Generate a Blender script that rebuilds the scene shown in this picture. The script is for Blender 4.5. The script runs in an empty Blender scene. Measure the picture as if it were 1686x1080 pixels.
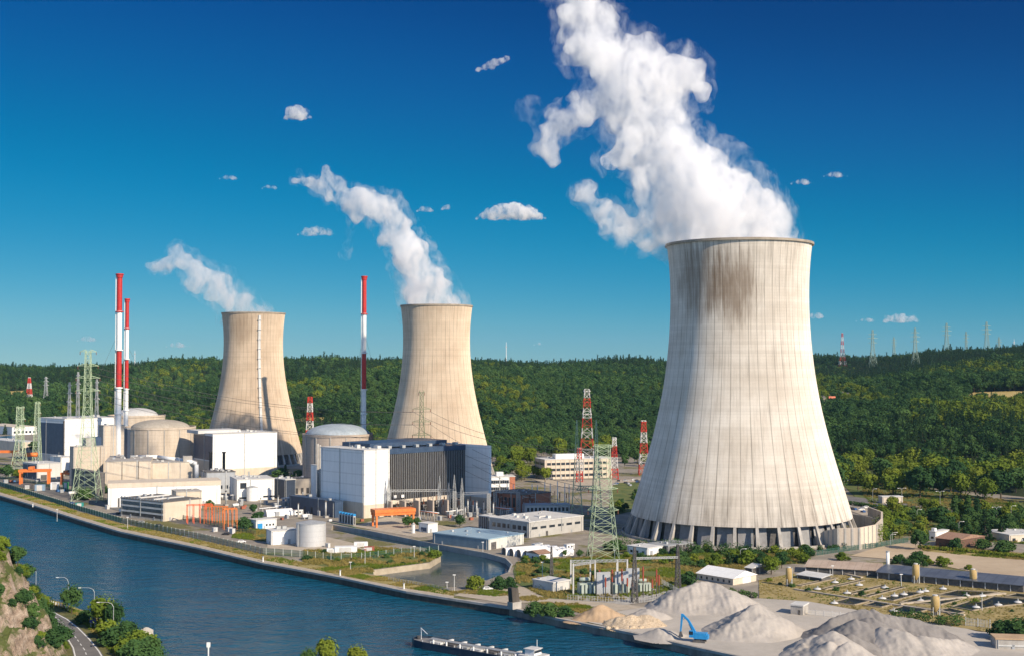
import bpy, bmesh, math, random
import numpy as np
from mathutils import Vector, Matrix, noise as mnoise
from mathutils.geometry import tessellate_polygon
sc = bpy.context.scene
COL = sc.collection
R_ = math.radians
# ---------------------------------------------------------------- camera
CAMZ, F, HOR = 94.0, 2100.0, 598.0
PITCH = math.atan((HOR - 540) / F)
cd = bpy.data.cameras.new('camera'); cam = bpy.data.objects.new('camera', cd); COL.objects.link(cam)
cam.location = (0, 0, CAMZ); cam.rotation_euler = (math.pi / 2 + PITCH, 0, 0)
cd.lens = F / 1686 * 36; cd.sensor_width = 36; cd.clip_start = 1; cd.clip_end = 60000
sc.camera = cam
# ---------------------------------------------------------------- light
SUN_AZ, SUN_EL = 315.0, 30.5          # azimuth measured from +X, counter-clockwise
sd = Vector((math.cos(R_(SUN_AZ)) * math.cos(R_(SUN_EL)), math.sin(R_(SUN_AZ)) * math.cos(R_(SUN_EL)), math.sin(R_(SUN_EL))))
sl = bpy.data.lights.new('sun', 'SUN'); sun = bpy.data.objects.new('sun', sl); COL.objects.link(sun)
sl.energy = 5.0; sl.angle = R_(0.53); sl.color = (1.0, 0.85, 0.66)
sun.rotation_euler = sd.to_track_quat('Z', 'Y').to_euler()
w = bpy.data.worlds.new('World'); sc.world = w; w.use_nodes = True
nt = w.node_tree
bg = nt.nodes['Background']
sky = nt.nodes.new('ShaderNodeTexSky'); sky.sky_type = 'NISHITA'; sky.sun_disc = False
sky.sun_elevation = R_(SUN_EL); sky.sun_rotation = R_(90 - SUN_AZ)
sky.altitude = 100; sky.air_density = 0.6; sky.dust_density = 0.0; sky.ozone_density = 3.0
# the deep polarised blue of the photograph: curves on the physical sky
def vscale(k):
    n = nt.nodes.new('ShaderNodeVectorMath'); n.operation = 'SCALE'; n.inputs['Scale'].default_value = k; return n
s1 = vscale(.1); s2 = vscale(6.667); cv = nt.nodes.new('ShaderNodeRGBCurve')
for ch, pts_ in enumerate((((0, 0), (.14, .0), (.26, .001), (.40, .032), (.65, .125), (1, .25)), ((0, 0), (.10, .008), (.188, .034), (.259, .070), (.431, .160), (.6, .225), (.78, .295), (1, .38)), ((0, 0), (.2, .072), (.365, .145), (.475, .225), (.67, .310), (.77, .35), (1, .42)))):
    c_ = cv.mapping.curves[ch]
    c_.points[0].location = pts_[0]; c_.points[1].location = pts_[-1]
    for p_ in pts_[1:-1]: c_.points.new(*p_)
cv.mapping.update()
nt.links.new(sky.outputs[0], s1.inputs[0]); nt.links.new(s1.outputs[0], cv.inputs['Color']); nt.links.new(cv.outputs[0], s2.inputs[0])
# the polarised band lies low and opposite the sun; overhead and behind the viewer the sky keeps its own brightness
geo = nt.nodes.new('ShaderNodeTexCoord'); sxyz = nt.nodes.new('ShaderNodeSeparateXYZ'); nt.links.new(geo.outputs['Generated'], sxyz.inputs[0])
def mrange(sock, a, b):
    n = nt.nodes.new('ShaderNodeMapRange'); n.interpolation_type = 'SMOOTHSTEP'; n.inputs['From Min'].default_value = a; n.inputs['From Max'].default_value = b; nt.links.new(sock, n.inputs['Value']); return n.outputs[0]
mxn = nt.nodes.new('ShaderNodeMath'); mxn.operation = 'MAXIMUM'
nt.links.new(mrange(sxyz.outputs[2], .34, .62), mxn.inputs[0]); nt.links.new(mrange(sxyz.outputs[1], .45, .0), mxn.inputs[1])
skm = nt.nodes.new('ShaderNodeMix'); skm.data_type = 'RGBA'; nt.links.new(mxn.outputs[0], skm.inputs[0])
nt.links.new(s2.outputs[0], skm.inputs[6]); nt.links.new(sky.outputs[0], skm.inputs[7])
nt.links.new(skm.outputs[2], bg.inputs['Color']); bg.inputs['Strength'].default_value = 0.15
vs = sc.view_settings
vs.view_transform = 'Standard'; vs.look = 'None'; vs.gamma = 1; vs.use_curve_mapping = False; vs.exposure = 0.5
cy = sc.cycles
cy.max_bounces = 14; cy.diffuse_bounces = 3; cy.glossy_bounces = 3; cy.transmission_bounces = 3
cy.transparent_max_bounces = 12; cy.volume_bounces = 12; cy.volume_step_rate = 1.0; cy.volume_max_steps = 256
cy.use_denoising = True; cy.caustics_reflective = False; cy.caustics_refractive = False
sc.render.film_transparent = False
cy.sample_clamp_indirect = 6

# ---------------------------------------------------------------- pixel <-> world
def _d(px, py):
    xn = (px - 843) / F; yn = (540 - py) / F
    return xn, math.cos(PITCH) - yn * math.sin(PITCH), math.sin(PITCH) + yn * math.cos(PITCH)
def P(px, py, z=0.0):
    """the point of the level z seen in that direction"""
    x, y, dz = _d(px, py); t = (z - CAMZ) / dz
    return Vector((t * x, t * y, z))
def PD(px, py, depth):
    """the point at that distance along Y"""
    x, y, dz = _d(px, py); t = depth / y
    return Vector((t * x, depth, CAMZ + t * dz))
def HZ(py, depth): return PD(843, py, depth).z
def XD(px, depth, py=700): return PD(px, py, depth).x

# ---------------------------------------------------------------- materials
MATS = {}
class NG:
    """tiny helper to wire shader nodes"""
    def __init__(s, m):
        m.use_nodes = True; s.t = m.node_tree; s.t.nodes.clear()
    def n(s, typ, **kw):
        nd = s.t.nodes.new('ShaderNode' + typ)
        for k, v in kw.items():
            if k.startswith('i_'):
                k = k[2:]; k = int(k) if k.isdigit() else k.replace('_', ' ')
                nd.inputs[k].default_value = v
            else: setattr(nd, k, v)
        return nd
    def l(s, a, b): s.t.links.new(a, b)
    def math(s, op, a, b=None, c=None, clamp=False):
        nd = s.t.nodes.new('ShaderNodeMath'); nd.operation = op; nd.use_clamp = clamp
        for i, v in enumerate((a, b, c)):
            if v is None: continue
            if isinstance(v, (int, float)): nd.inputs[i].default_value = v
            else: s.l(v, nd.inputs[i])
        return nd.outputs[0]
    def mix(s, f, a, b, blend='MIX'):
        nd = s.t.nodes.new('ShaderNodeMix'); nd.data_type = 'RGBA'; nd.blend_type = blend
        for i, v in ((0, f), (6, a), (7, b)):
            if isinstance(v, (int, float)): nd.inputs[i].default_value = v
            elif isinstance(v, (tuple, list)): nd.inputs[i].default_value = (*v[:3], 1)
            else: s.l(v, nd.inputs[i])
        return nd.outputs[2]
    def ramp(s, f, stops):
        nd = s.t.nodes.new('ShaderNodeValToRGB'); cr = nd.color_ramp
        while len(cr.elements) < len(stops): cr.elements.new(0.5)
        for e, (p, c) in zip(cr.elements, stops):
            e.position = p; e.color = (*c[:3], 1) if isinstance(c, (tuple, list)) else (c, c, c, 1)
        s.l(f, nd.inputs[0]); return nd.outputs[0]
    def noise(s, vec, scale, detail=4, rough=0.55, dist=0.0):
        nd = s.n('TexNoise'); nd.inputs['Scale'].default_value = scale; nd.inputs['Detail'].default_value = detail
        nd.inputs['Roughness'].default_value = rough; nd.inputs['Distortion'].default_value = dist
        if vec is not None: s.l(vec, nd.inputs['Vector'])
        return nd.outputs['Fac']
    def mapping(s, vec, scale=(1, 1, 1), loc=(0, 0, 0), rot=(0, 0, 0)):
        nd = s.n('Mapping'); nd.inputs['Scale'].default_value = scale; nd.inputs['Location'].default_value = loc
        nd.inputs['Rotation'].default_value = rot; s.l(vec, nd.inputs['Vector']); return nd.outputs[0]
    def out(s, bsdf, vol=None, disp=None):
        o = s.n('OutputMaterial')
        if bsdf is not None: s.l(bsdf, o.inputs['Surface'])
        if vol is not None: s.l(vol, o.inputs['Volume'])
    def bsdf(s, col, rough=0.7, metal=0.0, bump=None, bstr=0.3, bdist=0.1, spec=0.3):
        b = s.n('BsdfPrincipled')
        if isinstance(col, (tuple, list)): b.inputs['Base Color'].default_value = (*col[:3], 1)
        else: s.l(col, b.inputs['Base Color'])
        if isinstance(rough, (int, float)): b.inputs['Roughness'].default_value = rough
        else: s.l(rough, b.inputs['Roughness'])
        b.inputs['Metallic'].default_value = metal; b.inputs['Specular IOR Level'].default_value = spec
        if bump is not None:
            bp = s.n('Bump'); bp.inputs['Strength'].default_value = bstr; bp.inputs['Distance'].default_value = bdist
            s.l(bump, bp.inputs['Height']); s.l(bp.outputs[0], b.inputs['Normal'])
        return b.outputs[0]
def newmat(name):
    m = bpy.data.materials.new(name); return m, NG(m)
def mottled(name, c1, c2, scale=0.3, rough=0.8, metal=0.0, stretch=(1, 1, 1), bump=0.25, lines=None, spec=0.3, detail=5, dirt=0.0):
    """two tones blended by noise; lines=(axis, period, depth) adds panel joints"""
    if name in MATS: return MATS[name]
    m, g = newmat(name)
    tc = g.n('TexCoord').outputs['Object']
    v = g.mapping(tc, stretch)
    f = g.noise(v, scale, detail)
    f2 = g.noise(tc, scale * 7.3, 3)
    ff = g.math('ADD', g.math('MULTIPLY', f, 0.72), g.math('MULTIPLY', f2, 0.28))
    col = g.ramp(ff, [(0.36, c1), (0.64, c2)])
    h = f2
    if dirt:
        dv = g.mapping(tc, (0.5, 0.5, 0.03))
        dn = g.noise(dv, 1.1, 4, 0.65)
        col = g.mix(g.math('MULTIPLY', g.ramp(dn, [(0.45, 0.0), (0.75, 1.0)]), dirt), col, (0.12, 0.10, 0.08))
    if lines:
        sx = g.n('SeparateXYZ'); g.l(tc, sx.inputs[0])
        for (ax, per, dep) in lines:
            s = g.math('DIVIDE', sx.outputs[ax], per)
            fr = g.math('FRACT', s)
            ln = g.math('LESS_THAN', fr, 0.12)
            col = g.mix(g.math('MULTIPLY', ln, dep), col, (0.03, 0.03, 0.035))
    g.out(g.bsdf(col, rough, metal, h, bump, 0.08, spec))
    MATS[name] = m; return m

# ---------------------------------------------------------------- mesh builder
class MB:
    def __init__(s): s.v = []; s.f = []; s.m = []; s.mi = 0
    def add(s, vs, fs):
        o = len(s.v); s.v += [tuple(p) for p in vs]
        for f in fs: s.f.append(tuple(i + o for i in f)); s.m.append(s.mi)
        return s
    def hexa(s, b, t):
        return s.add(list(b) + list(t), [(3, 2, 1, 0), (4, 5, 6, 7), (0, 1, 5, 4), (1, 2, 6, 5), (2, 3, 7, 6), (3, 0, 4, 7)])
    def box(s, x0, x1, y0, y1, z0, z1):
        return s.hexa([(x0, y0, z0), (x1, y0, z0), (x1, y1, z0), (x0, y1, z0)], [(x0, y0, z1), (x1, y0, z1), (x1, y1, z1), (x0, y1, z1)])
    def bar(s, p, q, wd, wd2=None):
        p = Vector(p); q = Vector(q); d = q - p
        if d.length < 1e-6: return s
        d.normalize(); u = d.cross(Vector((0, 0, 1)))
        if u.length < 0.05: u = Vector((1, 0, 0))
        u.normalize(); v = d.cross(u); a = wd / 2; b = (wd2 or wd) / 2
        return s.hexa([p - u * a - v * a, p + u * a - v * a, p + u * a + v * a, p - u * a + v * a], [q - u * b - v * b, q + u * b - v * b, q + u * b + v * b, q - u * b + v * b])
    def tube(s, p, q, r0, r1=None, n=8, cap=True):
        p = Vector(p); q = Vector(q); d = (q - p).normalized(); r1 = r0 if r1 is None else r1
        u = d.cross(Vector((0, 0, 1)))
        if u.length < 0.05: u = Vector((1, 0, 0))
        u.normalize(); v = d.cross(u)
        ring = lambda c, r: [c + (u * math.cos(2 * math.pi * i / n) + v * math.sin(2 * math.pi * i / n)) * r for i in range(n)]
        vs = ring(p, r0) + ring(q, r1)
        fs = [(i, (i + 1) % n, n + (i + 1) % n, n + i) for i in range(n)]
        if cap: fs += [tuple(range(n - 1, -1, -1)), tuple(range(n, 2 * n))]
        return s.add(vs, fs)
    def lathe(s, prof, c=(0, 0), n=48, closed=False):
        k = len(prof); vs = []
        for i in range(n):
            a = 2 * math.pi * i / n
            for r, z in prof: vs.append((c[0] + r * math.cos(a), c[1] + r * math.sin(a), z))
        fs = []
        for i in range(n):
            j = (i + 1) % n
            for q in range(k - 1 if not closed else k):
                q2 = (q + 1) % k
                fs.append((i * k + q, j * k + q, j * k + q2, i * k + q2))
        return s.add(vs, fs)
    def prism(s, poly, z0, z1):
        n = len(poly); vs = [(p[0], p[1], z0) for p in poly] + [(p[0], p[1], z1) for p in poly]
        tris = tessellate_polygon([[Vector((p[0], p[1], 0)) for p in poly]])
        fs = [(i, (i + 1) % n, n + (i + 1) % n, n + i) for i in range(n)]
        fs += [tuple(t) for t in tris] + [tuple(n + i for i in t) for t in tris]
        return s.add(vs, fs)
    def wallpath(s, pts, th, z0, z1):
        """a wall of thickness th along a polyline; z1 may be a list"""
        for i in range(len(pts) - 1):
            a = Vector(pts[i][:2]); b = Vector(pts[i + 1][:2]); d = (b - a).normalized(); nrm = Vector((-d.y, d.x)) * th / 2
            za = z1[i] if isinstance(z1, (list, tuple)) else z1; zb = z1[i + 1] if isinstance(z1, (list, tuple)) else z1
            s.hexa([(*(a - nrm), z0), (*(b - nrm), z0), (*(b + nrm), z0), (*(a + nrm), z0)], [(*(a - nrm), za), (*(b - nrm), zb), (*(b + nrm), zb), (*(a + nrm), za)])
        return s
    def mesh(s, name, smooth=False):
        me = bpy.data.meshes.new(name); me.from_pydata(s.v, [], s.f)
        if smooth: me.polygons.foreach_set('use_smooth', [True] * len(me.polygons))
        bm = bmesh.new(); bm.from_mesh(me); bmesh.ops.recalc_face_normals(bm, faces=bm.faces); bm.to_mesh(me); bm.free()
        me.update(); return me
    def build(s, name, mat, parent=None, smooth=False, loc=None):
        me = s.mesh(name, smooth)
        mats = mat if isinstance(mat, (list, tuple)) else [mat]
        for mm in mats: me.materials.append(mm)
        if len(mats) > 1: me.polygons.foreach_set('material_index', s.m)
        o = bpy.data.objects.new(name, me); COL.objects.link(o)
        if parent: o.parent = parent
        if loc: o.location = loc
        return o
def tag(o, label=None, cat=None, group=None, kind=None):
    if label: o['label'] = label
    if cat: o['category'] = cat
    if group: o['group'] = group
    if kind: o['kind'] = kind
    return o
def empty(name, loc, rz=0.0, label=None, cat=None, group=None):
    o = bpy.data.objects.new(name, None); COL.objects.link(o); o.location = loc; o.rotation_euler = (0, 0, rz)
    o.empty_display_size = 1
    return tag(o, label, cat, group)
def struct(o): o['kind'] = 'structure'; return o
def stuff(o, label=None): o['kind'] = 'stuff'; tag(o, label); return o
def copy_tree(o, loc=None, rz=None, scale=None, label=None, group=None, parent=None):
    c = o.copy(); COL.objects.link(c)
    if parent: c.parent = parent
    if loc is not None: c.location = loc
    if rz is not None: c.rotation_euler = (0, 0, rz)
    if scale is not None: c.scale = (scale, scale, scale) if isinstance(scale, (int, float)) else scale
    if label: c['label'] = label
    if group: c['group'] = group
    for ch in o.children: copy_tree(ch, parent=c)
    return c
rnd = random.Random(7)

# ---------------------------------------------------------------- shared materials
C = lambda r, g, b: (r, g, b)
m_white = mottled('white_cladding', C(.74, .74, .72), C(.80, .80, .78), .05, .55, lines=[(2, 6.5, .14), (0, 4.2, .05), (1, 4.2, .05)], bump=.05, dirt=.14)
m_whitep = mottled('white_paint', C(.70, .70, .68), C(.80, .80, .78), .4, .5, bump=.05, dirt=.22)
m_conc = mottled('pale_concrete', C(.44, .37, .29), C(.56, .48, .39), .12, .9, stretch=(1, 1, .25), lines=[(2, 3.0, .12)], dirt=.28)
m_conc2 = mottled('grey_concrete', C(.30, .28, .25), C(.42, .40, .37), .2, .9, dirt=.3)
m_pinkconc = mottled('pinkish_concrete', C(.36, .30, .25), C(.44, .37, .31), .12, .9, stretch=(1, 1, .3), lines=[(2, 2.2, .12)], dirt=.15)
m_tan = mottled('tan_render', C(.50, .43, .34), C(.60, .52, .42), .2, .85, dirt=.15)
m_grey = mottled('grey_metal', C(.30, .32, .34), C(.38, .40, .42), .3, .5, metal=.2, dirt=.15)
m_ltgrey = mottled('light_grey_roof', C(.46, .46, .44), C(.58, .57, .55), .12, .8, dirt=.1)
m_dkroof = mottled('dark_flat_roof', C(.10, .095, .09), C(.17, .16, .15), .15, .9)
m_galv = mottled('galvanised_steel', C(.34, .35, .35), C(.46, .47, .46), .6, .5, metal=.3)
m_green = mottled('pale_green_steel', C(.32, .42, .26), C(.46, .54, .36), .6, .55)
m_fence = mottled('green_fence_steel', C(.03, .09, .07), C(.05, .13, .10), .6, .6)
m_orange = mottled('orange_paint', C(.60, .15, .03), C(.70, .20, .045), .6, .5, dirt=.15)
m_red = mottled('red_paint', C(.38, .018, .016), C(.46, .03, .025), .5, .5, dirt=.1)
m_brick = mottled('red_brick', C(.32, .12, .07), C(.42, .17, .10), 1.2, .85)
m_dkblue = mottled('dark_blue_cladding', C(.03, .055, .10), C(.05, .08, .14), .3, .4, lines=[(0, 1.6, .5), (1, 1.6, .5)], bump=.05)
m_blue = mottled('blue_paint', C(.02, .20, .46), C(.03, .26, .55), .8, .4)
m_black = mottled('black_steel', C(.015, .015, .017), C(.03, .03, .03), .8, .5)
m_glass = mottled('dark_window_glass', C(.015, .02, .03), C(.04, .05, .06), .3, .12, spec=.6, bump=0)
m_dark = mottled('dark_machinery', C(.05, .05, .055), C(.13, .12, .11), .7, .6)
m_asph = mottled('asphalt', C(.10, .095, .09), C(.15, .145, .135), .2, .9)
m_yellow = mottled('ochre_plastic', C(.36, .25, .09), C(.45, .32, .13), .5, .6, dirt=.3)
# ================================================================ setting: river, ground, hills
WZ = -3.0
def water_mat(name, deep, rough, wscale):
    m, g = newmat(name)
    pos = g.n('NewGeometry').outputs['Position']
    v = g.mapping(pos, (.8, 1.15, 1), rot=(0, 0, R_(12)))
    n1 = g.math('ADD', g.noise(v, wscale, 4, 0.6), g.math('MULTIPLY', g.noise(v, wscale * 3.1, 4, 0.6), .38))
    big = g.noise(g.mapping(pos, (1, 2.2, 1), rot=(0, 0, R_(50))), 0.016, 6, 0.62, 1.2)
    amp = g.ramp(big, [(0.35, 0.35), (0.65, 1.0)])
    col = g.mix(g.ramp(big, [(0.35, 0.0), (0.7, 1.0)]), deep, tuple(c * 1.35 for c in deep))
    b = g.n('BsdfPrincipled'); g.l(col, b.inputs['Base Color'])
    b.inputs['IOR'].default_value = 1.33; b.inputs['Specular IOR Level'].default_value = .42
    g.l(g.math('MULTIPLY_ADD', amp, .10, rough), b.inputs['Roughness'])
    bp = g.n('Bump'); bp.inputs['Distance'].default_value = 3.4; g.l(g.math('MULTIPLY', amp, 1.0), bp.inputs['Strength'])
    g.l(n1, bp.inputs['Height']); g.l(bp.outputs[0], b.inputs['Normal'])
    g.out(b.outputs[0]); return m
m_river = water_mat('river_water', (.003, .060, .105), .04, .125)
m_basin = water_mat('still_water', (.018, .042, .055), .05, .25)
m_basin.node_tree.nodes['Bump'].inputs['Distance'].default_value = 0.12

def sheet(name, outline, z, mat, holes=()):
    loops = [[Vector((p[0], p[1], 0)) for p in outline]] + [[Vector((p[0], p[1], 0)) for p in h] for h in holes]
    tris = tessellate_polygon(loops); vs = [(p.x, p.y, z) for lp in loops for p in lp]
    mb = MB(); mb.add(vs, tris); o = mb.build(name, mat)
    me = o.data
    if len(me.polygons) and me.polygons[0].normal.z < 0: me.flip_normals()
    return o
# big bed sheet out to the horizon
m_bed = mottled('river_bed_soil', C(.06, .07, .05), C(.09, .09, .06), .02, .95)
struct(sheet('ground', [(-14000, -1500), (14000, -1500), (14000, 14500), (-14000, 14500)], -9.0, m_bed))
struct(sheet('river', [(-1500, 150), (900, 150), (900, 1500), (-1500, 2600)], WZ, m_river))

QUAY = [(-420, 752), (-260, 768), (-120, 788), (0, 814.5), (60, 832), (130, 854), (200, 874.5), (330, 901.5), (433, 926), (560, 949.5), (671, 973), (747, 985), (840, 999), (924, 1018), (1040, 1040.5), (1144, 1064), (1230, 1082), (1400, 1118)]
QW = [P(x, y, 0) for x, y in QUAY]
BASIN = [(548, 864), (600, 872), (640, 880), (700, 892), (760, 903), (800, 910), (833, 919), (843, 929), (838, 941), (800, 955), (768, 966), (735, 967), (680, 956), (615, 946), (613, 938), (667, 931), (707, 926), (725, 915), (722, 906), (680, 899), (620, 889), (570, 877), (545, 872)]
BW = [P(x, y, 0) for x, y in BASIN]
# plant ground: gravel, worn asphalt and dry grass mixed
m, g = newmat('yard_ground'); m_yard = m
pos = g.n('NewGeometry').outputs['Position']
n1 = g.noise(pos, .018, 5); n2 = g.noise(pos, .12, 5); n3 = g.noise(pos, 1.2, 3)
base = g.mix(g.ramp(n2, [(.35, 0), (.65, 1)]), (.20, .175, .145), (.30, .265, .215))
grass = g.mix(g.ramp(n3, [(.35, 0), (.65, 1)]), (.07, .085, .025), (.20, .17, .06))
col = g.mix(g.ramp(g.math('ADD', g.math('MULTIPLY', n1, .7), g.math('MULTIPLY', n2, .3)), [(.52, 0), (.57, 1)]), base, grass)
g.out(g.bsdf(col, .95, 0, n3, .4, .1))
outline = QW + [Vector((900, 380, 0)), Vector((1500, 900, 0)), Vector((1500, 2500, 0)), Vector((-1500, 2500, 0)), Vector((-1500, 1250, 0))]
struct(sheet('yard_ground', outline, 0.0, m_yard, [BW]))
struct(sheet('basin_water', [p + (p - Vector((sum(q.x for q in BW) / len(BW), sum(q.y for q in BW) / len(BW), 0))) * .06 for p in BW], WZ + .6, m_basin))
# quay wall and basin wall
m_quay = mottled('quay_concrete', C(.16, .145, .125), C(.30, .27, .23), .25, .9, stretch=(1, 1, .4), dirt=.55)
m_sheetpile = mottled('dark_sheet_piling', C(.045, .04, .035), C(.10, .085, .07), .3, .9, stretch=(1, 1, .3), dirt=.5)
q = empty('quay_wall', QW[9], label='long dark concrete quay wall along the river bank', cat='wall')
def rel(pts, o): return [Vector(p) - o for p in pts]
MB().wallpath(rel(QW[:13], QW[9]), .9, -7, -.75).build('piling', m_sheetpile, q)
MB().wallpath(rel(QW[12:], QW[9]), 1.0, -7, -.75).build('wall', m_quay, q)
MB().wallpath(rel(QW, QW[9]), 1.5, -.75, .12).build('coping', m_conc2, q)
b = MB()
for i in range(0, 130):
    pass
mb = MB(); mb.wallpath(BW[0:9], .7, -4, .25)
tag(mb.build('basin_retaining_wall', m_conc2), 'curved low concrete wall edging the intake basin', 'wall')
mb = MB(); mb.wallpath(BW[9:23] + [BW[0]], .5, -4, .03)
tag(mb.build('earth_bank_edging', mottled('sandy_bank', C(.30, .25, .18), C(.42, .36, .27), .3, .95)), 'pale sandy edging of the grassy spit in the basin', 'embankment')

# ---------------------------------------------------------------- hills
RX = [-500, 0, 100, 200, 350, 480, 560, 640, 800, 900, 1000, 1090, 1345, 1400, 1500, 1600, 1686, 2300]
RY = [612, 611, 614, 609, 604, 602, 603, 601, 603, 611, 608, 606, 594, 597, 592, 588, 584, 576]
D0X = [-500, 0, 350, 560, 700, 900, 1100, 1350, 1500, 1686, 2300]
D0 = [2100, 1950, 1750, 1500, 1350, 1230, 1200, 1020, 990, 930, 800]
rs = np.random.RandomState(3)
WAV = [(rs.uniform(.0012, .0042), rs.uniform(0, 6.28), rs.uniform(0, 6.28)) for _ in range(9)]
def hill_h(x, y):
    """terrain height for arrays x, y"""
    px = 843 + F * x / np.maximum(y, 1)
    d = np.sqrt(x * x + y * y)
    d0 = np.interp(px, D0X, D0); yr = np.interp(px, RX, RY); d1 = 3000 + 250 * np.sin(px * .006)
    hr = CAMZ - (yr - HOR) * d1 / F
    t = np.clip((d - d0) / (d1 - d0), 0, 1)
    s = t * t * (3 - 2 * t) * .45 + t * .55
    h = hr * s
    u = np.zeros_like(h)
    for k, (fq, a, ph) in enumerate(WAV):
        u += np.sin((x * math.cos(a) + y * math.sin(a)) * fq * 2.4 + ph)
    h = h + u / 3 * 17.0 * np.sin(np.pi * t) ** .8
    far = np.clip((d - d1) / 1500, 0, 1)
    h = h - far * 22
    q = np.clip((d - d0) / 60, 0, 1)
    return np.where(d < d0, -12.0, np.maximum(h, -.6) * q - 12.0 * (1 - q) ** 2)
def hz(x, y): return float(hill_h(np.array([float(x)]), np.array([float(y)]))[0])
ds = np.concatenate([np.linspace(850, 3600, 150), np.geomspace(3700, 12000, 16)])
az = np.linspace(R_(-36), R_(36), 170)
vs = []
for dd in ds:
    x = dd * np.sin(az); y = dd * np.cos(az); z = hill_h(x, y)
    vs += list(zip(x.tolist(), y.tolist(), z.tolist()))
na = len(az)
fs = [(i * na + j, i * na + j + 1, (i + 1) * na + j + 1, (i + 1) * na + j) for i in range(len(ds) - 1) for j in range(na - 1)]
m, g = newmat('hill_ground'); m_hill = m
pos = g.n('NewGeometry').outputs['Position']
n2 = g.noise(pos, .02, 5); n3 = g.noise(pos, .3, 4)
g.out(g.bsdf(g.mix(g.ramp(n2, [(.4, 0), (.6, 1)]), (.020, .032, .012), (.045, .06, .018)), .95, 0, n3, .4, .3))
mb = MB(); mb.add(vs, fs)
struct(mb.build('hills', m_hill, smooth=True))
# ================================================================ vegetation
def leaf_mat(name, c1, c2, c3):
    m, g = newmat(name)
    oi = g.n('ObjectInfo'); pos = g.n('NewGeometry').outputs['Position']
    tc = g.n('TexCoord').outputs['Object']
    big = g.math('ADD', g.math('MULTIPLY', g.noise(pos, .005, 3), .6), g.math('MULTIPLY', g.noise(pos, .022, 3), .4)); sm = g.noise(tc, 1.4, 3)
    f = g.math('ADD', g.math('MULTIPLY', oi.outputs['Random'], .62), g.math('MULTIPLY_ADD', big, 2.2, -.88))
    col = g.ramp(f, [(.2, c1), (.5, c2), (.85, c3)])
    col = g.mix(g.ramp(sm, [(.35, 0), (.7, .35)]), col, tuple(min(1, c * 1.7) for c in c3))
    d = g.n('BsdfDiffuse'); g.l(col, d.inputs[0]); d.inputs[1].default_value = .9
    t = g.n('BsdfTranslucent'); g.l(g.mix(.5, col, (.10, .14, .02)), t.inputs[0])
    mx = g.n('MixShader'); mx.inputs[0].default_value = .18; g.l(d.outputs[0], mx.inputs[1]); g.l(t.outputs[0], mx.inputs[2])
    g.out(mx.outputs[0]); return m
m_leafA = leaf_mat('leaves_deciduous', (.022, .058, .024), (.040, .090, .032), (.078, .138, .040))
m_leafB = leaf_mat('leaves_bright', (.075, .120, .018), (.120, .175, .024), (.175, .21, .03))
m_leafC = leaf_mat('needles_dark', (.018, .042, .020), (.026, .058, .025), (.042, .078, .030))
m_dry = leaf_mat('dry_grass_blades', (.14, .13, .035), (.24, .20, .06), (.36, .28, .10))
m_bark = mottled('bark', C(.06, .045, .03), C(.12, .09, .065), 2, .95)

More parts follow.
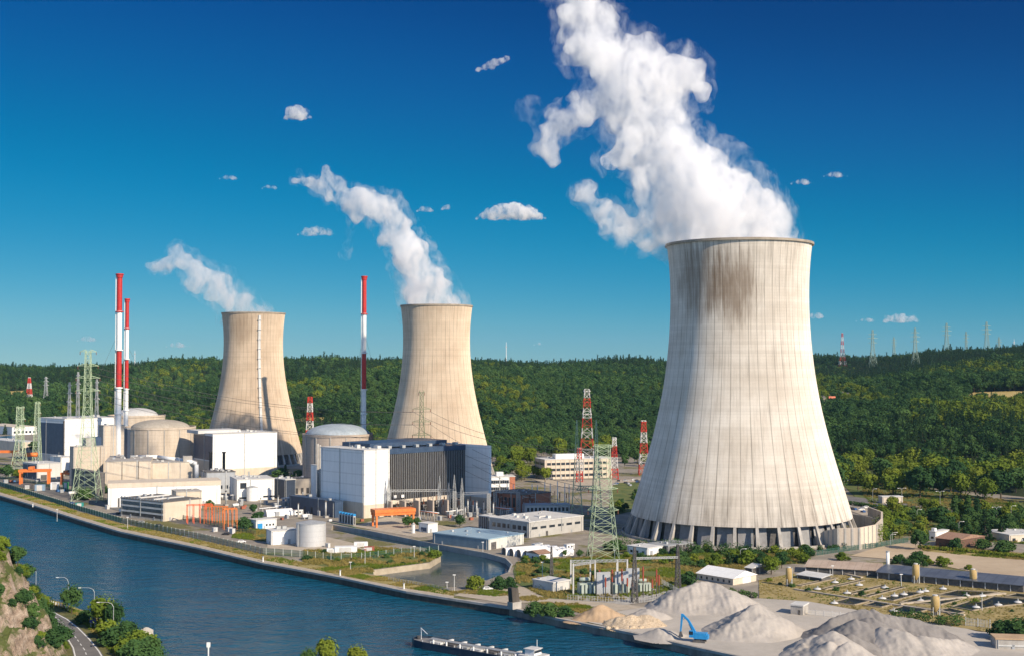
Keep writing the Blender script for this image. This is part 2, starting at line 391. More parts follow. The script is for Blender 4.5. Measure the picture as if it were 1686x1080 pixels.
def leaf_cluster(rng, mb, c, rad, n, size, squash=.8, up=.25):
    for _ in range(n):
        d = Vector((rng.gauss(0, 1), rng.gauss(0, 1), rng.gauss(0, 1)))
        if d.length < 1e-3: continue
        d.normalize(); rr = rad * (rng.random() ** .33)
        p = Vector(c) + Vector((d.x * rr, d.y * rr, d.z * rr * squash))
        nrm = (d + Vector((rng.gauss(0, .32), rng.gauss(0, .32), rng.gauss(0, .32) + up))).normalized()
        u = nrm.cross(Vector((rng.gauss(0, 1), rng.gauss(0, 1), rng.gauss(0, 1))))
        if u.length < 1e-3: continue
        u.normalize(); v = nrm.cross(u); s = size * rng.uniform(.6, 1.3)
        mb.add([p - u * s - v * s * .6, p + u * s * .9 - v * s * .7, p + u * s * .7 + v * s, p - u * s * .8 + v * s * .8 + nrm * s * .3], [(0, 1, 2, 3)])
def crown_mesh(seed, kind, leaves=700):
    """crown for a tree of unit height 1 (m scaled later): kind round, tall, conifer, bush, poplar"""
    rng = random.Random(seed); mb = MB()
    if kind == 'conifer':
        for k in range(15):
            t = k / 14; z = .12 + .86 * t; r = (.20 * (1 - t) + .012) * rng.uniform(.85, 1.15); nb = max(3, int(9 * (1 - t)) + 2)
            for j in range(nb):
                a = rng.uniform(0, 6.28); rr = r * rng.uniform(.45, 1)
                leaf_cluster(rng, mb, (rr * math.cos(a), rr * math.sin(a), z - rr * .35), .045, max(4, int(leaves / 130)), .026, .6)
    elif kind == 'bush':
        nc = 13 if leaves < 1500 else 30; q = 1 if leaves < 1500 else .68
        for k in range(nc):
            a = rng.uniform(0, 6.28); rr = rng.uniform(0, .46)
            leaf_cluster(rng, mb, (rr * math.cos(a), rr * math.sin(a), rng.uniform(.16, .80) * (1 - rr * .7)), rng.uniform(.15, .27) * q, int(leaves * .85 / nc), .055 * (1 if q == 1 else .8), .9)
        leaf_cluster(rng, mb, (0, 0, .42), .52, int(leaves * .15), .04, .85)
    elif kind == 'poplar':
        for k in range(16):
            z = .15 + .8 * k / 15; a = rng.uniform(0, 6.28); rr = .05 * rng.random()
            leaf_cluster(rng, mb, (rr * math.cos(a), rr * math.sin(a), z), .11 * (1 - .55 * abs(k / 15 - .4)), int(leaves / 16), .03, 1.1)
    else:
        wd = .34 if kind == 'round' else .24; z0 = .56 if kind == 'round' else .58
        nc = 17 if leaves < 1600 else 38; qq = 1 if leaves < 1600 else .66
        for k in range(nc):
            d = Vector((rng.gauss(0, 1), rng.gauss(0, 1), rng.gauss(0, 1))).normalized(); q = rng.uniform(.45, 1)
            hgt = .33 if kind == 'round' else .36
            c = (d.x * wd * q, d.y * wd * q, z0 + d.z * hgt * q * (.9 if d.z > 0 else .7))
            leaf_cluster(rng, mb, c, rng.uniform(.11, .19) * qq, int(leaves * .86 / nc), .042 * (1 if qq == 1 else .78), .85)
        leaf_cluster(rng, mb, (0, 0, z0), wd * 1.25, int(leaves * .14), .032, 1.05)
    return mb
def trunk_mb(seed, h=.75, r=.022, limbs=6):
    rng = random.Random(seed); mb = MB()
    p = Vector((0, 0, -.03)); rr = r
    top = Vector((rng.uniform(-.02, .02), rng.uniform(-.02, .02), h))
    mb.tube(p, p.lerp(top, .5), r, r * .7, 6, False); mb.tube(p.lerp(top, .5), top, r * .7, r * .2, 6, False)
    for k in range(limbs):
        t = rng.uniform(.4, .85); a = rng.uniform(0, 6.28); L = rng.uniform(.14, .26)
        s = p.lerp(top, t); mb.tube(s, s + Vector((math.cos(a) * L, math.sin(a) * L, L * .75)), r * .45, r * .12, 5, False)
    return mb
def tree_src(seed, kind, leaves, matl):
    """one joined mesh for mass planting"""
    cm = crown_mesh(seed, kind, leaves); k = len(cm.f); cm.mi = 1
    tm = trunk_mb(seed + 50, .6 if kind != 'bush' else .3, .02 if kind != 'bush' else .012, 3)
    cm.add(tm.v, tm.f); me = cm.mesh('wood_tree'); me.materials.append(matl); me.materials.append(m_bark)
    me.polygons.foreach_set('material_index', [0] * k + [1] * (len(me.polygons) - k))
    return bpy.data.objects.new('wood_tree', me)
def scatter(name, pts, sources, mat_dummy=None):
    """pts: list of (x,y,z, scale_xy, scale_z, rot, index)"""
    coll = bpy.data.collections.new(name + '_kinds')
    for i, s in enumerate(sources): s.name = 'kind_%02d' % i; coll.objects.link(s)
    me = bpy.data.meshes.new(name); me.from_pydata([p[:3] for p in pts], [], [])
    a = me.attributes.new('rot', 'FLOAT_VECTOR', 'POINT'); a.data.foreach_set('vector', [c for p in pts for c in (0.0, 0.0, p[5])])
    a = me.attributes.new('scl', 'FLOAT_VECTOR', 'POINT'); a.data.foreach_set('vector', [c for p in pts for c in (p[3], p[3], p[4])])
    a = me.attributes.new('idx', 'INT', 'POINT'); a.data.foreach_set('value', [int(p[6]) for p in pts])
    o = bpy.data.objects.new(name, me); COL.objects.link(o)
    ng = bpy.data.node_groups.new(name + '_planting', 'GeometryNodeTree')
    ng.interface.new_socket('Geometry', in_out='INPUT', socket_type='NodeSocketGeometry')
    ng.interface.new_socket('Geometry', in_out='OUTPUT', socket_type='NodeSocketGeometry')
    N = ng.nodes; gi = N.new('NodeGroupInput'); go = N.new('NodeGroupOutput')
    iop = N.new('GeometryNodeInstanceOnPoints'); ci = N.new('GeometryNodeCollectionInfo')
    ci.inputs['Collection'].default_value = coll; ci.inputs['Separate Children'].default_value = True; ci.inputs['Reset Children'].default_value = True
    def na(nm, tp):
        x = N.new('GeometryNodeInputNamedAttribute'); x.data_type = tp; x.inputs['Name'].default_value = nm
        return [s for s in x.outputs if s.enabled and s.name == 'Attribute'][0]
    L = ng.links
    L.new(gi.outputs[0], iop.inputs['Points']); L.new(ci.outputs[0], iop.inputs['Instance'])
    iop.inputs['Pick Instance'].default_value = True
    L.new(na('idx', 'INT'), iop.inputs['Instance Index']); L.new(na('rot', 'FLOAT_VECTOR'), iop.inputs['Rotation']); L.new(na('scl', 'FLOAT_VECTOR'), iop.inputs['Scale'])
    L.new(iop.outputs[0], go.inputs[0])
    md = o.modifiers.new('planting', 'NODES'); md.node_group = ng
    return o

# clearings on the hillside: (pixel polygon bounding centre, half size px) -> kept free of trees
def on_hill(px, py):
    """first terrain point along that line of sight"""
    x, y, dz = _d(px, py)
    dd = np.arange(900, 4000, 4.0); X = dd * x / y; Y = dd; Zr = CAMZ + dd * dz / y
    Zt = hill_h(X, Y); k = np.nonzero(Zt >= Zr)[0]
    i = k[0] if len(k) else len(dd) - 1
    return Vector((X[i], Y[i], Zt[i]))
def in_poly(px, py, poly):
    c = False; n = len(poly)
    for i in range(n):
        x1, y1 = poly[i]; x2, y2 = poly[i - 1]
        if (y1 > py) != (y2 > py) and px < (x2 - x1) * (py - y1) / (y2 - y1) + x1: c = not c
    return c
# cleared meadows on the slope, given as world polygons
def meadow(name, pix, c1, c2):
    pts = [on_hill(*p) for p in pix]
    cx = sum(p.x for p in pts) / len(pts); cyy = sum(p.y for p in pts) / len(pts)
    n = 28; vs = []; fs = []
    xs = [p.x for p in pts]; ys = [p.y for p in pts]
    gx = np.linspace(min(xs), max(xs), n); gy = np.linspace(min(ys), max(ys), n)
    ok = {}
    for j in range(n):
        for i in range(n):
            vs.append((gx[i], gy[j], hz(gx[i], gy[j]) + .5)); ok[(i, j)] = in_poly(gx[i], gy[j], [(p.x, p.y) for p in pts])
    for j in range(n - 1):
        for i in range(n - 1):
            if sum(ok[k] for k in ((i, j), (i + 1, j), (i, j + 1), (i + 1, j + 1))) >= 2: fs.append((j * n + i, j * n + i + 1, (j + 1) * n + i + 1, (j + 1) * n + i))
    mb = MB(); mb.add(vs, fs); struct(mb.build(name, mottled(name + '_soil', c1, c2, .05, .95), smooth=True))
    return [(p.x, p.y) for p in pts]
MEADOWS = [
    meadow('field', [(1588, 648), (1640, 645), (1760, 648), (1760, 657), (1650, 656), (1600, 653)], C(.34, .25, .08), C(.46, .35, .13)),
    meadow('field', [(790, 713), (850, 711), (862, 715), (800, 719)], C(.26, .21, .10), C(.36, .30, .15)),
    meadow('field', [(480, 690), (530, 687), (560, 690), (500, 696)], C(.10, .13, .03), C(.14, .17, .05)),
    meadow('field', [(0, 645), (70, 642), (90, 645), (20, 650)], C(.10, .14, .04), C(.14, .18, .05)),
    meadow('field', [(1400, 722), (1465, 720), (1470, 723), (1410, 725)], C(.30, .26, .10), C(.38, .32, .14)),
]
def near_meadow(x, y):
    for q in MEADOWS:
        cx = sum(p[0] for p in q) / len(q); cyy = sum(p[1] for p in q) / len(q)
        if abs(x - cx) < 250 and abs(y - cyy) < 300:
            if in_poly(x, y, q) or in_poly(x * (1 + 35 / y), y + 35, q) or in_poly(x * (1 + 70 / y), y + 70, q): return True
    return False
rs = np.random.RandomState(11)
pts = []
d_ = 930.0
VILLAGE = [on_hill(1368, 668), on_hill(1345, 672)]
NEAR_LIMIT = lambda px: np.interp(px, [0, 700, 1100, 1300, 1686, 2000], [1900, 1400, 1265, 1190, 1145, 1110])
while d_ < 3500:
    sp = 8.5 + (d_ - 900) / 2600 * 4.0
    n = int(d_ * R_(62) / sp)
    for k in range(n):
        a = R_(-31) + R_(62) * (k + rs.uniform(-.4, .4)) / n; dd = d_ + rs.uniform(-.45, .45) * sp
        pts.append((dd * math.sin(a), dd * math.cos(a)))
    d_ += sp
A = np.array(pts); hh = hill_h(A[:, 0], A[:, 1]); pxs = 843 + F * A[:, 0] / A[:, 1]; dist = np.hypot(A[:, 0], A[:, 1])
d0s = np.interp(pxs, D0X, D0)
conn = np.array([mnoise.noise(Vector((x * .0032, y * .0024, 3.3))) for x, y in A]); brt = np.array([mnoise.noise(Vector((x * .005, y * .0035, 5.7))) for x, y in A])
forest = []
for i, (x, y) in enumerate(A):
    if dist[i] < max(d0s[i] + 8, NEAR_LIMIT(pxs[i])) or near_meadow(x, y): continue
    if min((VILLAGE[0] - Vector((x, y, hh[i]))).length, (VILLAGE[1] - Vector((x, y, hh[i]))).length) < 34: continue
    t = (dist[i] - d0s[i]) / (3000 - d0s[i])
    pc = .08 + .8 * max(0, min(1, (t - .45) * 2.2)) * (.62 if pxs[i] > 1250 else .2) + (.5 if conn[i] > .22 else 0)
    if rs.rand() < pc: idx = 4 + rs.randint(2); s = rs.uniform(15, 23); sx = s * rs.uniform(.85, 1.1)
    else: idx = 3 if (dist[i] < 1750 and pxs[i] > 1250 and brt[i] > -.12 and rs.rand() < .5) or (brt[i] > .10 and rs.rand() < (.75 if pxs[i] > 1150 and dist[i] < 2300 else .34)) else rs.randint(3); s = rs.uniform(12, 20); sx = s * rs.uniform(.85, 1.2)
    ps = .95 + .55 * mnoise.noise(Vector((x * .006, y * .004, 8.1))); s *= ps; sx *= ps
    if rs.rand() < .14: s *= .6; sx *= .65
    elif rs.rand() < .08: s *= 1.25; sx *= 1.35
    forest.append((x, y, hh[i] - .4, sx, s, rs.uniform(0, 6.28), idx))
FSRC = [tree_src(1, 'round', 520, m_leafA), tree_src(2, 'round', 520, m_leafA), tree_src(3, 'tall', 480, m_leafA), tree_src(4, 'round', 480, m_leafB), tree_src(5, 'conifer', 520, m_leafC), tree_src(6, 'conifer', 520, m_leafC)]
o = scatter('forest', forest, FSRC)
stuff(o, 'dense mixed woodland covering the hills behind the plant')
print('forest trees', len(forest))
# ================================================================ cooling towers
def tower_mat(name, c1, c2, nrib, stain=None, warm=0.0):
    m, g = newmat(name)
    tc = g.n('TexCoord').outputs['Object']; sx = g.n('SeparateXYZ'); g.l(tc, sx.inputs[0])
    ang = g.math('ARCTAN2', sx.outputs[1], sx.outputs[0]); z = sx.outputs[2]
    # streaks run down the shell: noise in (angle, z) space
    cv = g.n('CombineXYZ'); g.l(g.math('MULTIPLY', ang, 26.0), cv.inputs[0]); g.l(g.math('MULTIPLY', z, .035), cv.inputs[1])
    st = g.noise(cv.outputs[0], 1.0, 6, .65)
    cv2 = g.n('CombineXYZ'); g.l(g.math('MULTIPLY', ang, 7.0), cv2.inputs[0]); g.l(g.math('MULTIPLY', z, .05), cv2.inputs[1])
    pat = g.noise(cv2.outputs[0], 1.0, 5, .6)
    blot = g.noise(tc, .06, 5, .6)
    col = g.mix(g.ramp(blot, [(.35, 0), (.65, 1)]), c1, c2)
    # every lift a slightly different pour
    lz = g.math('DIVIDE', z, 1.6); li = g.math('FLOOR', lz)
    wn = g.n('TexWhiteNoise'); wn.noise_dimensions = '1D'; g.l(li, wn.inputs['W'])
    col = g.mix(g.math('MULTIPLY', wn.outputs['Value'], .13), col, (.25, .215, .17))
    jn = g.math('LESS_THAN', g.math('FRACT', lz), .12)
    col = g.mix(g.math('MULTIPLY', jn, .08), col, (.17, .14, .11))
    rb = g.math('FRACT', g.math('MULTIPLY', ang, nrib / (2 * math.pi)))
    rl = g.math('LESS_THAN', rb, .085)
    col = g.mix(g.math('MULTIPLY', rl, g.math('MULTIPLY_ADD', st, .8, .0)), col, (.14, .115, .09))
    rb2 = g.math('LESS_THAN', g.math('FRACT', g.math('MULTIPLY', ang, nrib * 3 / (2 * math.pi))), .12)
    col = g.mix(g.math('MULTIPLY', rb2, .07), col, (.15, .13, .10))
    col = g.mix(g.math('MULTIPLY', g.ramp(st, [(.5, 0), (.8, 1)]), .42), col, (.20, .165, .125))
    zt = g.ramp(g.math('DIVIDE', z, 160.0), [(.06, 1.0), (.22, 0.0), (.80, 0.0), (.99, .55)])
    col = g.mix(g.math('MULTIPLY', g.math('MULTIPLY', zt, g.ramp(st, [(.38, 0), (.7, 1)])), .55), col, (.10, .08, .06))
    if stain:
        for (a0, z0, wa, wz, k) in stain:
            da = g.math('DIVIDE', g.math('SUBTRACT', ang, a0), wa); dz = g.math('DIVIDE', g.math('SUBTRACT', z, z0), wz)
            r2 = g.math('ADD', g.math('MULTIPLY', da, da), g.math('MULTIPLY', dz, dz))
            e = g.math('SUBTRACT', 1.15, r2)
            e = g.math('ADD', e, g.math('MULTIPLY_ADD', st, 2.0, -1.1)); e = g.math('ADD', e, g.math('MULTIPLY_ADD', pat, 1.6, -.8))
            f = g.math('MULTIPLY', g.ramp(e, [(.0, 0), (1.0, 1)]), k)
            col = g.mix(f, col, (.16, .10, .055))
    bh = g.math('ADD', g.math('MULTIPLY', jn, -.5), g.math('MULTIPLY', rl, 1.0))
    db = g.n('BsdfDiffuse'); g.l(col, db.inputs[0]); db.inputs[1].default_value = 1.0
    bp = g.n('Bump'); bp.inputs['Strength'].default_value = .35; bp.inputs['Distance'].default_value = .25; g.l(bh, bp.inputs['Height']); g.l(bp.outputs[0], db.inputs['Normal'])
    g.out(db.outputs[0]); return m
m_rimc = mottled('weathered_rim_concrete', C(.25, .215, .17), C(.36, .31, .25), .2, .9, dirt=.4)
m_panel = mottled('grey_inlet_panel', C(.16, .16, .165), C(.30, .30, .30), .08, .7, stretch=(1, 1, .2), dirt=.2)
def smooth_prof(zr, n=60):
    z = np.array([p[0] for p in zr]); r = np.array([p[1] for p in zr]); o = np.argsort(z); z = z[o]; r = r[o]
    zz = np.linspace(z[0], z[-1], n); k = np.polyfit(z, r, 5); return [(float(np.polyval(k, t)), float(t)) for t in zz]
def tower(name, label, c, zr, mat, nleg, legh, rimw, ladder=None, panels=True):
    root = empty(name, (c[0], c[1], 0), label=label, cat='cooling tower')
    pf = smooth_prof(zr); th = .9
    prof = pf + [(r - th, z) for r, z in reversed(pf)]
    MB().lathe(prof, n=144, closed=True).build('shell', mat, root, smooth=False)
    rt, zt = pf[-1]
    MB().lathe([(rt - 1.2, zt - .3), (rt + rimw, zt - .3), (rt + rimw, zt + 1.0), (rt - 1.2, zt + 1.0)], n=144, closed=True).build('rim', m_rimc, root)
    rb, zb = pf[0]; slope = (pf[3][0] - pf[0][0]) / (pf[3][1] - pf[0][1]); rg = rb - slope * zb * 1.0
    for k in range(nleg):
        a = 2 * math.pi * (k + .3) / nleg; d = Vector((math.cos(a), math.sin(a), 0)); t = Vector((-d.y, d.x, 0))
        mb = MB(); A = d * rg; B = d * (rb - .45) + Vector((0, 0, zb + .2)); w0, w1, dp = 1.0, .75, 1.3
        mb.hexa([A - t * w0 - d * dp, A + t * w0 - d * dp, A + t * w0 + d * dp, A - t * w0 + d * dp], [B - t * w1 - d * .4, B + t * w1 - d * .4, B + t * w1 + d * .4, B - t * w1 + d * .4])
        mb.build('leg', m_conc2, root)
    if panels:
        for k in range(nleg):
            a0 = 2 * math.pi * (k + .3 + .13) / nleg; a1 = 2 * math.pi * (k + .3 + .87) / nleg
            mb = MB(); r0, r1 = rg - 5.2, rb - 4.2
            pt = lambda a, r, z: (r * math.cos(a), r * math.sin(a), z)
            ok = (k * 7) % 5 != 0
            am = a0 + (a1 - a0) * (1.0 if ok else .52)
            mb.hexa([pt(a0, r0, 0), pt(am, r0, 0), pt(am, r0 - .3, 0), pt(a0, r0 - .3, 0)], [pt(a0, r1, zb - .3), pt(am, r1, zb - .3), pt(am, r1 - .3, zb - .3), pt(a0, r1 - .3, zb - .3)])
            mb.build('inlet_panel', m_panel, root)
    MB().lathe([(rg - 8, 0), (rg - 8, zb + 6), (rg - 8.5, zb + 6), (rg - 8.5, 0)], n=64, closed=True).build('fill_wall', m_dark, root)
    MB().lathe([(rg + 2.2, -.3), (rg + 2.2, 1.3), (rg + 1.7, 1.3), (rg + 1.7, -.3)], n=96, closed=True).build('basin_wall', m_conc2, root)
    if ladder is not None:
        mb = MB()
        for i in range(len(pf) - 2):
            (r0, z0), (r1, z1) = pf[i], pf[i + 1]; d = Vector((math.cos(ladder), math.sin(ladder), 0)); t = Vector((-d.y, d.x, 0))
            mb.hexa([d * (r0 - .1) - t * 1.1 + Vector((0, 0, z0)), d * (r0 - .1) + t * 1.1 + Vector((0, 0, z0)), d * (r0 + 1.1) + t * 1.1 + Vector((0, 0, z0)), d * (r0 + 1.1) - t * 1.1 + Vector((0, 0, z0))],
                    [d * (r1 - .1) - t * 1.1 + Vector((0, 0, z1)), d * (r1 - .1) + t * 1.1 + Vector((0, 0, z1)), d * (r1 + 1.1) + t * 1.1 + Vector((0, 0, z1)), d * (r1 + 1.1) - t * 1.1 + Vector((0, 0, z1))])
            if i % 4 == 0: mb.hexa([d * (r0) - t * 1.7 + Vector((0, 0, z0)), d * r0 + t * 1.7 + Vector((0, 0, z0)), d * (r0 + 1.9) + t * 1.7 + Vector((0, 0, z0)), d * (r0 + 1.9) - t * 1.7 + Vector((0, 0, z0))],
                                   [d * (r0) - t * 1.7 + Vector((0, 0, z0 + .3)), d * r0 + t * 1.7 + Vector((0, 0, z0 + .3)), d * (r0 + 1.9) + t * 1.7 + Vector((0, 0, z0 + .3)), d * (r0 + 1.9) - t * 1.7 + Vector((0, 0, z0 + .3))])
        mb.build('ladder_shaft', m_ltgrey, root)
    return root
PR1 = [(159.4, 40.0), (147, 38.6), (134, 38.2), (120.4, 38.3), (100, 39.8), (83, 41.7), (66, 45.2), (49, 49.4), (32, 54.1), (15, 59.3), (10.5, 60.6)]
PR2 = [(140.5, 29.4), (127, 28.0), (114, 27.4), (101, 27.8), (88, 28.9), (75, 30.9), (62, 33.2), (49, 36.1), (36, 39.4), (23, 42.7), (10, 46.0)]
T1 = Vector((XD(1218, 712), 712, 0)); T2 = Vector((XD(718.5, 1012), 1012, 0)); PR2B = [(94 + (z - 94) * .964, r * .964) for z, r in PR2]; T3 = Vector((XD(416.5, 1205), 1205, 0))
def fa(T, off): return math.atan2(-T.y, -T.x) + R_(off)      # shell angle facing the viewer, turned by off degrees (positive = right)
mt1 = tower_mat('large_tower_concrete', (.64, .58, .50), (.75, .70, .625), 54, [(fa(T1, -33), 137, .50, 22, .56), (fa(T1, -4), 134, .38, 23, .62)])
mt2 = tower_mat('middle_tower_concrete', (.56, .45, .335), (.66, .555, .43), 50)
mt3 = tower_mat('far_tower_concrete', (.50, .395, .29), (.60, .49, .37), 48, [(fa(T3, -25), 125, .5, 16, .35)])
tower('cooling_tower', 'largest and nearest concrete cooling tower with a brown stain high on its shell', T1, PR1, mt1, 34, 10, 1.1)
tower('cooling_tower', 'tan cooling tower behind the dark glazed turbine hall', T2, PR2B, mt2, 40, 10, .5, panels=False)
tower('cooling_tower', 'smallest cooling tower with a pale ladder shaft down its front', T3, PR2, mt3, 40, 10, .5, ladder=fa(T3, 11), panels=False)
# ================================================================ buildings
def ray_hit(px, o, d):
    """distance along o + t d (ground plan) where the sight line of that pixel column crosses it"""
    k = (px - 843) / F / math.cos(PITCH)
    den = d[0] - k * d[1]
    return (k * o[1] - o[0]) / den
class Bld:
    """box building: near corner on the ground at a pixel, left face A and right face B reach to pixel columns xl, xr"""
    def __init__(s, name, label, px, py, xl, xr, ytop, wall, roof=None, phi=44, cat='building', group=None, L=None, R=None, h=None, base=0.0, parapet=.5, pitch=None):
        c = P(px, py, base); a = R_(phi); s.a = a
        s.dB = (math.cos(a), math.sin(a)); s.dA = (-math.sin(a), math.cos(a))
        s.R = R if R else ray_hit(xr, c, s.dB); s.L = L if L else ray_hit(xl, c, s.dA)
        s.R = max(2.0, min(s.R, 200)); s.L = max(2.0, min(s.L, 160))
        s.h = h if h else HZ(ytop, c.y) - base
        s.c = c; s.root = empty(name, c, a, label, cat, group)
        MB().box(0, s.R, 0, s.L, -.5, s.h).build('wall', wall, s.root)
        rm = roof or m_dkroof
        mb = MB()
        if pitch:          # gable with the ridge along the long A direction (pitch>0) or along B (pitch<0)
            e = .5; q = abs(pitch)
            if pitch > 0:
                mb.add([(-e, -e, s.h), (s.R + e, -e, s.h), (s.R + e, s.L + e, s.h), (-e, s.L + e, s.h), (s.R / 2, -e, s.h + q), (s.R / 2, s.L + e, s.h + q)], [(0, 4, 5, 3), (4, 1, 2, 5), (0, 1, 4), (2, 3, 5), (0, 3, 2, 1)])
            else:
                mb.add([(-e, -e, s.h), (s.R + e, -e, s.h), (s.R + e, s.L + e, s.h), (-e, s.L + e, s.h), (-e, s.L / 2, s.h + q), (s.R + e, s.L / 2, s.h + q)], [(0, 1, 5, 4), (2, 3, 4, 5), (1, 2, 5), (3, 0, 4), (0, 3, 2, 1)])
        else:
            mb.box(-.25, s.R + .25, -.25, s.L + .25, s.h, s.h + parapet)
        mb.build('roof', rm, s.root)
    def face(s, f, u0, u1, z0, z1, mat, name='window', proud=.08, label=None, parent=None):
        mb = MB()
        if f == 'B': mb.box(u0, u1, -proud, .0, z0, z1)
        else: mb.box(-proud, 0, u0, u1, z0, z1)
        o = mb.build(name, mat, parent or s.root)
        if label: o['label'] = label
        return o
    def row(s, f, n, z0, z1, w, m0=1.0, m1=1.0, mat=None, name='window'):
        L = s.R if f == 'B' else s.L
        for i in range(n):
            u = m0 + (L - m0 - m1 - w) * (i / max(1, n - 1)); s.face(f, u, u + w, z0, z1, mat or m_glass, name)
    def top(s, x0, x1, y0, y1, h, mat, name='roof_unit', z=None):
        return MB().box(x0, x1, y0, y1, (s.h if z is None else z) + .05, (s.h if z is None else z) + h).build(name, mat, s.root)
    def vents(s, n, seed, mat=None, sz=(1, 2.5)):
        r = random.Random(seed)
        for i in range(n):
            x = r.uniform(.1, .85) * s.R; y = r.uniform(.1, .85) * s.L; w_ = r.uniform(*sz)
            MB().box(x, x + w_, y, y + w_ * .8, s.h + .3, s.h + .5 + w_ * .6).build('roof_vent', mat or m_galv, s.root)

_init = Bld.__init__
def _detailed(s, *a, **k):
    """every building also gets the small fittings such buildings have: doors, downpipes, roof vents, a hatch, a ladder"""
    _init(s, *a, **k)
    if s.h < 2.4 or k.get('pitch'): return
    r = random.Random(len(BLDS) * 13 + 5); BLDS.append(s); big = min(1.6, max(.7, s.h / 12))
    for f, L in (('A', s.L), ('B', s.R)):
        if L < 7: continue
        n = 1 + int(L / 22)
        for i in range(n):
            u = L * (i + r.uniform(.25, .75)) / n; s.face(f, u, u + 1.2 * big, 0, 2.3 * big, m_grey, 'door', .2)
        for u in (L * .02 + .2, L * .97 - .3): s.face(f, u, u + .22, 0, s.h - .1, m_galv, 'downpipe', .24)
        if L > 14 and s.h > 7:
            u = L * r.uniform(.3, .7); s.face(f, u, u + .6, 1.5, s.h + .9, m_galv, 'ladder', .3)
    if s.R > 7 and s.L > 7:
        for i in range(int(min(7, 1 + s.R * s.L / 130))):
            x = r.uniform(.08, .85) * s.R; y = r.uniform(.08, .85) * s.L; w_ = r.uniform(.7, 1.8) * big
            MB().box(x, x + w_, y, y + w_ * r.uniform(.6, 1.6), s.h + .2, s.h + .5 + w_ * r.uniform(.4, .9)).build('roof_vent', r.choice((m_galv, m_ltgrey, m_grey)), s.root)
        MB().bar((s.R * .3, s.L * .5, s.h), (s.R * .3, s.L * .5, s.h + 3.5 * big), .12).build('antenna', m_galv, s.root)
BLDS = []
Bld.__init__ = _detailed
# ---- turbine hall one (far left)
t = Bld('turbine_hall', 'white turbine hall with dark blue glazed flank at the far left', 106, 763, 64, 196, 690, m_white, m_ltgrey, phi=48)
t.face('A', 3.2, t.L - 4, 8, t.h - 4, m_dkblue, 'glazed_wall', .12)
t.face('A', .2, 2.9, .2, t.h - 1.5, mottled('dark_maroon_strip', C(.05, .03, .04), C(.07, .04, .05), .4, .6), 'corner_strip', .14)
t.face('A', 0, t.L, 0, 7.5, m_grey, 'base_wall', .2)
t.row('B', 4, 2, 6, 4, 6, 40)
t.top(5, 11, 6, 14, 1.6, m_galv); t.top(20, 28, 10, 16, 1.2, m_ltgrey)
# ---- concrete auxiliary blocks
b = Bld('concrete_block', 'tall plain tan concrete block beside the red and white chimneys', 170, 790, 164, 207, 701, m_conc, m_conc2, phi=40)
b.face('B', 6, 6.6, 0, b.h, m_conc2, 'expansion_joint', .05)
b = Bld('concrete_block', 'lower tan concrete block behind the tallest lattice pylon', 121, 800, 117, 172, 736, m_conc, m_conc2, phi=38)
b.face('B', b.R * .88, b.R * .9, 0, b.h, m_dark, 'drainpipe', .15)
b.top(b.R * .45, b.R * .75, 3, 12, 6.5, m_conc2, 'roof_house'); b.top(b.R * .78, b.R * .98, 3, 12, 7.0, m_dkblue, 'roof_house')
# ---- reactor buildings
def reactor(label, px, d, rpx, ytop, yapex, domepx, mat, dmat, ribs=True):
    c = Vector((XD(px, d, 720), d, 0)); r = rpx * d / F; zt = HZ(ytop, d - r); za = HZ(yapex, d); rd = domepx * d / F
    root = empty('reactor_building', c, 0, label, 'reactor')
    MB().lathe([(r, -1), (r, zt), (r - .8, zt), (r - .8, zt - 1), (0, zt - 1)], n=96).build('wall', mat, root)
    prof = []
    hD = za - zt
    for i in range(13):
        a = i / 12 * math.pi / 2; prof.append((rd * math.cos(a), zt - .9 + (hD + .9) * math.sin(a) ** 1.0))
    MB().lathe(prof, n=96).build('dome', dmat, root, smooth=True)
    if ribs:
        for k in range(14):
            a = 2 * math.pi * (k + .35) / 14; d_ = Vector((math.cos(a), math.sin(a), 0)); tt = Vector((-d_.y, d_.x, 0))
            mb = MB(); A = d_ * (r - .1); mb.hexa([A - tt * .45, A + tt * .45, A + tt * .45 + d_ * .5, A - tt * .45 + d_ * .5], [A - tt * .45 + Vector((0, 0, zt)), A + tt * .45 + Vector((0, 0, zt)), A + tt * .45 + d_ * .5 + Vector((0, 0, zt)), A - tt * .45 + d_ * .5 + Vector((0, 0, zt))])
            mb.build('wall_rib', m_conc2, root)
    MB().lathe([(r + .02, zt - 1.4), (r + .5, zt - 1.4), (r + .5, zt + .4), (r - .5, zt + .4)], n=96, closed=True).build('cornice', mat, root)
    return root
m_dome = mottled('weathered_dome_roof', C(.30, .27, .22), C(.40, .36, .30), .1, .9, dirt=.3)
m_dome2 = mottled('blue_grey_dome_roof', C(.26, .31, .35), C(.36, .41, .45), .12, .6, dirt=.25)
m_dome3 = mottled('pale_dome_roof', C(.40, .40, .40), C(.48, .48, .47), .1, .8, dirt=.2)
reactor('squat beige reactor building with a shallow brown dome, nearest the two chimneys', 264, 1112, 56, 705, 690, 47, m_conc, m_dome)
reactor('pale reactor dome rising behind the brown domed one', 225, 1260, 45, 685, 671, 34, m_conc, m_dome3, False)
reactor('reactor building with a blue grey dome beside the single chimney', 556, 1030, 56.5, 717, 697, 53, m_pinkconc, m_dome2)
# stair tower on reactor flank
b = Bld('service_tower', 'dark narrow service tower against the beige reactor wall', 209, 800, 206, 216, 706, m_dkblue, m_conc2, phi=40)
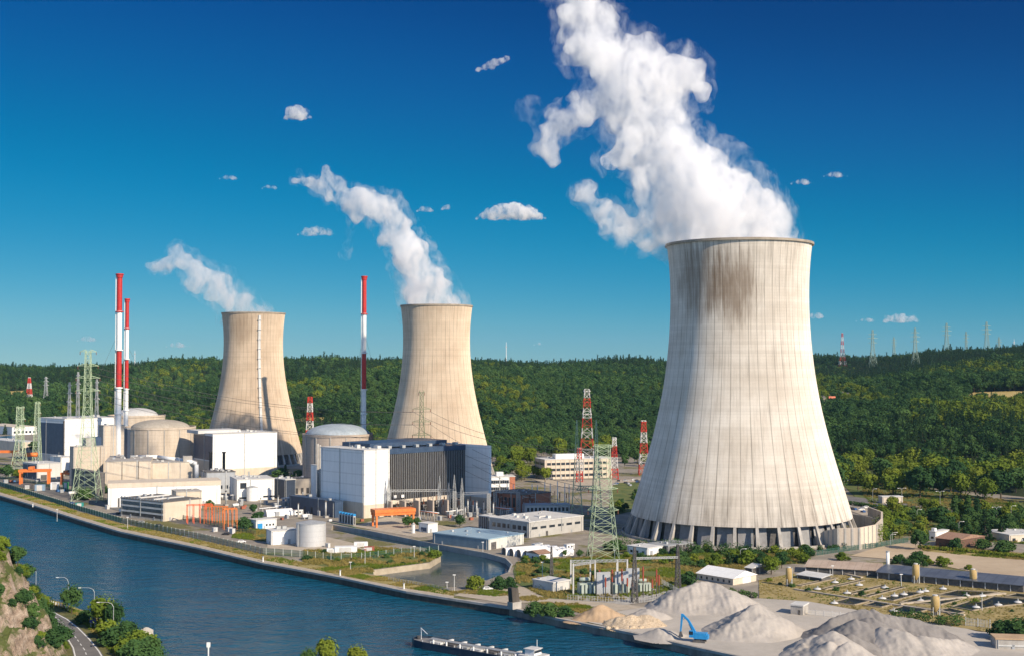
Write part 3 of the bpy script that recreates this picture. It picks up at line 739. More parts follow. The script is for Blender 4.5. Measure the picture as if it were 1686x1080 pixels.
# ---- chimneys
def chimney(label, px, ybase, d, rpx, ytop, bands, zbase=0.0, guys=None):
    c = PD(px, ybase, d); c.z = zbase; r = rpx * d / F; H = HZ(ytop, d) - zbase
    root = empty('chimney', c, 0, label, 'chimney')
    zs = [zbase] + [HZ(y, d) for y in bands] + [HZ(ytop, d)]
    for i in range(len(zs) - 1):
        red = (len(zs) - 2 - i) % 2 == 0
        q = MB().lathe([(r * (1.0 if i else 1.08), zs[i] - zbase), (r, zs[i + 1] - zbase)], n=20)
        o = q.build('red_band' if red else 'white_band', m_red if red else m_whitep, root, smooth=True)
    for z in zs[1:] + [zs[0] + (zs[1] - zs[0]) * .72]:
        rr = r * 1.55
        MB().lathe([(r * .98, z - zbase - 1.0), (rr, z - zbase - 1.0), (rr, z - zbase - .2), (r * .98, z - zbase - .2)], n=20, closed=True).build('gallery', m_red if z > zs[-3] or z == zs[-1] else m_whitep, root)
    MB().lathe([(r * 1.25, H - 3.2), (r * 1.35, H), (r * .8, H), (r * .8, H - 3.2)], n=20, closed=True).build('cap', m_red, root)
    MB().bar((-r * 1.25, -r * .3, 0), (-r * 1.25, -r * .3, H * .99), .55).build('ladder', m_whitep, root)
    if guys:
        for dx in guys: MB().tube((0, 0, H * .72), (dx, 20, 0), .09, n=4).build('guy_wire', m_dark, root)
    return root
chimney('thicker and taller red and white chimney of the pair standing by the beige reactor', 194.5, 757, 1040, 4.3, 451, [637, 575, 512], guys=(-60,))
chimney('thinner red and white chimney just right of the taller one', 207.5, 740, 1190, 3.0, 492, [639, 590, 540], guys=(55,))
chimney('single red and white chimney between the two smaller cooling towers', 599, 740, 1075, 3.6, 455, [640, 580, 516], guys=(-26, 30))
# white flue duct
c = P(194.5, 803); ro = empty('flue_duct', c, 0, 'white horizontal flue duct joining the foot of the tall chimney', 'duct')
path = [PD(196, 750, 1030), PD(203, 755, 1015), PD(228, 752, 1005), PD(260, 752, 1000), PD(290, 756, 990), PD(318, 761, 980)]
mb = MB()
for a_, b_ in zip(path, path[1:]): mb.tube(a_ - c, b_ - c, 1.5, n=12)
mb.build('pipe', m_whitep, ro, smooth=True)
mb = MB(); e = path[-1] - c; mb.tube(e, e + Vector((2.6, 0, -1.4)), 1.6, n=12); mb.tube(e + Vector((2.6, 0, -1.4)), e + Vector((2.8, 0, -16)), 1.6, n=12); mb.build('elbow', m_whitep, ro, smooth=True)
for i in (1, 2, 3, 4):
    mb = MB(); q_ = path[i] - c; mb.box(q_.x - .4, q_.x + .4, q_.y - .4, q_.y + .4, 0, q_.z - 1.2); mb.build('support', m_conc2, ro)
# ---- low buildings round the reactors
b = Bld('annex_building', 'broad low tan annex in front of the beige reactor', 173, 806, 170, 250, 760, m_tan, m_conc2, phi=14, L=60)
b.face('B', b.R * .36, b.R * .375, 0, b.h, m_dark, 'drainpipe', .2); b.face('B', b.R * .72, b.R * .735, 0, b.h, m_dark, 'drainpipe', .2)
b.vents(5, 3)
b = Bld('annex_building', 'tan annex wing under the bend of the white flue duct', 249, 802, 246, 326, 762, m_tan, m_conc2, phi=20, L=40)
b.face('B', b.R * .62, b.R * .64, 0, b.h, m_conc2, 'joint', .1); b.vents(4, 8); b.top(b.R * .7, b.R * .9, 2, 8, 4.5, m_conc2)
b = Bld('terrace_building', 'long flat tan terrace block with a white lower wall', 178, 835, 152, 365, 803, m_whitep, m_tan, phi=18, L=24, parapet=3.0)
b.row('B', 3, .2, 6, 1.2, 6, b.R * .72, m_dark, 'door'); b.vents(7, 5, m_conc2)
b = Bld('annex_building', 'little tan annex with a row of small square openings', 290, 838, 286, 334, 810, m_tan, m_conc2, phi=25, L=16)
b.row('B', 5, b.h * .5, b.h * .66, 1.2, 2, 2)
b = Bld('workshop', 'workshop with a dark glazed flank and plain tan gable beside the river fence', 269, 858, 201, 333, 827, m_tan, m_dkroof, phi=52)
for k in range(3): b.face('A', .4, b.L - .4, b.h * (.12 + .29 * k), b.h * (.30 + .29 * k), m_glass, 'window_band')
for k in range(3): b.face('A', .2, b.L - .2, b.h * (.31 + .29 * k), b.h * (.385 + .29 * k), m_ltgrey, 'spandrel', .12)
b.top(b.R * .1, b.R * .9, b.L * .3, b.L * .34, 1.2, m_ltgrey, 'skylight'); b.top(b.R * .1, b.R * .9, b.L * .64, b.L * .68, 1.2, m_ltgrey, 'skylight')
b.row('A', 14, b.h - .2, b.h + 1.4, 1.4, .5, .5, m_galv, 'roof_cowl')
# ---- white block of unit two
b = Bld('turbine_hall', 'big plain white hall in front of the tower with the ladder shaft', 350, 786, 320, 457, 715, m_white, m_ltgrey, phi=36)
b.face('B', .2, b.R - .2, 0, 6.4, m_tan, 'base_wall', .15)
b.row('B', 2, 2.2, 4.6, 7, b.R * .5, 10); b.face('A', 0, b.L, 14, b.h - 1.4, m_dkblue, 'flank_shade', .1); b.face('A', 0, b.L, 0, 13, m_tan, 'base_wall', .1)  # upper left flank is dark blue: its shade put into the colour
b.top(-6, b.R * .55, b.L * .4, b.L, 2.6, m_ltgrey, 'raised_roof')
# ---- service buildings between unit two and three
b = Bld('service_building', 'small white service building with dark slot windows behind a white silo', 390, 824, 386, 453, 790, m_whitep, m_ltgrey, phi=22, L=28)
b.face('B', 2.2, 6.5, b.h * .58, b.h * .86, m_glass); b.face('B', 1.5, 9, 1.2, 2.4, m_glass); b.face('B', 18, 26, 1.6, 2.8, m_glass); b.vents(4, 12)
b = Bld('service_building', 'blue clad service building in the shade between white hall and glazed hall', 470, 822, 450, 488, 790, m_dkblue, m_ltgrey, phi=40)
b.vents(3, 22)
b = Bld('service_building', 'low blue grey service block behind two black flue masts', 340, 812, 330, 389, 778, m_grey, m_dkroof, phi=25, L=20); b.vents(4, 9); b.row('B', 5, 3, 5.5, 2.2, 1, 1)
b = Bld('service_building', 'white low block beside the two black flue masts', 346, 808, 343, 372, 783, m_whitep, m_ltgrey, phi=25, L=14); b.vents(3, 19)
b = Bld('service_building', 'tan pump house behind the service silo', 484, 815, 480, 512, 788, m_tan, m_dkroof, phi=30, L=12); b.row('B', 3, 1, 5, 2, 1, 1, m_dark, 'door')
for lb, px in (('black flue mast left of its twin before the white hall', 347), ('black flue mast right of its twin before the white hall', 369)):
    d = 960; c = Vector((XD(px, d), d, 0)); z1 = HZ(745, d)
    r_ = empty('flue_mast', c, 0, lb, 'mast'); MB().lathe([(1.15, 0), (1.05, z1)], n=12).build('pipe', m_black, r_, smooth=True); MB().lathe([(1.0, z1), (1.5, z1), (1.5, z1 + .8), (1.0, z1 + .8)], n=12, closed=True).build('cap', m_black, r_); MB().box(-2, 2, -2, 2, 0, 1).build('footing', m_conc2, r_)
def silo(name, label, px, ybase, rpx, ytop, mat, cat='tank', roofh=1.2, smooth=True, bands=0, dmat=None):
    c = P(px, ybase); r = rpx * c.y / F; c.y += r; c.x = XD(px, c.y); h = HZ(ytop, c.y - r * .6)
    ro = empty(name, c, 0, label, cat)
    MB().lathe([(r, 0), (r, h)], n=48).build('tank_wall', mat, ro, smooth=True)
    MB().lathe([(r + .12, h - .15), (r + .12, h + .15), (0, h + roofh)], n=48).build('tank_roof', dmat or m_galv, ro)
    MB().lathe([(r + .6, -.2), (r + .6, .3), (0, .3)], n=48).build('footing', m_conc2, ro)
    mb = MB(); mb.bar((-r * .75, -r * .75, 0), (-r * .75, -r * .75, h), .5); mb.build('ladder', m_galv, ro)
    return ro, c, r, h
silo('silo', 'white service silo in front of the small white service building', 416, 825, 9, 802, m_whitep)
m_silver = mottled('silver_tank_sheet', C(.46, .46, .46), C(.56, .56, .55), .12, .45, metal=.25, stretch=(1, 1, .1), lines=[(2, 2.6, .10)], dirt=.12)
silo('storage_tank', 'large silver cylindrical storage tank by the intake basin', 513, 901, 24.5, 862, m_silver, roofh=1.6)
b = Bld('store_building', 'plain white box store attached to the left of the silver tank', 447, 897, 444, 492, 875, m_whitep, m_ltgrey, phi=26, L=10)
b.face('B', b.R * .62, b.R * .72, 0, 2.6, m_grey, 'door'); b.vents(2, 33)
b = Bld('store_building', 'little pale hut with a blue door near the orange frames', 422, 871, 412, 457, 857, m_whitep, m_ltgrey, phi=40)
b.face('B', .8, 4, 0, 3.2, m_blue, 'door', label='blue door'); b.row('B', 3, 1.4, 2.6, 1.2, 6, 1.5)
# horizontal white tank shed
c = P(457, 848); ro = empty('vehicle_shed', c, R_(30), 'small white barrel roofed shed before the dark blue building', 'shed')
mb = MB(); r_ = 3.6; n = 12; prof = [(r_ * math.cos(math.pi * i / n), r_ * 1.15 * math.sin(math.pi * i / n)) for i in range(n + 1)]
vs = [(-8 + k * 17, -p[0], p[1]) for k in (0, 1) for p in prof]; mb.add(vs, [(i, i + 1, n + 2 + i, n + 1 + i) for i in range(n)]); mb.build('roof', m_whitep, ro, smooth=True)
mb = MB(); mb.add([(8.8, -p[0], p[1]) for p in prof], [tuple(range(n + 1))]); mb.add([(-7.8, -p[0], p[1]) for p in prof], [tuple(range(n + 1))]); mb.build('end_wall', m_ltgrey, ro)
# ---- turbine hall three with the glazed front
t = Bld('turbine_hall', 'turbine hall with white corner block and tall dark striped glazing before the tan tower', 599, 853, 529, 642, 742, m_white, m_ltgrey, phi=44, parapet=.6)
H3 = t.h; base3 = H3 - (827 - 742) * t.c.y / F
t.face('A', .0, t.L, 0, base3, m_tan, 'base_wall', .15); t.face('B', .0, t.R, 0, base3 * .85, m_tan, 'base_wall', .15)
t.row('A', 7, 1.5, base3 - 1.2, 2.8, 2, 4, m_dark, 'louvre'); t.face('B', t.R * .35, t.R * .6, 0, 4.2, m_dark, 'door', .2)
loc = lambda px: ray_hit(px, (t.c.x + t.dA[0] * 3, t.c.y + t.dA[1] * 3), t.dB)
X0 = t.R; X1 = loc(766)
fin_o = (t.c.x + t.dB[0] * X1, t.c.y + t.dB[1] * X1); pfin = ray_hit(805, fin_o, (-t.dA[0], -t.dA[1]))
print('hall3', t.R, t.L, t.h, X1, pfin)
m, g = newmat('striped_glazing'); m_strip = m
tc = g.n('TexCoord').outputs['Object']; sx = g.n('SeparateXYZ'); g.l(tc, sx.inputs[0])
bay = g.math('LESS_THAN', g.noise(g.mapping(tc, (.25, .25, .02)), 1.0, 3), .5)
cc = g.mix(g.math('MULTIPLY', g.noise(g.mapping(tc, (1.5, 1.5, .05)), 1.0, 4), 1.0), (.010, .014, .022), (.055, .045, .035))
g.out(g.bsdf(cc, .22, 0, None, spec=.5))
MB().box(X0, X1, 3, t.L, -.5, H3 - 3.2).build('glazed_wall', m_strip, t.root)
MB().box(X0, X1, 2.6, t.L, H3 - 3.2, H3 - .1).build('fascia', m_dkblue, t.root)
n = 44
for i in range(n):
    x = X0 + .6 + (X1 - X0 - 1.0) * i / (n - 1)
    MB().box(x - .09, x + .09, 2.55, 2.95, 9, H3 - 3.3).build('mullion', m_galv if i < n * .5 else m_grey, t.root)  # right half darker: the largest tower's shadow put into the mullion colour
MB().box(X0, X1, 2.3, 3, 6.5, 9).build('spandrel', m_tan, t.root)
MB().box(X1 + .02, X1 + 2.2, -pfin, t.L, -.5, H3 + .3).build('end_wall', m_white, t.root)
MB().box(X1 - .08, X1, -pfin, 2.2, 0, base3 * .8).build('base_wall', m_tan, t.root)
MB().box(X0 - 6, X1 - 8, 12, t.L - 4, H3 + .6, H3 + 3.2).build('raised_roof', m_dkblue, t.root)  # dark blue paints the shade on this set-back roof volume
for k in range(6):
    x = X0 + 4 + k * (X1 - X0 - 10) / 5
    MB().box(x, x + 2.5, 6, 9, H3 + .05, H3 + 1.7).build('roof_vent', m_galv, t.root)
for px_ in (X0 + 5, X0 + 11): MB().box(px_, px_ + 2.2, 1.9, 2.4, 10.2, 12).build('sign_panel', m_whitep, t.root)
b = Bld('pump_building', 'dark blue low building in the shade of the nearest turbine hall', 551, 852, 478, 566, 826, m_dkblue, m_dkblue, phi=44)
b.row('A', 4, .3, 4.5, 1.6, 8, 16, m_glass, 'door'); b.vents(3, 4)
b = Bld('stair_tower', 'slim pale stair tower against the left flank of the glazed hall', 521, 822, 513, 524, 766, m_whitep, m_ltgrey, phi=44)
for k in range(2):
    d = 845; mb = MB(); x = XD(523.5 + 3.6 * k, d); c = Vector((x, d, 0)); mb.tube((0, 0, 0), (0, 0, HZ(730 + k * 2, d)), .75, n=10)
    o = mb.build('vent_pipe', m_conc2, None, True, c); tag(o, ('brown vent pipe nearer the dome on the hall flank', 'brown vent pipe nearer the hall on its left flank')[k], 'pipe')
# ---- buildings right of hall three
b = Bld('office_building', 'white office wing with two rows of windows and a red brick end', 803, 812, 799, 848, 785, m_whitep, m_ltgrey, phi=10, L=14)
for k in range(2): b.row('B', 9, b.h * (.18 + .42 * k), b.h * (.38 + .42 * k), 1.5, 1, 4.6)
b.face('B', b.R - 4.0, b.R, 0, b.h, m_brick, 'brick_end', .25); b.top(b.R * .35, b.R * .6, 3, 8, 3.2, m_whitep, 'penthouse')
b = Bld('brick_hall', 'red brick hall behind the switchyard gantries', 859, 842, 807, 907, 815, m_brick, m_dkroof, phi=44)
b.row('A', 7, b.h * .25, b.h * .8, 2.2, 2, 2); b.row('B', 3, .2, 4.4, 3, 4, 6, m_dark, 'door')
b = Bld('store_building', 'low grey building with a row of arched windows behind the flat office', 865, 848, 861, 938, 832, m_ltgrey, m_grey, phi=8, L=10)
b.row('B', 11, b.h * .4, b.h * .78, 1.5, 1, 1)
b = Bld('office_building', 'long three storey office block at the foot of the wooded hill', 897, 789, 881, 1007, 757, m_tan, m_ltgrey, phi=20)
for k in range(3): b.face('B', 1.2, b.R - 4, b.h * (.12 + .3 * k), b.h * (.25 + .3 * k), m_glass, 'window_band', .1)
for k in range(3): b.face('A', .8, b.L - 1, b.h * (.12 + .3 * k), b.h * (.25 + .3 * k), m_glass, 'window_band', .1)
for k in range(14): b.face('B', 1.2 + (b.R - 6) * k / 13, 1.8 + (b.R - 6) * k / 13, .2, b.h - .4, m_tan, 'pier', .3)
b.top(b.R * .18, b.R * .6, 3, 10, 4.2, m_whitep, 'penthouse'); b.face('B', b.R * .74, b.R * .77, 0, b.h + 2, m_tan, 'stair_shaft', .8)
# ---- flat office and blue shed
b = Bld('office_building', 'flat roofed grey office with window strips behind the blue grey shed', 871, 885, 806, 960, 860, mottled('grey_facade', C(.34, .335, .32), C(.42, .41, .39), .2, .8, dirt=.12), m_ltgrey, phi=44)
for k in range(7): b.face('A', 2 + (b.L - 7) * k / 6, 4.6 + (b.L - 7) * k / 6, b.h * .46, b.h * .74, m_glass)
for k in range(3): b.face('A', 2 + 4 * k, 4.6 + 4 * k, b.h * .08, b.h * .30, m_glass)
for k in range(6): b.face('B', 2 + (b.R - 9) * k / 5, 6.4 + (b.R - 9) * k / 5, b.h * .52, b.h * .68, m_glass)
b.face('B', b.R * .3, b.R * .34, 0, 2.6, m_dark, 'door'); b.top(b.R * .45, b.R * .62, b.L * .35, b.L * .5, 1.0, m_ltgrey); b.vents(5, 40, m_ltgrey)
b2 = Bld('canteen', 'glazed dark annex at the left end of the flat office', 806, 873, 788, 818, 851, m_glass, m_ltgrey, phi=44)
for k in range(6): b2.face('A', b2.L * k / 6, b2.L * k / 6 + .35, 0, b2.h, m_grey, 'pier', .15)
m_shed = mottled('blue_grey_corrugated', C(.12, .19, .25), C(.17, .25, .31), .3, .5, metal=.2, lines=[(0, .9, .25), (1, .9, .25)], dirt=.12)
m_shedr = mottled('pale_blue_roof', C(.26, .38, .46), C(.34, .46, .53), .1, .5, metal=.15, lines=[(0, 2.0, .12)])
b = Bld('storage_shed', 'long low blue grey corrugated shed beside the basin', 804, 905, 713, 862, 888, m_shed, m_shedr, phi=50)
b.face('B', .1, b.R, 0, b.h, mottled('cream_sheet', C(.50, .50, .46), C(.58, .58, .53), .3, .7, lines=[(0, 1.2, .25)]), 'end_wall', .1)
b.row('B', 6, .5, b.h * .72, .5, 2, 2, m_galv, 'door_frame'); b.face('B', 2, 6, 0, b.h * .7, m_dark, 'door', .14)
b = Bld('kiosk', 'small white kiosk with a shaded blue flank by the basin wall', 705, 877, 690, 721, 863, m_whitep, m_ltgrey, phi=44); b.face('A', 1.5, b.L - 2, .6, 2.8, m_dkblue, 'door'); b.face('B', 1, 2.6, 0, 2.3, m_grey, 'door')  # the wide dark blue panel on the left flank is painted shade
silo('silo', 'slim white cylinder by the round tree in front of the basin', 681, 878, 2.6, 863, m_whitep)
# ---- barrel vault tents
proto = None
c0 = P(866, 918); dirx = Vector((math.cos(R_(30)), math.sin(R_(30)), 0)); diry = Vector((-dirx.y, dirx.x, 0))
TL = ['nearest white barrel roof of the row of tents', 'second nearest white barrel roof of the row of tents', 'second farthest white barrel roof of the row of tents', 'farthest white barrel roof of the row, beside the basin']
for k in range(4):
    c = c0 + Vector((-.78, .45, 0)) * (4.6 * k) + Vector((0, 1.5 * k, 0))
    if proto is None:
        ro = empty('barrel_tent', c, R_(26), TL[0], 'tent', 'white barrel roofed tents'); n = 12; r_ = 2.7; Lb = 25
        prof = [(r_ * math.cos(math.pi * i / n), 1.6 + 1.9 * math.sin(math.pi * i / n)) for i in range(n + 1)]; prof = [(r_, 0)] + prof + [(-r_, 0)]
        mb = MB(); q = len(prof); mb.add([(x, p[0], p[1]) for x in (0, Lb) for p in prof], [(i, i + 1, q + i + 1, q + i) for i in range(q - 1)]); mb.build('roof', m_whitep, ro, smooth=False)
        mb = MB(); mb.add([(.3, p[0] * .97, p[1] * .98) for p in prof], [tuple(range(q))]); mb.build('door', m_dark, ro)
        mb = MB(); mb.add([(Lb - .1, p[0], p[1]) for p in prof], [tuple(range(q))]); mb.build('end_wall', m_whitep, ro)
        proto = ro
    else: copy_tree(proto, c, label=TL[k])
b = Bld('hut', 'small white hut with a brown gable roof in front of the tents', 888, 924, 866, 907, 912, m_whitep, mottled('brown_tiles', C(.22, .13, .09), C(.32, .20, .14), .8, .9), phi=38, pitch=-1.3)
b.face('B', 1.2, 2.2, 0, 2, m_tan, 'door'); b.row('A', 3, 1, 2, 1, 1, 1)
b = Bld('store_building', 'white flat store with grey flank near the hedge of the largest tower', 1066, 916, 1032, 1090, 903, m_whitep, m_ltgrey, phi=44); b.row('A', 3, 1.2, 2.4, 1.4, 2, 2); b.face('B', 2, 4, 0, 2.6, m_grey, 'door')
b = Bld('open_canopy', 'grey open canopy behind the white flat store', 1100, 913, 1066, 1140, 899, m_dark, m_galv, phi=40, cat='canopy', parapet=.3); b.row('B', 8, 0, b.h, .3, 0, .3, m_galv, 'post')
b = Bld('kiosk', 'low grey transformer hut in front of the transformer yard', 911, 975, 877, 938, 960, m_ltgrey, m_ltgrey, phi=44); b.face('B', 1, 2, 0, 2, m_grey, 'door'); b.face('B', 4, 5, 0, 2, m_grey, 'door')
b = Bld('farm_shed', 'white gable roofed shed beside the grey gravel heaps', 1207, 963, 1146, 1243, 952, m_tan, m_white, phi=42, pitch=2.6)
b.row('A', 6, .8, 1.9, .9, 1.5, 2); b.face('B', b.R * .4, b.R * .75, 0, 2.5, m_whitep, 'door'); b.face('A', .2, b.L, 0, .6, m_conc2, 'plinth')
b = Bld('open_shed', 'open sided shed roof behind the white gable shed', 1238, 946, 1225, 1262, 935, m_dark, m_ltgrey, phi=42, pitch=1.4, cat='shed')
b.row('B', 3, 0, b.h, .25, 0, .2, m_galv, 'post')
b = Bld('guard_hut', 'tiny concrete guard hut behind the sharp grey heap', 1322, 1013, 1299, 1328, 998, m_conc2, m_ltgrey, phi=60); b.face('A', 1, 1.8, 0, 1.9, m_dark, 'door')
# ---- far left yard
b = Bld('storage_shed', 'grey shed with a dark blue flank behind the left orange gantry', 61, 790, 40, 103, 764, m_ltgrey, m_ltgrey, phi=44); b.face('A', .5, b.L - .5, .5, b.h - 1, m_dkblue, 'flank'); b.face('B', 3, 8, 0, 4, m_dark, 'door')
b = Bld('store_building', 'long pale low building at the far left edge behind the pylon', 30, 745, -20, 62, 728, m_tan, m_ltgrey, phi=44); b.row('B', 5, 2, 5, 2, 2, 2)
b = Bld('store_building', 'white low store right of the dark glazed turbine hall flank', 100, 782, 84, 122, 753, m_whitep, m_ltgrey, phi=44); b.row('B', 4, 2, 4, 2, 2, 2)
b = Bld('store_building', 'dark small building behind the foot of the tallest pylon', 160, 818, 120, 175, 779, m_dark, m_dkroof, phi=40); b.row('B', 3, 1, 5, 2, 2, 2)
b = Bld('bridge_house', 'pale row of low buildings by the far reach of the river', 20, 716, -30, 62, 703, m_whitep, m_tan, phi=44); b.row('B', 6, 2, 5, 3, 2, 2)
# ================================================================ lattice pylons, gantries, masts
m, g = newmat('red_white_bands'); m_bands = m
oi = g.n('TexCoord').outputs['Object']; sx = g.n('SeparateXYZ'); g.l(oi, sx.inputs[0])
k = g.math('LESS_THAN', g.math('FRACT', g.math('DIVIDE', sx.outputs[2], 18.0)), .5)
g.out(g.bsdf(g.mix(k, (.62, .60, .57), (.50, .045, .03)), .6))
m_insul = mottled('brown_insulator', C(.13, .05, .03), C(.20, .08, .05), 1, .3)
def lattice(mb, w, z, th, diag=True, horiz=True):
    """four legged lattice: list of half widths w at heights z"""
    for i in range(len(z) - 1):
        a, b = w[i], w[i + 1]
        ca = [Vector((sx_ * a, sy * a, z[i])) for sx_, sy in ((-1, -1), (1, -1), (1, 1), (-1, 1))]
        cb = [Vector((sx_ * b, sy * b, z[i + 1])) for sx_, sy in ((-1, -1), (1, -1), (1, 1), (-1, 1))]
        for k in range(4):
            j = (k + 1) % 4
            mb.bar(ca[k], cb[k], th)
            if diag: mb.bar(ca[k], cb[j], th * .6); mb.bar(ca[j], cb[k], th * .6)
            if horiz: mb.bar(cb[k], cb[j], th * .6)
def zs_geo(h, wb, wt, n):
    z = [0]; r = []
    for i in range(n): r.append(1.0 - .55 * i / n)
    s = sum(r)
    for q in r: z.append(z[-1] + h * q / s)
    return z
def pylon(name, label, c, h, prof, arms, mat, th, n=9, rz=0.0, group=None, armd=1.6, tip=2.0, insul=True, mat_arm=None):
    """prof: [(t, halfwidth)], arms: [(z, halfspan)]"""
    ro = empty(name, c, rz, label, 'pylon', group)
    z = zs_geo(h, 0, 0, n); w = [float(np.interp(q / h, [p[0] for p in prof], [p[1] for p in prof])) for q in z]
    mb = MB(); lattice(mb, w, z, th); mb.build('lattice_mast', mat, ro)
    for (az_, sp) in arms:
        wm = float(np.interp(az_ / h, [p[0] for p in prof], [p[1] for p in prof]))
        mb = MB()
        for s in (-1, 1):
            tipp = Vector((s * sp, 0, az_))
            for sy in (-1, 1):
                mb.bar((s * wm, sy * wm, az_), tipp, th * .8); mb.bar((s * wm, sy * wm, az_ + armd), tipp, th * .7)
            for q in (.33, .66):
                x = s * (wm + (sp - wm) * q); mb.bar((x, -wm * (1 - q), az_), (x, 0, az_ + armd * (1 - q)), th * .5); mb.bar((x, -wm * (1 - q), az_), (x, wm * (1 - q), az_), th * .5)
        for sy in (-1, 1): mb.bar((-wm, sy * wm, az_), (wm, sy * wm, az_), th * .7)
        mb.build('crossarm', mat_arm or mat, ro)
        if insul:
            for s in (-1, 1):
                MB().tube((s * sp * .96, 0, az_ - .1), (s * sp * .96, 0, az_ - tip), .22, n=6).build('insulator', m_insul, ro)
    return ro
def at(px, py, d=None, z=0.0):
    if d is None: return P(px, py, z)
    p = PD(px, py, d); p.z = z; return p
S = lambda d: d / F
# tallest pylon before the reactors
c = at(143, 825); d = c.y; k = d / F
pylon('pylon', 'tallest pale green lattice pylon in front of the tan concrete blocks', c, HZ(577, d), [(0, 20.5 * k), (.40, 10 * k), (.62, 6 * k), (.86, 4.6 * k), (1, 4.0 * k)], [(HZ(643, d), 20 * k), (HZ(622, d), 20 * k), (HZ(602, d), 17 * k), (HZ(579, d), 13.5 * k)], m_green, .27, 15, .08)
c = at(32, 783); d = c.y; k = d / F
pylon('pylon', 'pale green pylon at the far left with a flat top bar', c, HZ(670, d), [(0, 12 * k), (.5, 5 * k), (1, 4.2 * k)], [(HZ(671, d), 7 * k), (HZ(690, d), 9 * k), (HZ(704, d), 9 * k)], m_green, .34, 11)
c = at(61, 745, 1200); d = 1200; k = d / F
pylon('pylon', 'narrow pale green pylon just left of the dark glazed hall flank', c, HZ(661, d), [(0, 6 * k), (.5, 4 * k), (1, 2.6 * k)], [(HZ(664, d), 5 * k), (HZ(680, d), 6 * k)], m_green, .34, 9)
for px, yt, d, lb in ((114, 629, 1350, 'grey pylon behind the white hall, nearest its glazed flank'), (128, 612, 1400, 'grey pylon half hidden just left of the tallest pylon'), (159, 624, 1380, 'grey pylon half hidden just right of the tallest pylon'), (75, 620, 2050, 'faint small grey pylon on the hillside left of the hall')):
    k = d / F; c = at(px, 700, d, max(0, hz(XD(px, d), d)))
    h = HZ(yt, d) - c.z; pylon('pylon', lb, c, h, [(0, 5 * k), (.4, 2.5 * k), (1, .9 * k)], [(h * .72, 5 * k), (h * .84, 4.4 * k), (h * .95, 3.4 * k)], m_galv, .38, 9, insul=False)
# pylon standing before the tan tower
d = 930; k = d / F; c = at(694, 800, d)
pylon('pylon', 'dark green pylon seen against the tan cooling tower', c, HZ(645, d), [(0, 11 * k), (.35, 6.5 * k), (.75, 3.2 * k), (1, 2.6 * k)], [(HZ(716, d), 16 * k), (HZ(694, d), 15 * k), (HZ(673, d), 15 * k), (HZ(646, d), 5 * k)], mottled('olive_steel', C(.17, .19, .11), C(.23, .25, .16), .6, .6), .32, 12)
# front green pylon by the transformer yard
c = at(993, 919); d = c.y; k = d / F
pylon('pylon', 'big pale green pylon standing in the scrub before the largest tower', c, HZ(732, d), [(0, 23 * k), (.45, 15 * k), (.62, 12 * k), (1, 10.5 * k)], [(HZ(839, d), 26 * k), (HZ(804, d), 25 * k), (HZ(735, d), 17 * k)], m_green, .19, 13, .1, armd=1.2)
# twin spire portal
c = at(966, 849); d = c.y; k = d / F
ro = empty('portal_pylon', c, 0, 'pale green twin spire portal pylon behind the big green one', 'pylon')
for s in (-1, 1):
    mb = MB(); hh = HZ(691, d) * (1.0 if s < 0 else 1.0); z = zs_geo(hh, 0, 0, 12); w = [float(np.interp(q / hh, [0, .45, 1], [9 * k, 4.6 * k, .5 * k])) for q in z]
    lattice(mb, w, z, .22); mb.v = [(x + s * 16 * k, y, zz) for x, y, zz in mb.v]; mb.build('spire', m_green, ro)
mb = MB(); zb = HZ(806, d)
for i in range(8):
    x0, x1 = -16 * k + 4 * k * i, -16 * k + 4 * k * (i + 1)
    for yy in (-1.3, 1.3): mb.bar((x0, yy, zb), (x1, yy, zb), .3); mb.bar((x0, yy, zb + 2.4), (x1, yy, zb + 2.4), .3); mb.bar((x0, yy, zb), (x1, yy, zb + 2.4), .2)
mb.build('crossbeam', m_green, ro)
# red and white pylons
def rw(label, px, py, d, ytop, wb, wt, zb=0.0, arms=(), group=None, th=.34, n=11):
    k = d / F; c = at(px, py, d, zb); h = HZ(ytop, d) - zb
    return pylon('banded_pylon', label, c, h, [(0, wb * k), (.55, (wb * .42 + wt * .58) * k), (1, wt * k)], [(h * a, s * k) for a, s in arms], m_bands, th, n, group=group, insul=False)
rw('tallest red and white lattice pylon behind the long office block', 966.5, 780, 1150, 640, 12.5, 3.8, arms=((.97, 6), (.83, 7), (.68, 8)), th=.30)
rw('small red and white pylon in front of the long office block', 954, 792, 1015, 737, 5.5, 3.2, th=.36)
rw('slim red and white pylon at the right end of the long office block', 1011.5, 788, 1040, 720, 6.5, 2.5, arms=((.96, 4), (.8, 4.5)), th=.36)
rw('red and white pylon nearest the shaded side of the largest tower', 1060, 782, 1080, 692, 8.5, 3, arms=((.97, 5), (.82, 5.5)), th=.36)
rw('red and white pylon between the blue grey dome and the smallest tower', 510, 745, 1290, 653, 7.5, 3, arms=((.95, 4), (.8, 5)), th=.42)
rw('small red and white pylon on the hillside at the far left', 48, 657, 2100, 621, 5, 1.3, zb=max(0, hz(XD(48, 2100), 2100)), th=.7)
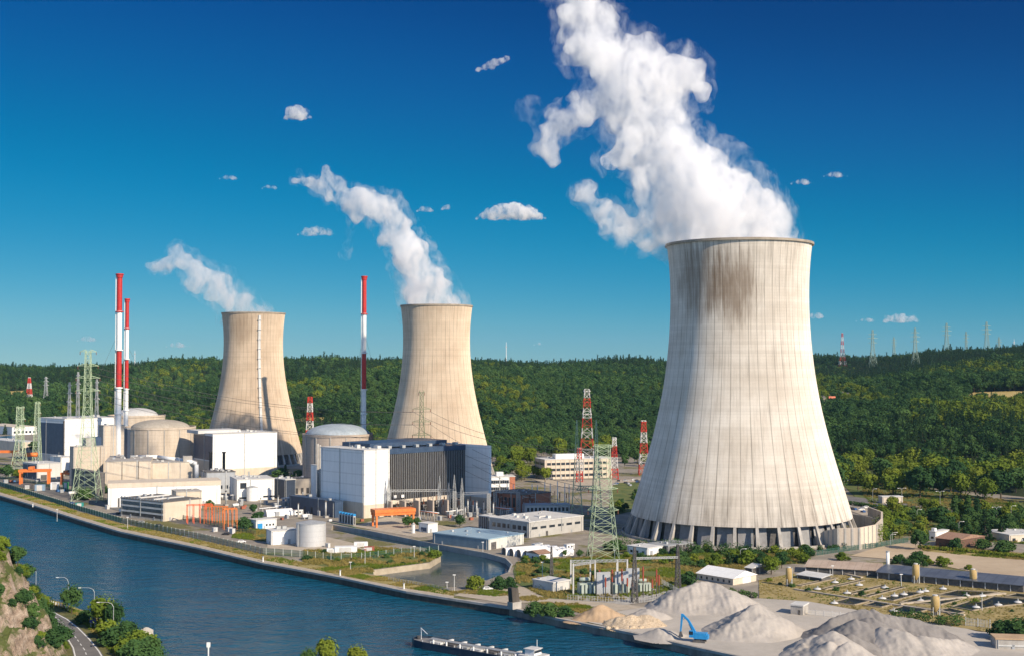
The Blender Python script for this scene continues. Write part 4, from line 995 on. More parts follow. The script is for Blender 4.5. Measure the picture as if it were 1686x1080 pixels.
# pylons along the ridge on the right
RP = [(1387, 548, 2900, 'banded red and white pylon on the ridge nearest the largest tower', 1), (1437, 543, 2850, 'green ridge pylon second from the largest tower', 0), (1472, 555, 3300, 'faint small ridge pylon between the second and third green ones', 0), (1507, 540, 2700, 'green ridge pylon reaching lowest down the wooded slope', 0), (1559, 532, 3000, 'green ridge pylon right of the low flat cloud', 0), (1591, 546, 3300, 'faint small ridge pylon between the two right hand tall ones', 0), (1625, 530, 2950, 'tall green ridge pylon nearest the right edge of the woods', 0), (1645, 555, 3300, 'faintest ridge pylon beside the tall right hand one', 0)]
for px, yt, d, lb, bnd in RP:
    x = XD(px, d, 590); zb = hz(x, d); c = Vector((x, d, zb)); h = HZ(yt, d) - zb; k = d / F
    q = 1.0 if d < 3100 else .62
    pylon('banded_pylon' if bnd else 'pylon', lb, c, h, [(0, 6.5 * k * q), (.45, 2.6 * k * q), (1, .9 * k * q)], [] if bnd else [(h * .66, 7.5 * k * q), (h * .78, 8.5 * k * q), (h * .88, 7 * k * q)], m_bands if bnd else mottled('ridge_steel', C(.24, .33, .27), C(.32, .40, .33), .3, .6), (.42 if bnd else .5), 9, insul=False, group='pylons along the wooded ridge')
for px, yt, d, lb in ((833.5, 563, 2900, 'thin radio mast on the ridge between the two nearer towers'), (222, 577, 2950, 'pale thin mast on the ridge right of the two chimneys'), (1670, 558, 3000, 'thin pale mast on the ridge at the right edge')):
    x = XD(px, d, 590); zb = hz(x, d); h = HZ(yt, d) - zb
    ro = empty('radio_mast', (x, d, zb), 0, lb, 'mast'); MB().tube((0, 0, 0), (0, 0, h), .9, .4, 8).build('pole', m_whitep, ro); MB().box(-2, 2, -.5, .5, h * .8, h * .84).build('antenna', m_galv, ro)
# overhead lines
def cable(label, a, b, sag, r=.11):
    mb = MB(); n = 14
    pts = [a.lerp(b, i / n) - Vector((0, 0, sag * 4 * (i / n) * (1 - i / n))) for i in range(n + 1)]
    for p, q in zip(pts, pts[1:]): mb.tube(p, q, r, n=4, cap=False)
    tag(mb.build('power_line', m_dark), label, 'cable', 'overhead power lines')
A1 = at(143, 825); A2 = at(694, 800, 930); A3 = at(993, 919)
for k, (y1, y2) in enumerate(((643, 716), (622, 694), (602, 673))):
    for s in (-1, 1):
        p = Vector((A1.x + s * 8, A1.y, HZ(y1, A1.y) - 2)); q = Vector((A2.x + s * 6.5, 930, HZ(y2, 930) - 2))
        cable('thin power line from the tallest pylon past the white hall to the tan tower', p, q, 9)
        q2 = Vector((A3.x + s * 5, A3.y, (HZ(735, A3.y), HZ(804, A3.y), HZ(839, A3.y))[2 - k] - 2))
        cable('thin power line crossing in front of the tan cooling tower', q, q2, 7)
# ---- orange gantries
def gantry(name, label, c, rz, L, W, H, th, mat, solid=0.0, hoist=True):
    ro = empty(name, c, rz, label, 'gantry')
    for x in (0, L):
        for y in (0, W): MB().box(x - th / 2, x + th / 2, y - th / 2, y + th / 2, 0, H).build('leg', mat, ro)
    for y in (0, W): MB().box(-th, L + th, y - th * .6, y + th * .6, H, H + th * 1.5).build('beam', mat, ro)
    for x in (0, L): MB().box(x - th * .4, x + th * .4, th * .6, W - th * .6, H, H + th * 1.2).build('cross_beam', mat, ro)
    if solid: MB().box(-th * 1.2, L + th * 1.2, -th, W + th, H + th * 1.5, H + th * 1.5 + solid).build('housing', mat, ro)
    elif hoist: MB().box(L * .3, L * .45, -th, W + th, H + th * 1.5, H + th * 3.2).build('hoist', mat, ro)
    return ro
c = at(33, 797); k = c.y / F
gantry('gantry_crane', 'orange gantry crane nearest the left edge, over the intake screens', c, R_(8), 44 * k, 6, 20 * k, 1.3, m_orange)
c = at(101, 797); k = c.y / F
gantry('gantry_crane', 'small orange gantry beside the green machinery', c, R_(8), 17 * k, 5, 16 * k, .9, m_orange)
c = at(620, 868); k = c.y / F
gantry('gantry_crane', 'orange gantry with a deep housing in front of the glazed hall', c, R_(24), 58 * k * 1.1, 7, 19 * k, 1.0, m_orange, solid=2.0)
def frame_rack(label, c, rz, n, step, W, H, th, mat):
    ro = empty('pipe_rack', c, rz, label, 'rack')
    for i in range(n):
        x = i * step
        for y in (0, W): MB().bar((x, y, 0), (x, y, H), th).build('post', mat, ro)
        MB().bar((x, 0, H), (x, W, H), th).build('cross_beam', mat, ro)
    for y in (0, W): MB().bar((-th / 2, y, H + th / 2), ((n - 1) * step + th / 2, y, H + th / 2), th).build('beam', mat, ro)
    return ro
c = at(309, 862); k = c.y / F
frame_rack('orange red open steel frame of slim posts left of its twin', c, R_(20), 5, 3.6, 6, 10.5, .34, mottled('orange_red_paint', C(.62, .09, .03), C(.72, .14, .05), .6, .5))
c = at(369, 872); k = c.y / F
frame_rack('tall orange open steel frame right of its twin, by the bushes', c, R_(20), 4, 2.4, 5, 11.5, .34, m_orange)
c = at(336, 862)
frame_rack('middle orange open steel frame carrying pipes', c, R_(-8), 5, 3.2, 4, 10, .3, m_orange)
# orange pipework far left
for lb, px0, px1, y, d in (('orange overhead beam at the far left edge', -20, 29, 743, 1180), ('orange horizontal tank near the dark glazed hall', 43, 62, 748, 1160)):
    ro = empty('orange_beam' if 'beam' in lb else 'orange_tank', (XD(px0, d), d, 0), 0, lb, 'beam' if 'beam' in lb else 'tank'); L = XD(px1, d) - XD(px0, d); z = HZ(y, d)
    if 'beam' in lb: MB().box(0, L, -1, 1, z - 1.2, z + 1.2).build('girder', m_orange, ro)
    else: MB().tube((0, 0, z), (L, 0, z), 1.9, n=12).build('drum', m_orange, ro, True)
    for x in (L * .15, L * .85): MB().box(x - .4, x + .4, -.4, .4, 0, z - 1).build('support', m_orange if 'beam' in lb else m_conc2, ro)
# ---- switchyard in front of the glazed hall
def column(label, px, py, ytop, spike, w=.9):
    c = at(px, py); h = HZ(ytop, c.y); hs = HZ(spike, c.y) if spike else h
    ro = empty('gantry_column', c, R_(20), label, 'column', 'lattice columns of the switchyard')
    mb = MB(); n = 9; z = [h * i / n for i in range(n + 1)]; lattice(mb, [w] * (n + 1), z, .2); mb.build('lattice_mast', m_galv, ro)
    if spike: mb = MB(); lattice(mb, [w, w * .5, .08], [h, h + (hs - h) * .5, hs], .16); mb.build('spike', m_galv, ro)
    return ro
SC = [(723.5, 846, 808, 783), (739, 847, 814, 794), (748, 848, 808, 781), (760.5, 848, 812, 786), (804.5, 848, 812, None), (815, 846, 810, None), (853, 846, 810, None), (640, 850, 809, 786)]
NM = ['slim lattice column with a spike, left of four before the dark glazing', 'lattice column with the lowest spike before the dark glazing', 'lattice column with the tallest spike before the dark glazing', 'lattice column with a spike nearest the white end wall', 'lattice column without a spike at the end wall corner', 'lattice column without a spike before the brick hall shade', 'lattice column without a spike before the sunlit brick', 'lattice column at the corner of the white block']
for (px, py, yt, sp), lb in zip(SC, NM): column(lb, px, py, yt, sp)
def truss(label, a, b, th=.16, w=1.0, h=1.1):
    ro = a.copy(); d = b - a; L = d.length; u = d / L; mb = MB(); n = max(4, int(L / 2)); side = Vector((-u.y, u.x, 0)) * w / 2; up = Vector((0, 0, h))
    for i in range(n):
        p, q = u * (L * i / n), u * (L * (i + 1) / n)
        for s in (-1, 1):
            mb.bar(p + side * s, q + side * s, th); mb.bar(p + side * s + up, q + side * s + up, th); mb.bar(p + side * s, q + side * s + up, th * .7)
        mb.bar(p - side, p + side, th * .7)
    tag(mb.build('gantry_beam', m_galv, None, False, ro), label, 'beam', 'lattice beams of the switchyard')
def cz(i): c = at(SC[i][0], SC[i][1]); c.z = HZ(SC[i][2], c.y); return c
truss('lattice beam from the white corner block to the first spiked column', cz(7), cz(0)); truss('lattice beam between the first and the tallest spiked column', cz(0), cz(2)); truss('lattice beam from the lowest spiked column to the end wall', cz(1), cz(4)); truss('lattice beam across the front of the brick hall', cz(5), cz(6))
# transformer bays: wall piers, transformers, bushings
def transformer(name, label, c, rz, s, mat, group=None):
    ro = empty(name, c, rz, label, 'transformer', group)
    MB().box(-3 * s, 3 * s, -1.6 * s, 1.6 * s, .3, 4.2 * s).build('tank', mat, ro)
    MB().tube((-2.6 * s, 0, 5.4 * s), (1.2 * s, 0, 5.4 * s), .7 * s, n=12).build('conservator', mat, ro, True)
    for x in (-2.2, -.8, .6, 2.0): MB().box((x - .45) * s, (x + .45) * s, -2.5 * s, -1.65 * s, .8 * s, 3.8 * s).build('radiator', mat, ro)
    for x in (-2, 0, 2): MB().tube((x * s, .8 * s, 4.2 * s), (x * s, 1.1 * s, 6.9 * s), .28 * s, .14 * s, 8).build('bushing', m_insul, ro)
    return ro
m_trans = mottled('grey_green_paint', C(.30, .35, .30), C(.38, .43, .37), .6, .5, dirt=.2)
for i, px in enumerate((652, 676, 700, 722)):
    c = at(px, 846 - i * .5)
    transformer('transformer', ('transformer nearest the white corner block of the glazed hall', 'transformer behind the orange gantry housing', 'transformer behind the round tree crown', 'transformer below the first spiked column')[i], c, R_(30), .95, m_dark, 'transformers along the glazed hall')
for i, px in enumerate((641, 663, 686, 709, 733, 755)):
    c = at(px, 850 - i * .7)
    tag(MB().box(-.5, .5, -4, 4, 0, 9.5).build('fire_wall', m_pinkconc, None, False, c), ('pinkish fire wall at the white corner block', 'pinkish fire wall just right of the white corner block', 'pinkish fire wall behind the orange gantry', 'pinkish fire wall behind the left round tree', 'pinkish fire wall between spiked columns', 'pinkish fire wall behind the right round tree')[i], 'wall', 'fire walls between the transformers').rotation_euler.z = R_(30)
rr = random.Random(5)
for i in range(110):
    px = rr.uniform(644, 940); py = rr.uniform(826, 848)
    if 895 < px and py > 838: continue
    c = at(px, py)
    if i == 0:
        pr = empty('busbar_post', c, 0, 'slim switchyard post with brown insulator among the gantries', 'post', 'switchyard posts'); MB().tube((0, 0, 0), (0, 0, 5), .16, n=6).build('pole', m_galv, pr); MB().tube((0, 0, 5), (0, 0, 7.4), .24, n=6).build('insulator', m_insul, pr); MB().bar((-1, 0, 7.5), (1, 0, 7.5), .14).build('busbar', m_galv, pr)
    else: copy_tree(pr, c, rz=rr.uniform(0, 3), scale=rr.uniform(.8, 1.5))
for i, (px, yt) in enumerate(((835, 795), (845, 797), (876, 796), (885, 798), (897, 793), (906, 795), (918, 792), (930, 794), (937, 797))):
    d = 850; c = at(px, 815, d); ro = MB().tube((0, 0, 0), (0, 0, HZ(yt, d)), .38, .25, 6)
    if i == 0: pp = tag(ro.build('white_mast', m_whitep, None, False, c), 'slim white mast in the yard before the long office block', 'mast', 'white masts in the switchyard')
    else: copy_tree(pp, c, scale=(1, 1, HZ(yt, d) / HZ(795, d)))
# ---- transformer yard by the river, right of the basin
for i, (px, py, s) in enumerate(((966, 978, 1.15), (988, 977, .9), (1021, 977, 1.15), (1060, 974, .9))):
    transformer('transformer', ('large grey green transformer with a white conservator left of the grey fire walls', 'smaller transformer against the first grey fire wall', 'grey green transformer between the two grey fire walls', 'transformer right of the last grey fire wall')[i], at(px, py), R_(14), s, m_trans, 'transformers in the yard by the river')
for i, (px, py) in enumerate(((1000, 979), (1030, 978), (1048, 972))):
    c = at(px, py); tag(MB().box(-4.6, 1.2, -.3, .3, 0, 9.4).build('fire_wall', m_grey, None, False, c), ('grey fire wall left of three in the transformer yard', 'middle grey fire wall in the transformer yard', 'right grey fire wall in the transformer yard')[i], 'wall', 'grey fire walls').rotation_euler.z = R_(14)
def apost(label, px, py, ytop, w=1.1):
    c = at(px, py); h = HZ(ytop, c.y); ro = empty('lattice_post', c, R_(12), label, 'post'); mb = MB(); n = 9
    z = [h * i / n for i in range(n + 1)]; lattice(mb, [w * (1 - .7 * i / n) for i in range(n + 1)], z, .24); mb.build('lattice_mast', m_dark, ro); MB().box(-.5, .5, -.5, .5, 0, .5).build('footing', m_conc2, ro)
    c2 = c.copy(); c2.z = h; return c2
p1 = apost('dark tapering lattice post before the left end of the gravel heaps', 1045, 992, 900); p2 = apost('dark tapering lattice post beside the farthest gravel heap', 1116, 972, 896); p3 = apost('thin dark lattice post in the scrub beside the tents', 908, 955, 899, .7)
for a_, b_, lb in ((p1, p2, 'light beam between the two dark tapering posts'),):
    a_ = a_.copy(); b_ = b_.copy(); a_.z = HZ(920, a_.y); b_.z = HZ(918, b_.y); truss(lb, a_, b_, .2, .7, .6)
for i, (px, py, yt) in enumerate(((944, 979, 927), (940, 962, 921), (972, 958, 922), (980, 966, 922), (1017, 958, 920), (1033, 962, 920), (1016, 975, 926))):
    c = at(px, py); h = HZ(yt, c.y)
    tag(MB().box(-.3, .3, -.3, .3, 0, h).build('steel_post', m_ltgrey, None, False, c), ('pale post at the left front of the transformer yard', 'pale post at the left back of the transformer yard', 'pale post behind the large transformer', 'pale post right behind the large transformer', 'pale post behind the middle fire wall', 'pale post at the right back of the yard', 'pale post in front of the middle transformer')[i], 'post', 'pale posts in the transformer yard')
def pz(px, py, yt): c = at(px, py); c.z = HZ(yt, c.y) - 1; return c
truss('pale lattice beam along the back of the transformer yard', pz(940, 962, 921), pz(1033, 962, 920), .2, .6, .8); truss('pale lattice beam across the left of the transformer yard', pz(944, 979, 927), pz(980, 966, 922), .2, .6, .6)
for i, (px, py, yt) in enumerate(((987, 979, 938), (1008, 982, 937), (1024, 980, 936), (1033, 981, 951), (1059, 984, 932), (1074, 984, 953), (1081, 983, 937), (1085, 983, 946), (997, 985, 950), (1041, 986, 955))):
    c = at(px, py); h = HZ(yt, c.y); ro = empty('insulator_post', c, 0, 'red brown insulator post standing in the transformer yard', 'post', 'insulator posts in the transformer yard')
    MB().tube((0, 0, 0), (0, 0, h * .55), .2, n=6).build('pole', m_dark, ro); MB().tube((0, 0, h * .55), (0, 0, h), .34, n=8).build('insulator', mottled('red_insulator', C(.25, .05, .03), C(.33, .08, .05), 1, .35), ro)
# ================================================================ yard surfaces, river edge, fences, near bank
EZ = [0.02]
def patch(name, pix, mat, z=None, base=0.0):
    EZ[0] += .012; zz = base + (EZ[0] if z is None else z)
    return struct(sheet(name, [P(x, y, 0) for x, y in pix], zz, mat))
m_dryg = mottled('dry_grass', C(.20, .165, .055), C(.36, .29, .11), .25, .95, detail=6)
m_grass = mottled('mixed_grass', C(.055, .095, .022), C(.15, .155, .045), .10, .95, detail=6)
m_path = mottled('pale_towpath', C(.34, .29, .22), C(.44, .38, .30), .3, .95)
m_gravelp = mottled('pale_stone_dust', C(.36, .33, .285), C(.46, .42, .365), .06, .95, detail=6)
m_sandlot = mottled('sandy_lot', C(.36, .28, .19), C(.46, .37, .26), .03, .95, detail=6)
m_road = mottled('road_asphalt', C(.13, .125, .12), C(.18, .17, .16), .15, .9)
m_line = mottled('road_paint', C(.60, .60, .57), C(.72, .72, .69), .8, .7)
def band(pix, up):        # strip of ground between the quay line and the same line moved up by some pixels
    return pix + [(x, y - u) for (x, y), u in zip(reversed(pix), reversed(up))]
qp = [(x, y - 1.2) for x, y in QUAY[3:12]]
patch('towpath', band(qp, [5.5] * len(qp)), m_path)
qg = [(x, y - 4.5) for x, y in QUAY[3:12]]
patch('grass_verge', band(qg, [9, 9, 8, 8, 8, 9, 9, 9, 8]), m_dryg)
patch('grass_verge', [(530, 930), (560, 938), (615, 946), (680, 956), (735, 967), (700, 972), (640, 962), (580, 951), (535, 941)], m_dryg)
patch('grass_verge', [(500, 906), (560, 903), (620, 900), (680, 905), (722, 909), (724, 915), (707, 925), (667, 930), (613, 937), (615, 945), (560, 938), (500, 925)], m_grass)
patch('access_road', [(0, 795), (60, 806), (130, 824), (200, 842), (330, 868), (440, 892), (540, 905), (540, 899), (440, 884), (330, 860), (200, 833), (130, 815), (60, 798), (0, 787)], m_asph)
patch('yard_apron', [(440, 902), (600, 915), (612, 900), (540, 884), (440, 876)], m_path)
patch('grass_verge', [(380, 885), (445, 892), (440, 872), (395, 868)], m_grass)
patch('concrete_apron', [(580, 866), (690, 885), (770, 872), (640, 850)], m_path)
# strip between basin and river, wide grassy ground by the tents
patch('grass_verge', [(745, 975), (845, 985), (920, 1000), (1040, 1030), (1044, 1018), (960, 995), (860, 978), (790, 968)], m_dryg)
patch('gravel_lot', [(748, 980), (770, 971), (860, 966), (960, 972), (1010, 990), (1060, 1000), (1000, 1008), (900, 990), (840, 994)], m_path)
patch('grass_verge', [(850, 925), (900, 920), (1000, 915), (1150, 908), (1330, 905), (1330, 925), (1150, 945), (1120, 975), (1000, 990), (900, 985), (850, 960), (845, 940)], m_grass)
patch('gravel_lot', [(935, 985), (1040, 960), (1090, 962), (1110, 985), (1030, 996)], mottled('yard_gravel', C(.30, .28, .25), C(.40, .38, .34), .3, .95))
patch('gravel_lot', [(940, 1018), (1040, 1040), (1144, 1064), (1230, 1082), (1400, 1118), (1800, 1130), (1760, 1050), (1610, 1040), (1500, 1010), (1330, 985), (1250, 985), (1060, 1000)], m_gravelp)
patch('sandy_lot', [(1400, 915), (1470, 893), (1520, 897), (1690, 920), (1760, 930), (1760, 955), (1620, 945), (1520, 925)], m_sandlot)
patch('grass_verge', [(1515, 900), (1600, 903), (1760, 917), (1760, 927), (1620, 917), (1520, 907)], m_dryg)
patch('grass_verge', [(1250, 985), (1330, 990), (1500, 1020), (1620, 1040), (1700, 1040), (1720, 980), (1600, 960), (1450, 948), (1300, 945), (1250, 955)], mottled('farm_dry_grass', C(.22, .175, .07), C(.36, .28, .12), .12, .95, detail=6))
patch('grass_verge', [(1380, 790), (1500, 800), (1700, 830), (1760, 900), (1600, 890), (1470, 880), (1440, 850)], m_grass)
patch('car_park', [(1392, 838), (1440, 832), (1490, 836), (1480, 845), (1420, 848)], m_path)
patch('road', [(1385, 815), (1440, 822), (1520, 832), (1620, 842), (1760, 858), (1760, 864), (1620, 848), (1500, 838), (1430, 829), (1385, 822)], m_road)
patch('gravel_lot', [(880, 790), (1020, 790), (1090, 785), (1085, 800), (1010, 806), (900, 800)], m_path)
patch('grass_verge', [(1010, 795), (1060, 793), (1050, 840), (1000, 850)], m_grass)
patch('river', [(-60, 724), (27, 716), (21, 735), (-60, 748)], m_river, z=.3)
# ---- fences along the river
def fence(name, label, pts, h, mat, step=3.0, postw=.22, pick=.75, pmat=None, z=0.0):
    ro = empty(name, (pts[0][0], pts[0][1], z), 0, label, 'fence'); o = Vector((pts[0][0], pts[0][1], 0))
    L = [0.0]; pts = [Vector((p[0], p[1], 0)) for p in pts]
    for a, b in zip(pts, pts[1:]): L.append(L[-1] + (b - a).length)
    def at_(s):
        s = min(s, L[-1] - 1e-4); i = max(k for k in range(len(L)) if L[k] <= s); t = (s - L[i]) / (L[i + 1] - L[i]); return pts[i].lerp(pts[i + 1], t) - o
    n = int(L[-1] / pick); mb = MB()
    for i in range(n):
        p = at_(i * pick); mb.box(p.x - .07, p.x + .07, p.y - .07, p.y + .07, .1, h * .96)
    m_ = int(L[-1] / step)
    for i in range(m_):
        a, b = at_(i * step), at_((i + 1) * step)
        for zz in (.25, h * .5, h * .93): mb.bar(a + Vector((0, 0, zz)), b + Vector((0, 0, zz)), .10)
    mb.build('fence_panel', mat, ro)
    for i in range(min(100, m_ + 1)):
        p = at_(i * L[-1] / min(99, m_)) if m_ else at_(0); MB().box(p.x - postw / 2, p.x + postw / 2, p.y - postw / 2, p.y + postw / 2, 0, h * 1.08).build('post', pmat or mat, ro)
    return ro
m_fpost = mottled('pale_fence_post', C(.36, .40, .36), C(.48, .52, .47), .5, .6)
fl = [(x, y - 14) for x, y in QUAY[3:10]]
fence('metal_fence', 'long dark green fence following the river bank past the workshop', [P(x, y) for x, y in [(0, 799)] + fl[1:6] + [(490, 916), (545, 922)]], 3.2, m_fence, 4.6, .26, .55, m_fpost)
fence('metal_fence', 'dark green fence on the grassy spit beside the silver tank', [P(x, y) for x, y in ((545, 921), (600, 920), (660, 912), (722, 908))], 3.0, m_fence, 4.5, .24, .6, m_fpost)
fence('metal_fence', 'inner green fence behind the riverside road', [P(x, y) for x, y in ((0, 788), (60, 797), (130, 814), (200, 832), (270, 848), (330, 860), (420, 880))], 2.6, m_fence, 5, .2, .8, m_fence)
fence('metal_fence', 'thin grey fence round the transformer yard', [P(x, y) for x, y in ((935, 988), (1000, 992), (1060, 992), (1118, 978), (1090, 962))], 2.4, m_galv, 4, .16, 1.1)
fence('metal_fence', 'green fence below the curved concrete wall', [P(x, y) for x, y in ((1345, 914), (1400, 906), (1450, 900), (1495, 892))], 2.6, m_fence, 4, .2, .5)
fence('metal_fence', 'grey fence behind the gravel heaps', [P(x, y) for x, y in ((1330, 1012), (1390, 1018), (1440, 1022))], 2.2, m_ltgrey, 3, .16, .4)
fence('metal_fence', 'low wire fence on the towpath in front of the basin', [P(x, y) for x, y in ((640, 955), (700, 965), (745, 974))], 1.4, m_galv, 3, .12, 1.5)
fence('metal_gate', 'dark barred gate beside the big bush at the right edge', [P(x, y) for x, y in ((1590, 1030), (1630, 1034))], 3.0, m_galv, 3, .3, .5)
# quay fittings
for i, (px, py, lb) in enumerate(((54, 836, 'white quay marker nearest the left edge'), (433, 926, 'stone ladder notch on the quay halfway along the river'), (560, 949, 'white mooring dolphin on the dark quay face'), (665, 971, 'white post on the towpath before the basin'))):
    c = at(px, py - 2); ro = empty('mooring_post', c, 0, lb, 'post'); MB().tube((0, 0, 0), (0, 0, 2.2), .35, .28, 8).build('post', m_whitep, ro); MB().tube((0, 0, 2.2), (0, 0, 2.5), .5, n=8).build('cap', m_galv, ro)
c = at(847, 1001); ro = empty('mooring_block', c, R_(40), 'dark leaning concrete block standing at the quay edge', 'block')
MB().hexa([(-2.2, -1.6, 0), (2.2, -1.6, 0), (2.2, 1.6, 0), (-2.2, 1.6, 0)], [(-2.2, -1.6, 2.6), (2.2, -1.6, 2.6), (2.2, 1.6, 2.6), (-2.2, 1.6, 2.6)]).build('footing', m_conc2, ro)
MB().hexa([(-1.9, -1.2, 2.6), (1.7, -1.2, 2.6), (1.7, 1.2, 2.6), (-1.9, 1.2, 2.6)], [(-2.5, -1.3, 8.2), (.8, -1.3, 7.8), (.8, 1.1, 7.8), (-2.5, 1.1, 8.2)]).build('block', m_sheetpile, ro)
# curved wall right of the largest tower
wp = [P(x, y) for x, y in ((1341, 897), (1357, 899), (1380, 903), (1415, 904), (1442, 900), (1452, 889), (1452, 874), (1430, 862))]
ro = empty('curved_wall', wp[0], 0, 'high curved pale concrete wall of slabs beside the largest tower foot', 'wall')
MB().wallpath(rel(wp, wp[0]), .8, 0, [3.5, 8, 10.5, 11, 11.5, 11.5, 11, 10]).build('wall', mottled('pale_slab_wall', C(.50, .42, .33), C(.60, .51, .41), .15, .9, stretch=(1, 1, .2), dirt=.2), ro)
for a_, b_, h0, h1 in zip(wp, wp[1:], [3.5, 8, 10.5, 11, 11.5, 11.5, 11], [8, 10.5, 11, 11.5, 11.5, 11, 10]):
    n = max(1, int((b_ - a_).length / 3.0))
    for i in range(n):
        p = a_.lerp(b_, i / n) - wp[0]; d_ = (b_ - a_).normalized(); MB().bar(p + Vector((0, 0, 0)), p + Vector((0, 0, h0 + (h1 - h0) * i / n - .1)), 1.05).build('slab_joint', m_conc2, ro)
MB().wallpath(rel([P(1400, 868), P(1425, 872), P(1448, 878)], wp[0]), .5, 0, 8).build('inner_wall', m_conc2, ro)

# ---------------------------------------------------------------- gravel heaps
def heap(name, label, peaks, slope, mats, seed, res=.45, wob=.5, base=-.05, cat='heap'):
    """dumped material: ridge lines (point, crest height) joined two by two, falling off at the angle of repose, with gullies"""
    xs = [p.x for p, h in peaks]; ys = [p.y for p, h in peaks]; rm = max(h for p, h in peaks) / slope + 2.5
    x0, x1, y0, y1 = min(xs) - rm, max(xs) + rm, min(ys) - rm, max(ys) + rm
    nx, ny = int((x1 - x0) / res), int((y1 - y0) / res); o = Vector(((x0 + x1) / 2, (y0 + y1) / 2, 0))
    X, Y = np.meshgrid(x0 + np.arange(nx + 1) * res, y0 + np.arange(ny + 1) * res)
    wx = np.array([[mnoise.noise(Vector((x * .09, y * .09, seed))) for x in X[0]] for y in Y[:, 0]]); wy = np.array([[mnoise.noise(Vector((x * .09, y * .09, seed + 20))) for x in X[0]] for y in Y[:, 0]])
    Xw = X + wx * 2.6; Yw = Y + wy * 2.6; Z = np.full(X.shape, -3.0)
    segs = [(peaks[i], peaks[i + 1]) for i in range(len(peaks) - 1) if (peaks[i][0] - peaks[i + 1][0]).length < 9] + [(p, p) for p in peaks]
    for (p, hp), (q, hq) in segs:
        dx, dy = q.x - p.x, q.y - p.y; L2 = dx * dx + dy * dy
        t = np.clip(((Xw - p.x) * dx + (Yw - p.y) * dy) / L2, 0, 1) if L2 > .01 else 0 * X
        R = np.hypot(Xw - p.x - t * dx, Yw - p.y - t * dy); h = hp + (hq - hp) * t
        f = h - slope * (np.sqrt(R * R + .8) - .6)
        f = np.where(f < h * .22, h * .22 - (h * .22 - f) * .82, f)
        k = 1.0; Z = np.maximum(Z, f) + k * .25 * np.exp(-np.abs(Z - f) / k) * 0
    fine = np.array([[mnoise.fractal(Vector((x * .30, y * .30, seed)), .9, 2.0, 4) for x in X[0]] for y in Y[:, 0]])
    gul = np.array([[mnoise.noise(Vector((x * .85, y * .22, seed + 5))) for x in X[0]] for y in Y[:, 0]])
    Z = Z + (wob * fine * .75 + .32 * gul) * np.clip(Z / 2, 0, 1)
    Z = Z * .93
    Z = np.where(Z < .5, base + np.minimum(Z, .5) * (Z > 0) * .9 + np.minimum(Z, 0) * .6, Z)
    w_ = nx + 1; V = np.stack([X - o.x, Y - o.y, Z], -1).reshape(-1, 3); keep = (Z > base - .4).reshape(-1); mb = MB(); fs = []
    for j in range(ny):
        for i in range(nx):
            k = j * w_ + i
            if keep[k] or keep[k + 1] or keep[k + w_] or keep[k + w_ + 1]: fs.append((k, k + 1, k + w_ + 1, k + w_))
    used = sorted({k for f in fs for k in f}); mp = {k: i for i, k in enumerate(used)}
    mb.add([V[k].tolist() for k in used], [tuple(mp[k] for k in f) for f in fs])
    ob = mb.build(name, mats, None, True, o); return tag(ob, label, cat)
m_hg = mottled('grey_gravel', C(.17, .158, .148), C(.25, .232, .215), .11, .95, detail=8, bump=.6)
m_hl = mottled('pale_grey_gravel', C(.31, .285, .255), C(.41, .375, .335), .12, .95, detail=8, bump=.6)
m_hs = mottled('tan_sand', C(.36, .25, .15), C(.46, .33, .21), .2, .95, detail=8, bump=.6)
m_rub = mottled('tan_rubble', C(.30, .23, .15), C(.62, .50, .36), 1.6, .95, detail=8, bump=1.0)
G = lambda x, y: P(x, y)
heap('gravel_heap', 'broad grey gravel heap farthest back, with a long flat top', [(G(1122, 1000), 8.6), (G(1142, 999), 10.4), (G(1163, 999), 10.6), (G(1180, 1000), 10.2), (G(1200, 1003), 8.6), (G(1105, 1003), 6.0), (G(1216, 1006), 6)], .62, m_hl, 1.3)
heap('gravel_heap', 'sharp peaked grey gravel heap in the middle', [(G(1238, 1040), 10.4), (G(1246, 1038), 9.9), (G(1226, 1043), 8.6), (G(1198, 1046), 5.2), (G(1256, 1037), 8.6), (G(1275, 1036), 5.6)], .62, m_hl, 4.1)
heap('gravel_heap', 'large dark grey gravel heap with several crests at the lower right', [(G(1425, 1046), 10.2), (G(1400, 1047), 8.8), (G(1375, 1050), 7.5), (G(1440, 1046), 10.0), (G(1465, 1046), 8.0), (G(1490, 1048), 7.5), (G(1520, 1050), 6.0), (G(1550, 1052), 4.5), (G(1412, 1062), 9.3), (G(1404, 1075), 7.0), (G(1430, 1058), 9.0)], .60, m_hg, 7.7)
heap('gravel_heap', 'pale fresh gravel heap leaning against the dark crested one, left lobe', [(G(1375, 1078), 8.6), (G(1362, 1088), 7.2), (G(1345, 1072), 6.0), (G(1325, 1080), 4.2), (G(1398, 1092), 7.4)], .60, m_hl, 9.2)
heap('gravel_heap', 'pale fresh gravel heap in front of the dark crested one, right lobe', [(G(1490, 1074), 7.4), (G(1460, 1068), 7.8), (G(1520, 1076), 6.2), (G(1555, 1072), 4.5), (G(1580, 1066), 3.2)], .55, m_hl, 11.9)
heap('gravel_heap', 'small pale gravel mound behind the blue excavator', [(G(1062, 1016), 3.8), (G(1078, 1017), 2.6)], .5, m_hl, 2.2)
heap('gravel_heap', 'small gravel mound left of the blue excavator at the quay', [(G(1086, 1047), 3.2), (G(1100, 1048), 2.8)], .5, m_hl, 5.2)
heap('sand_heap', 'tan sand heap left of the rubble on the quay', [(G(985, 1017), 5.3), (G(993, 1017), 5.0), (G(964, 1019), 2.8), (G(972, 1018), 3.4), (G(1004, 1017), 3.6)], .56, m_hs, 6.2)
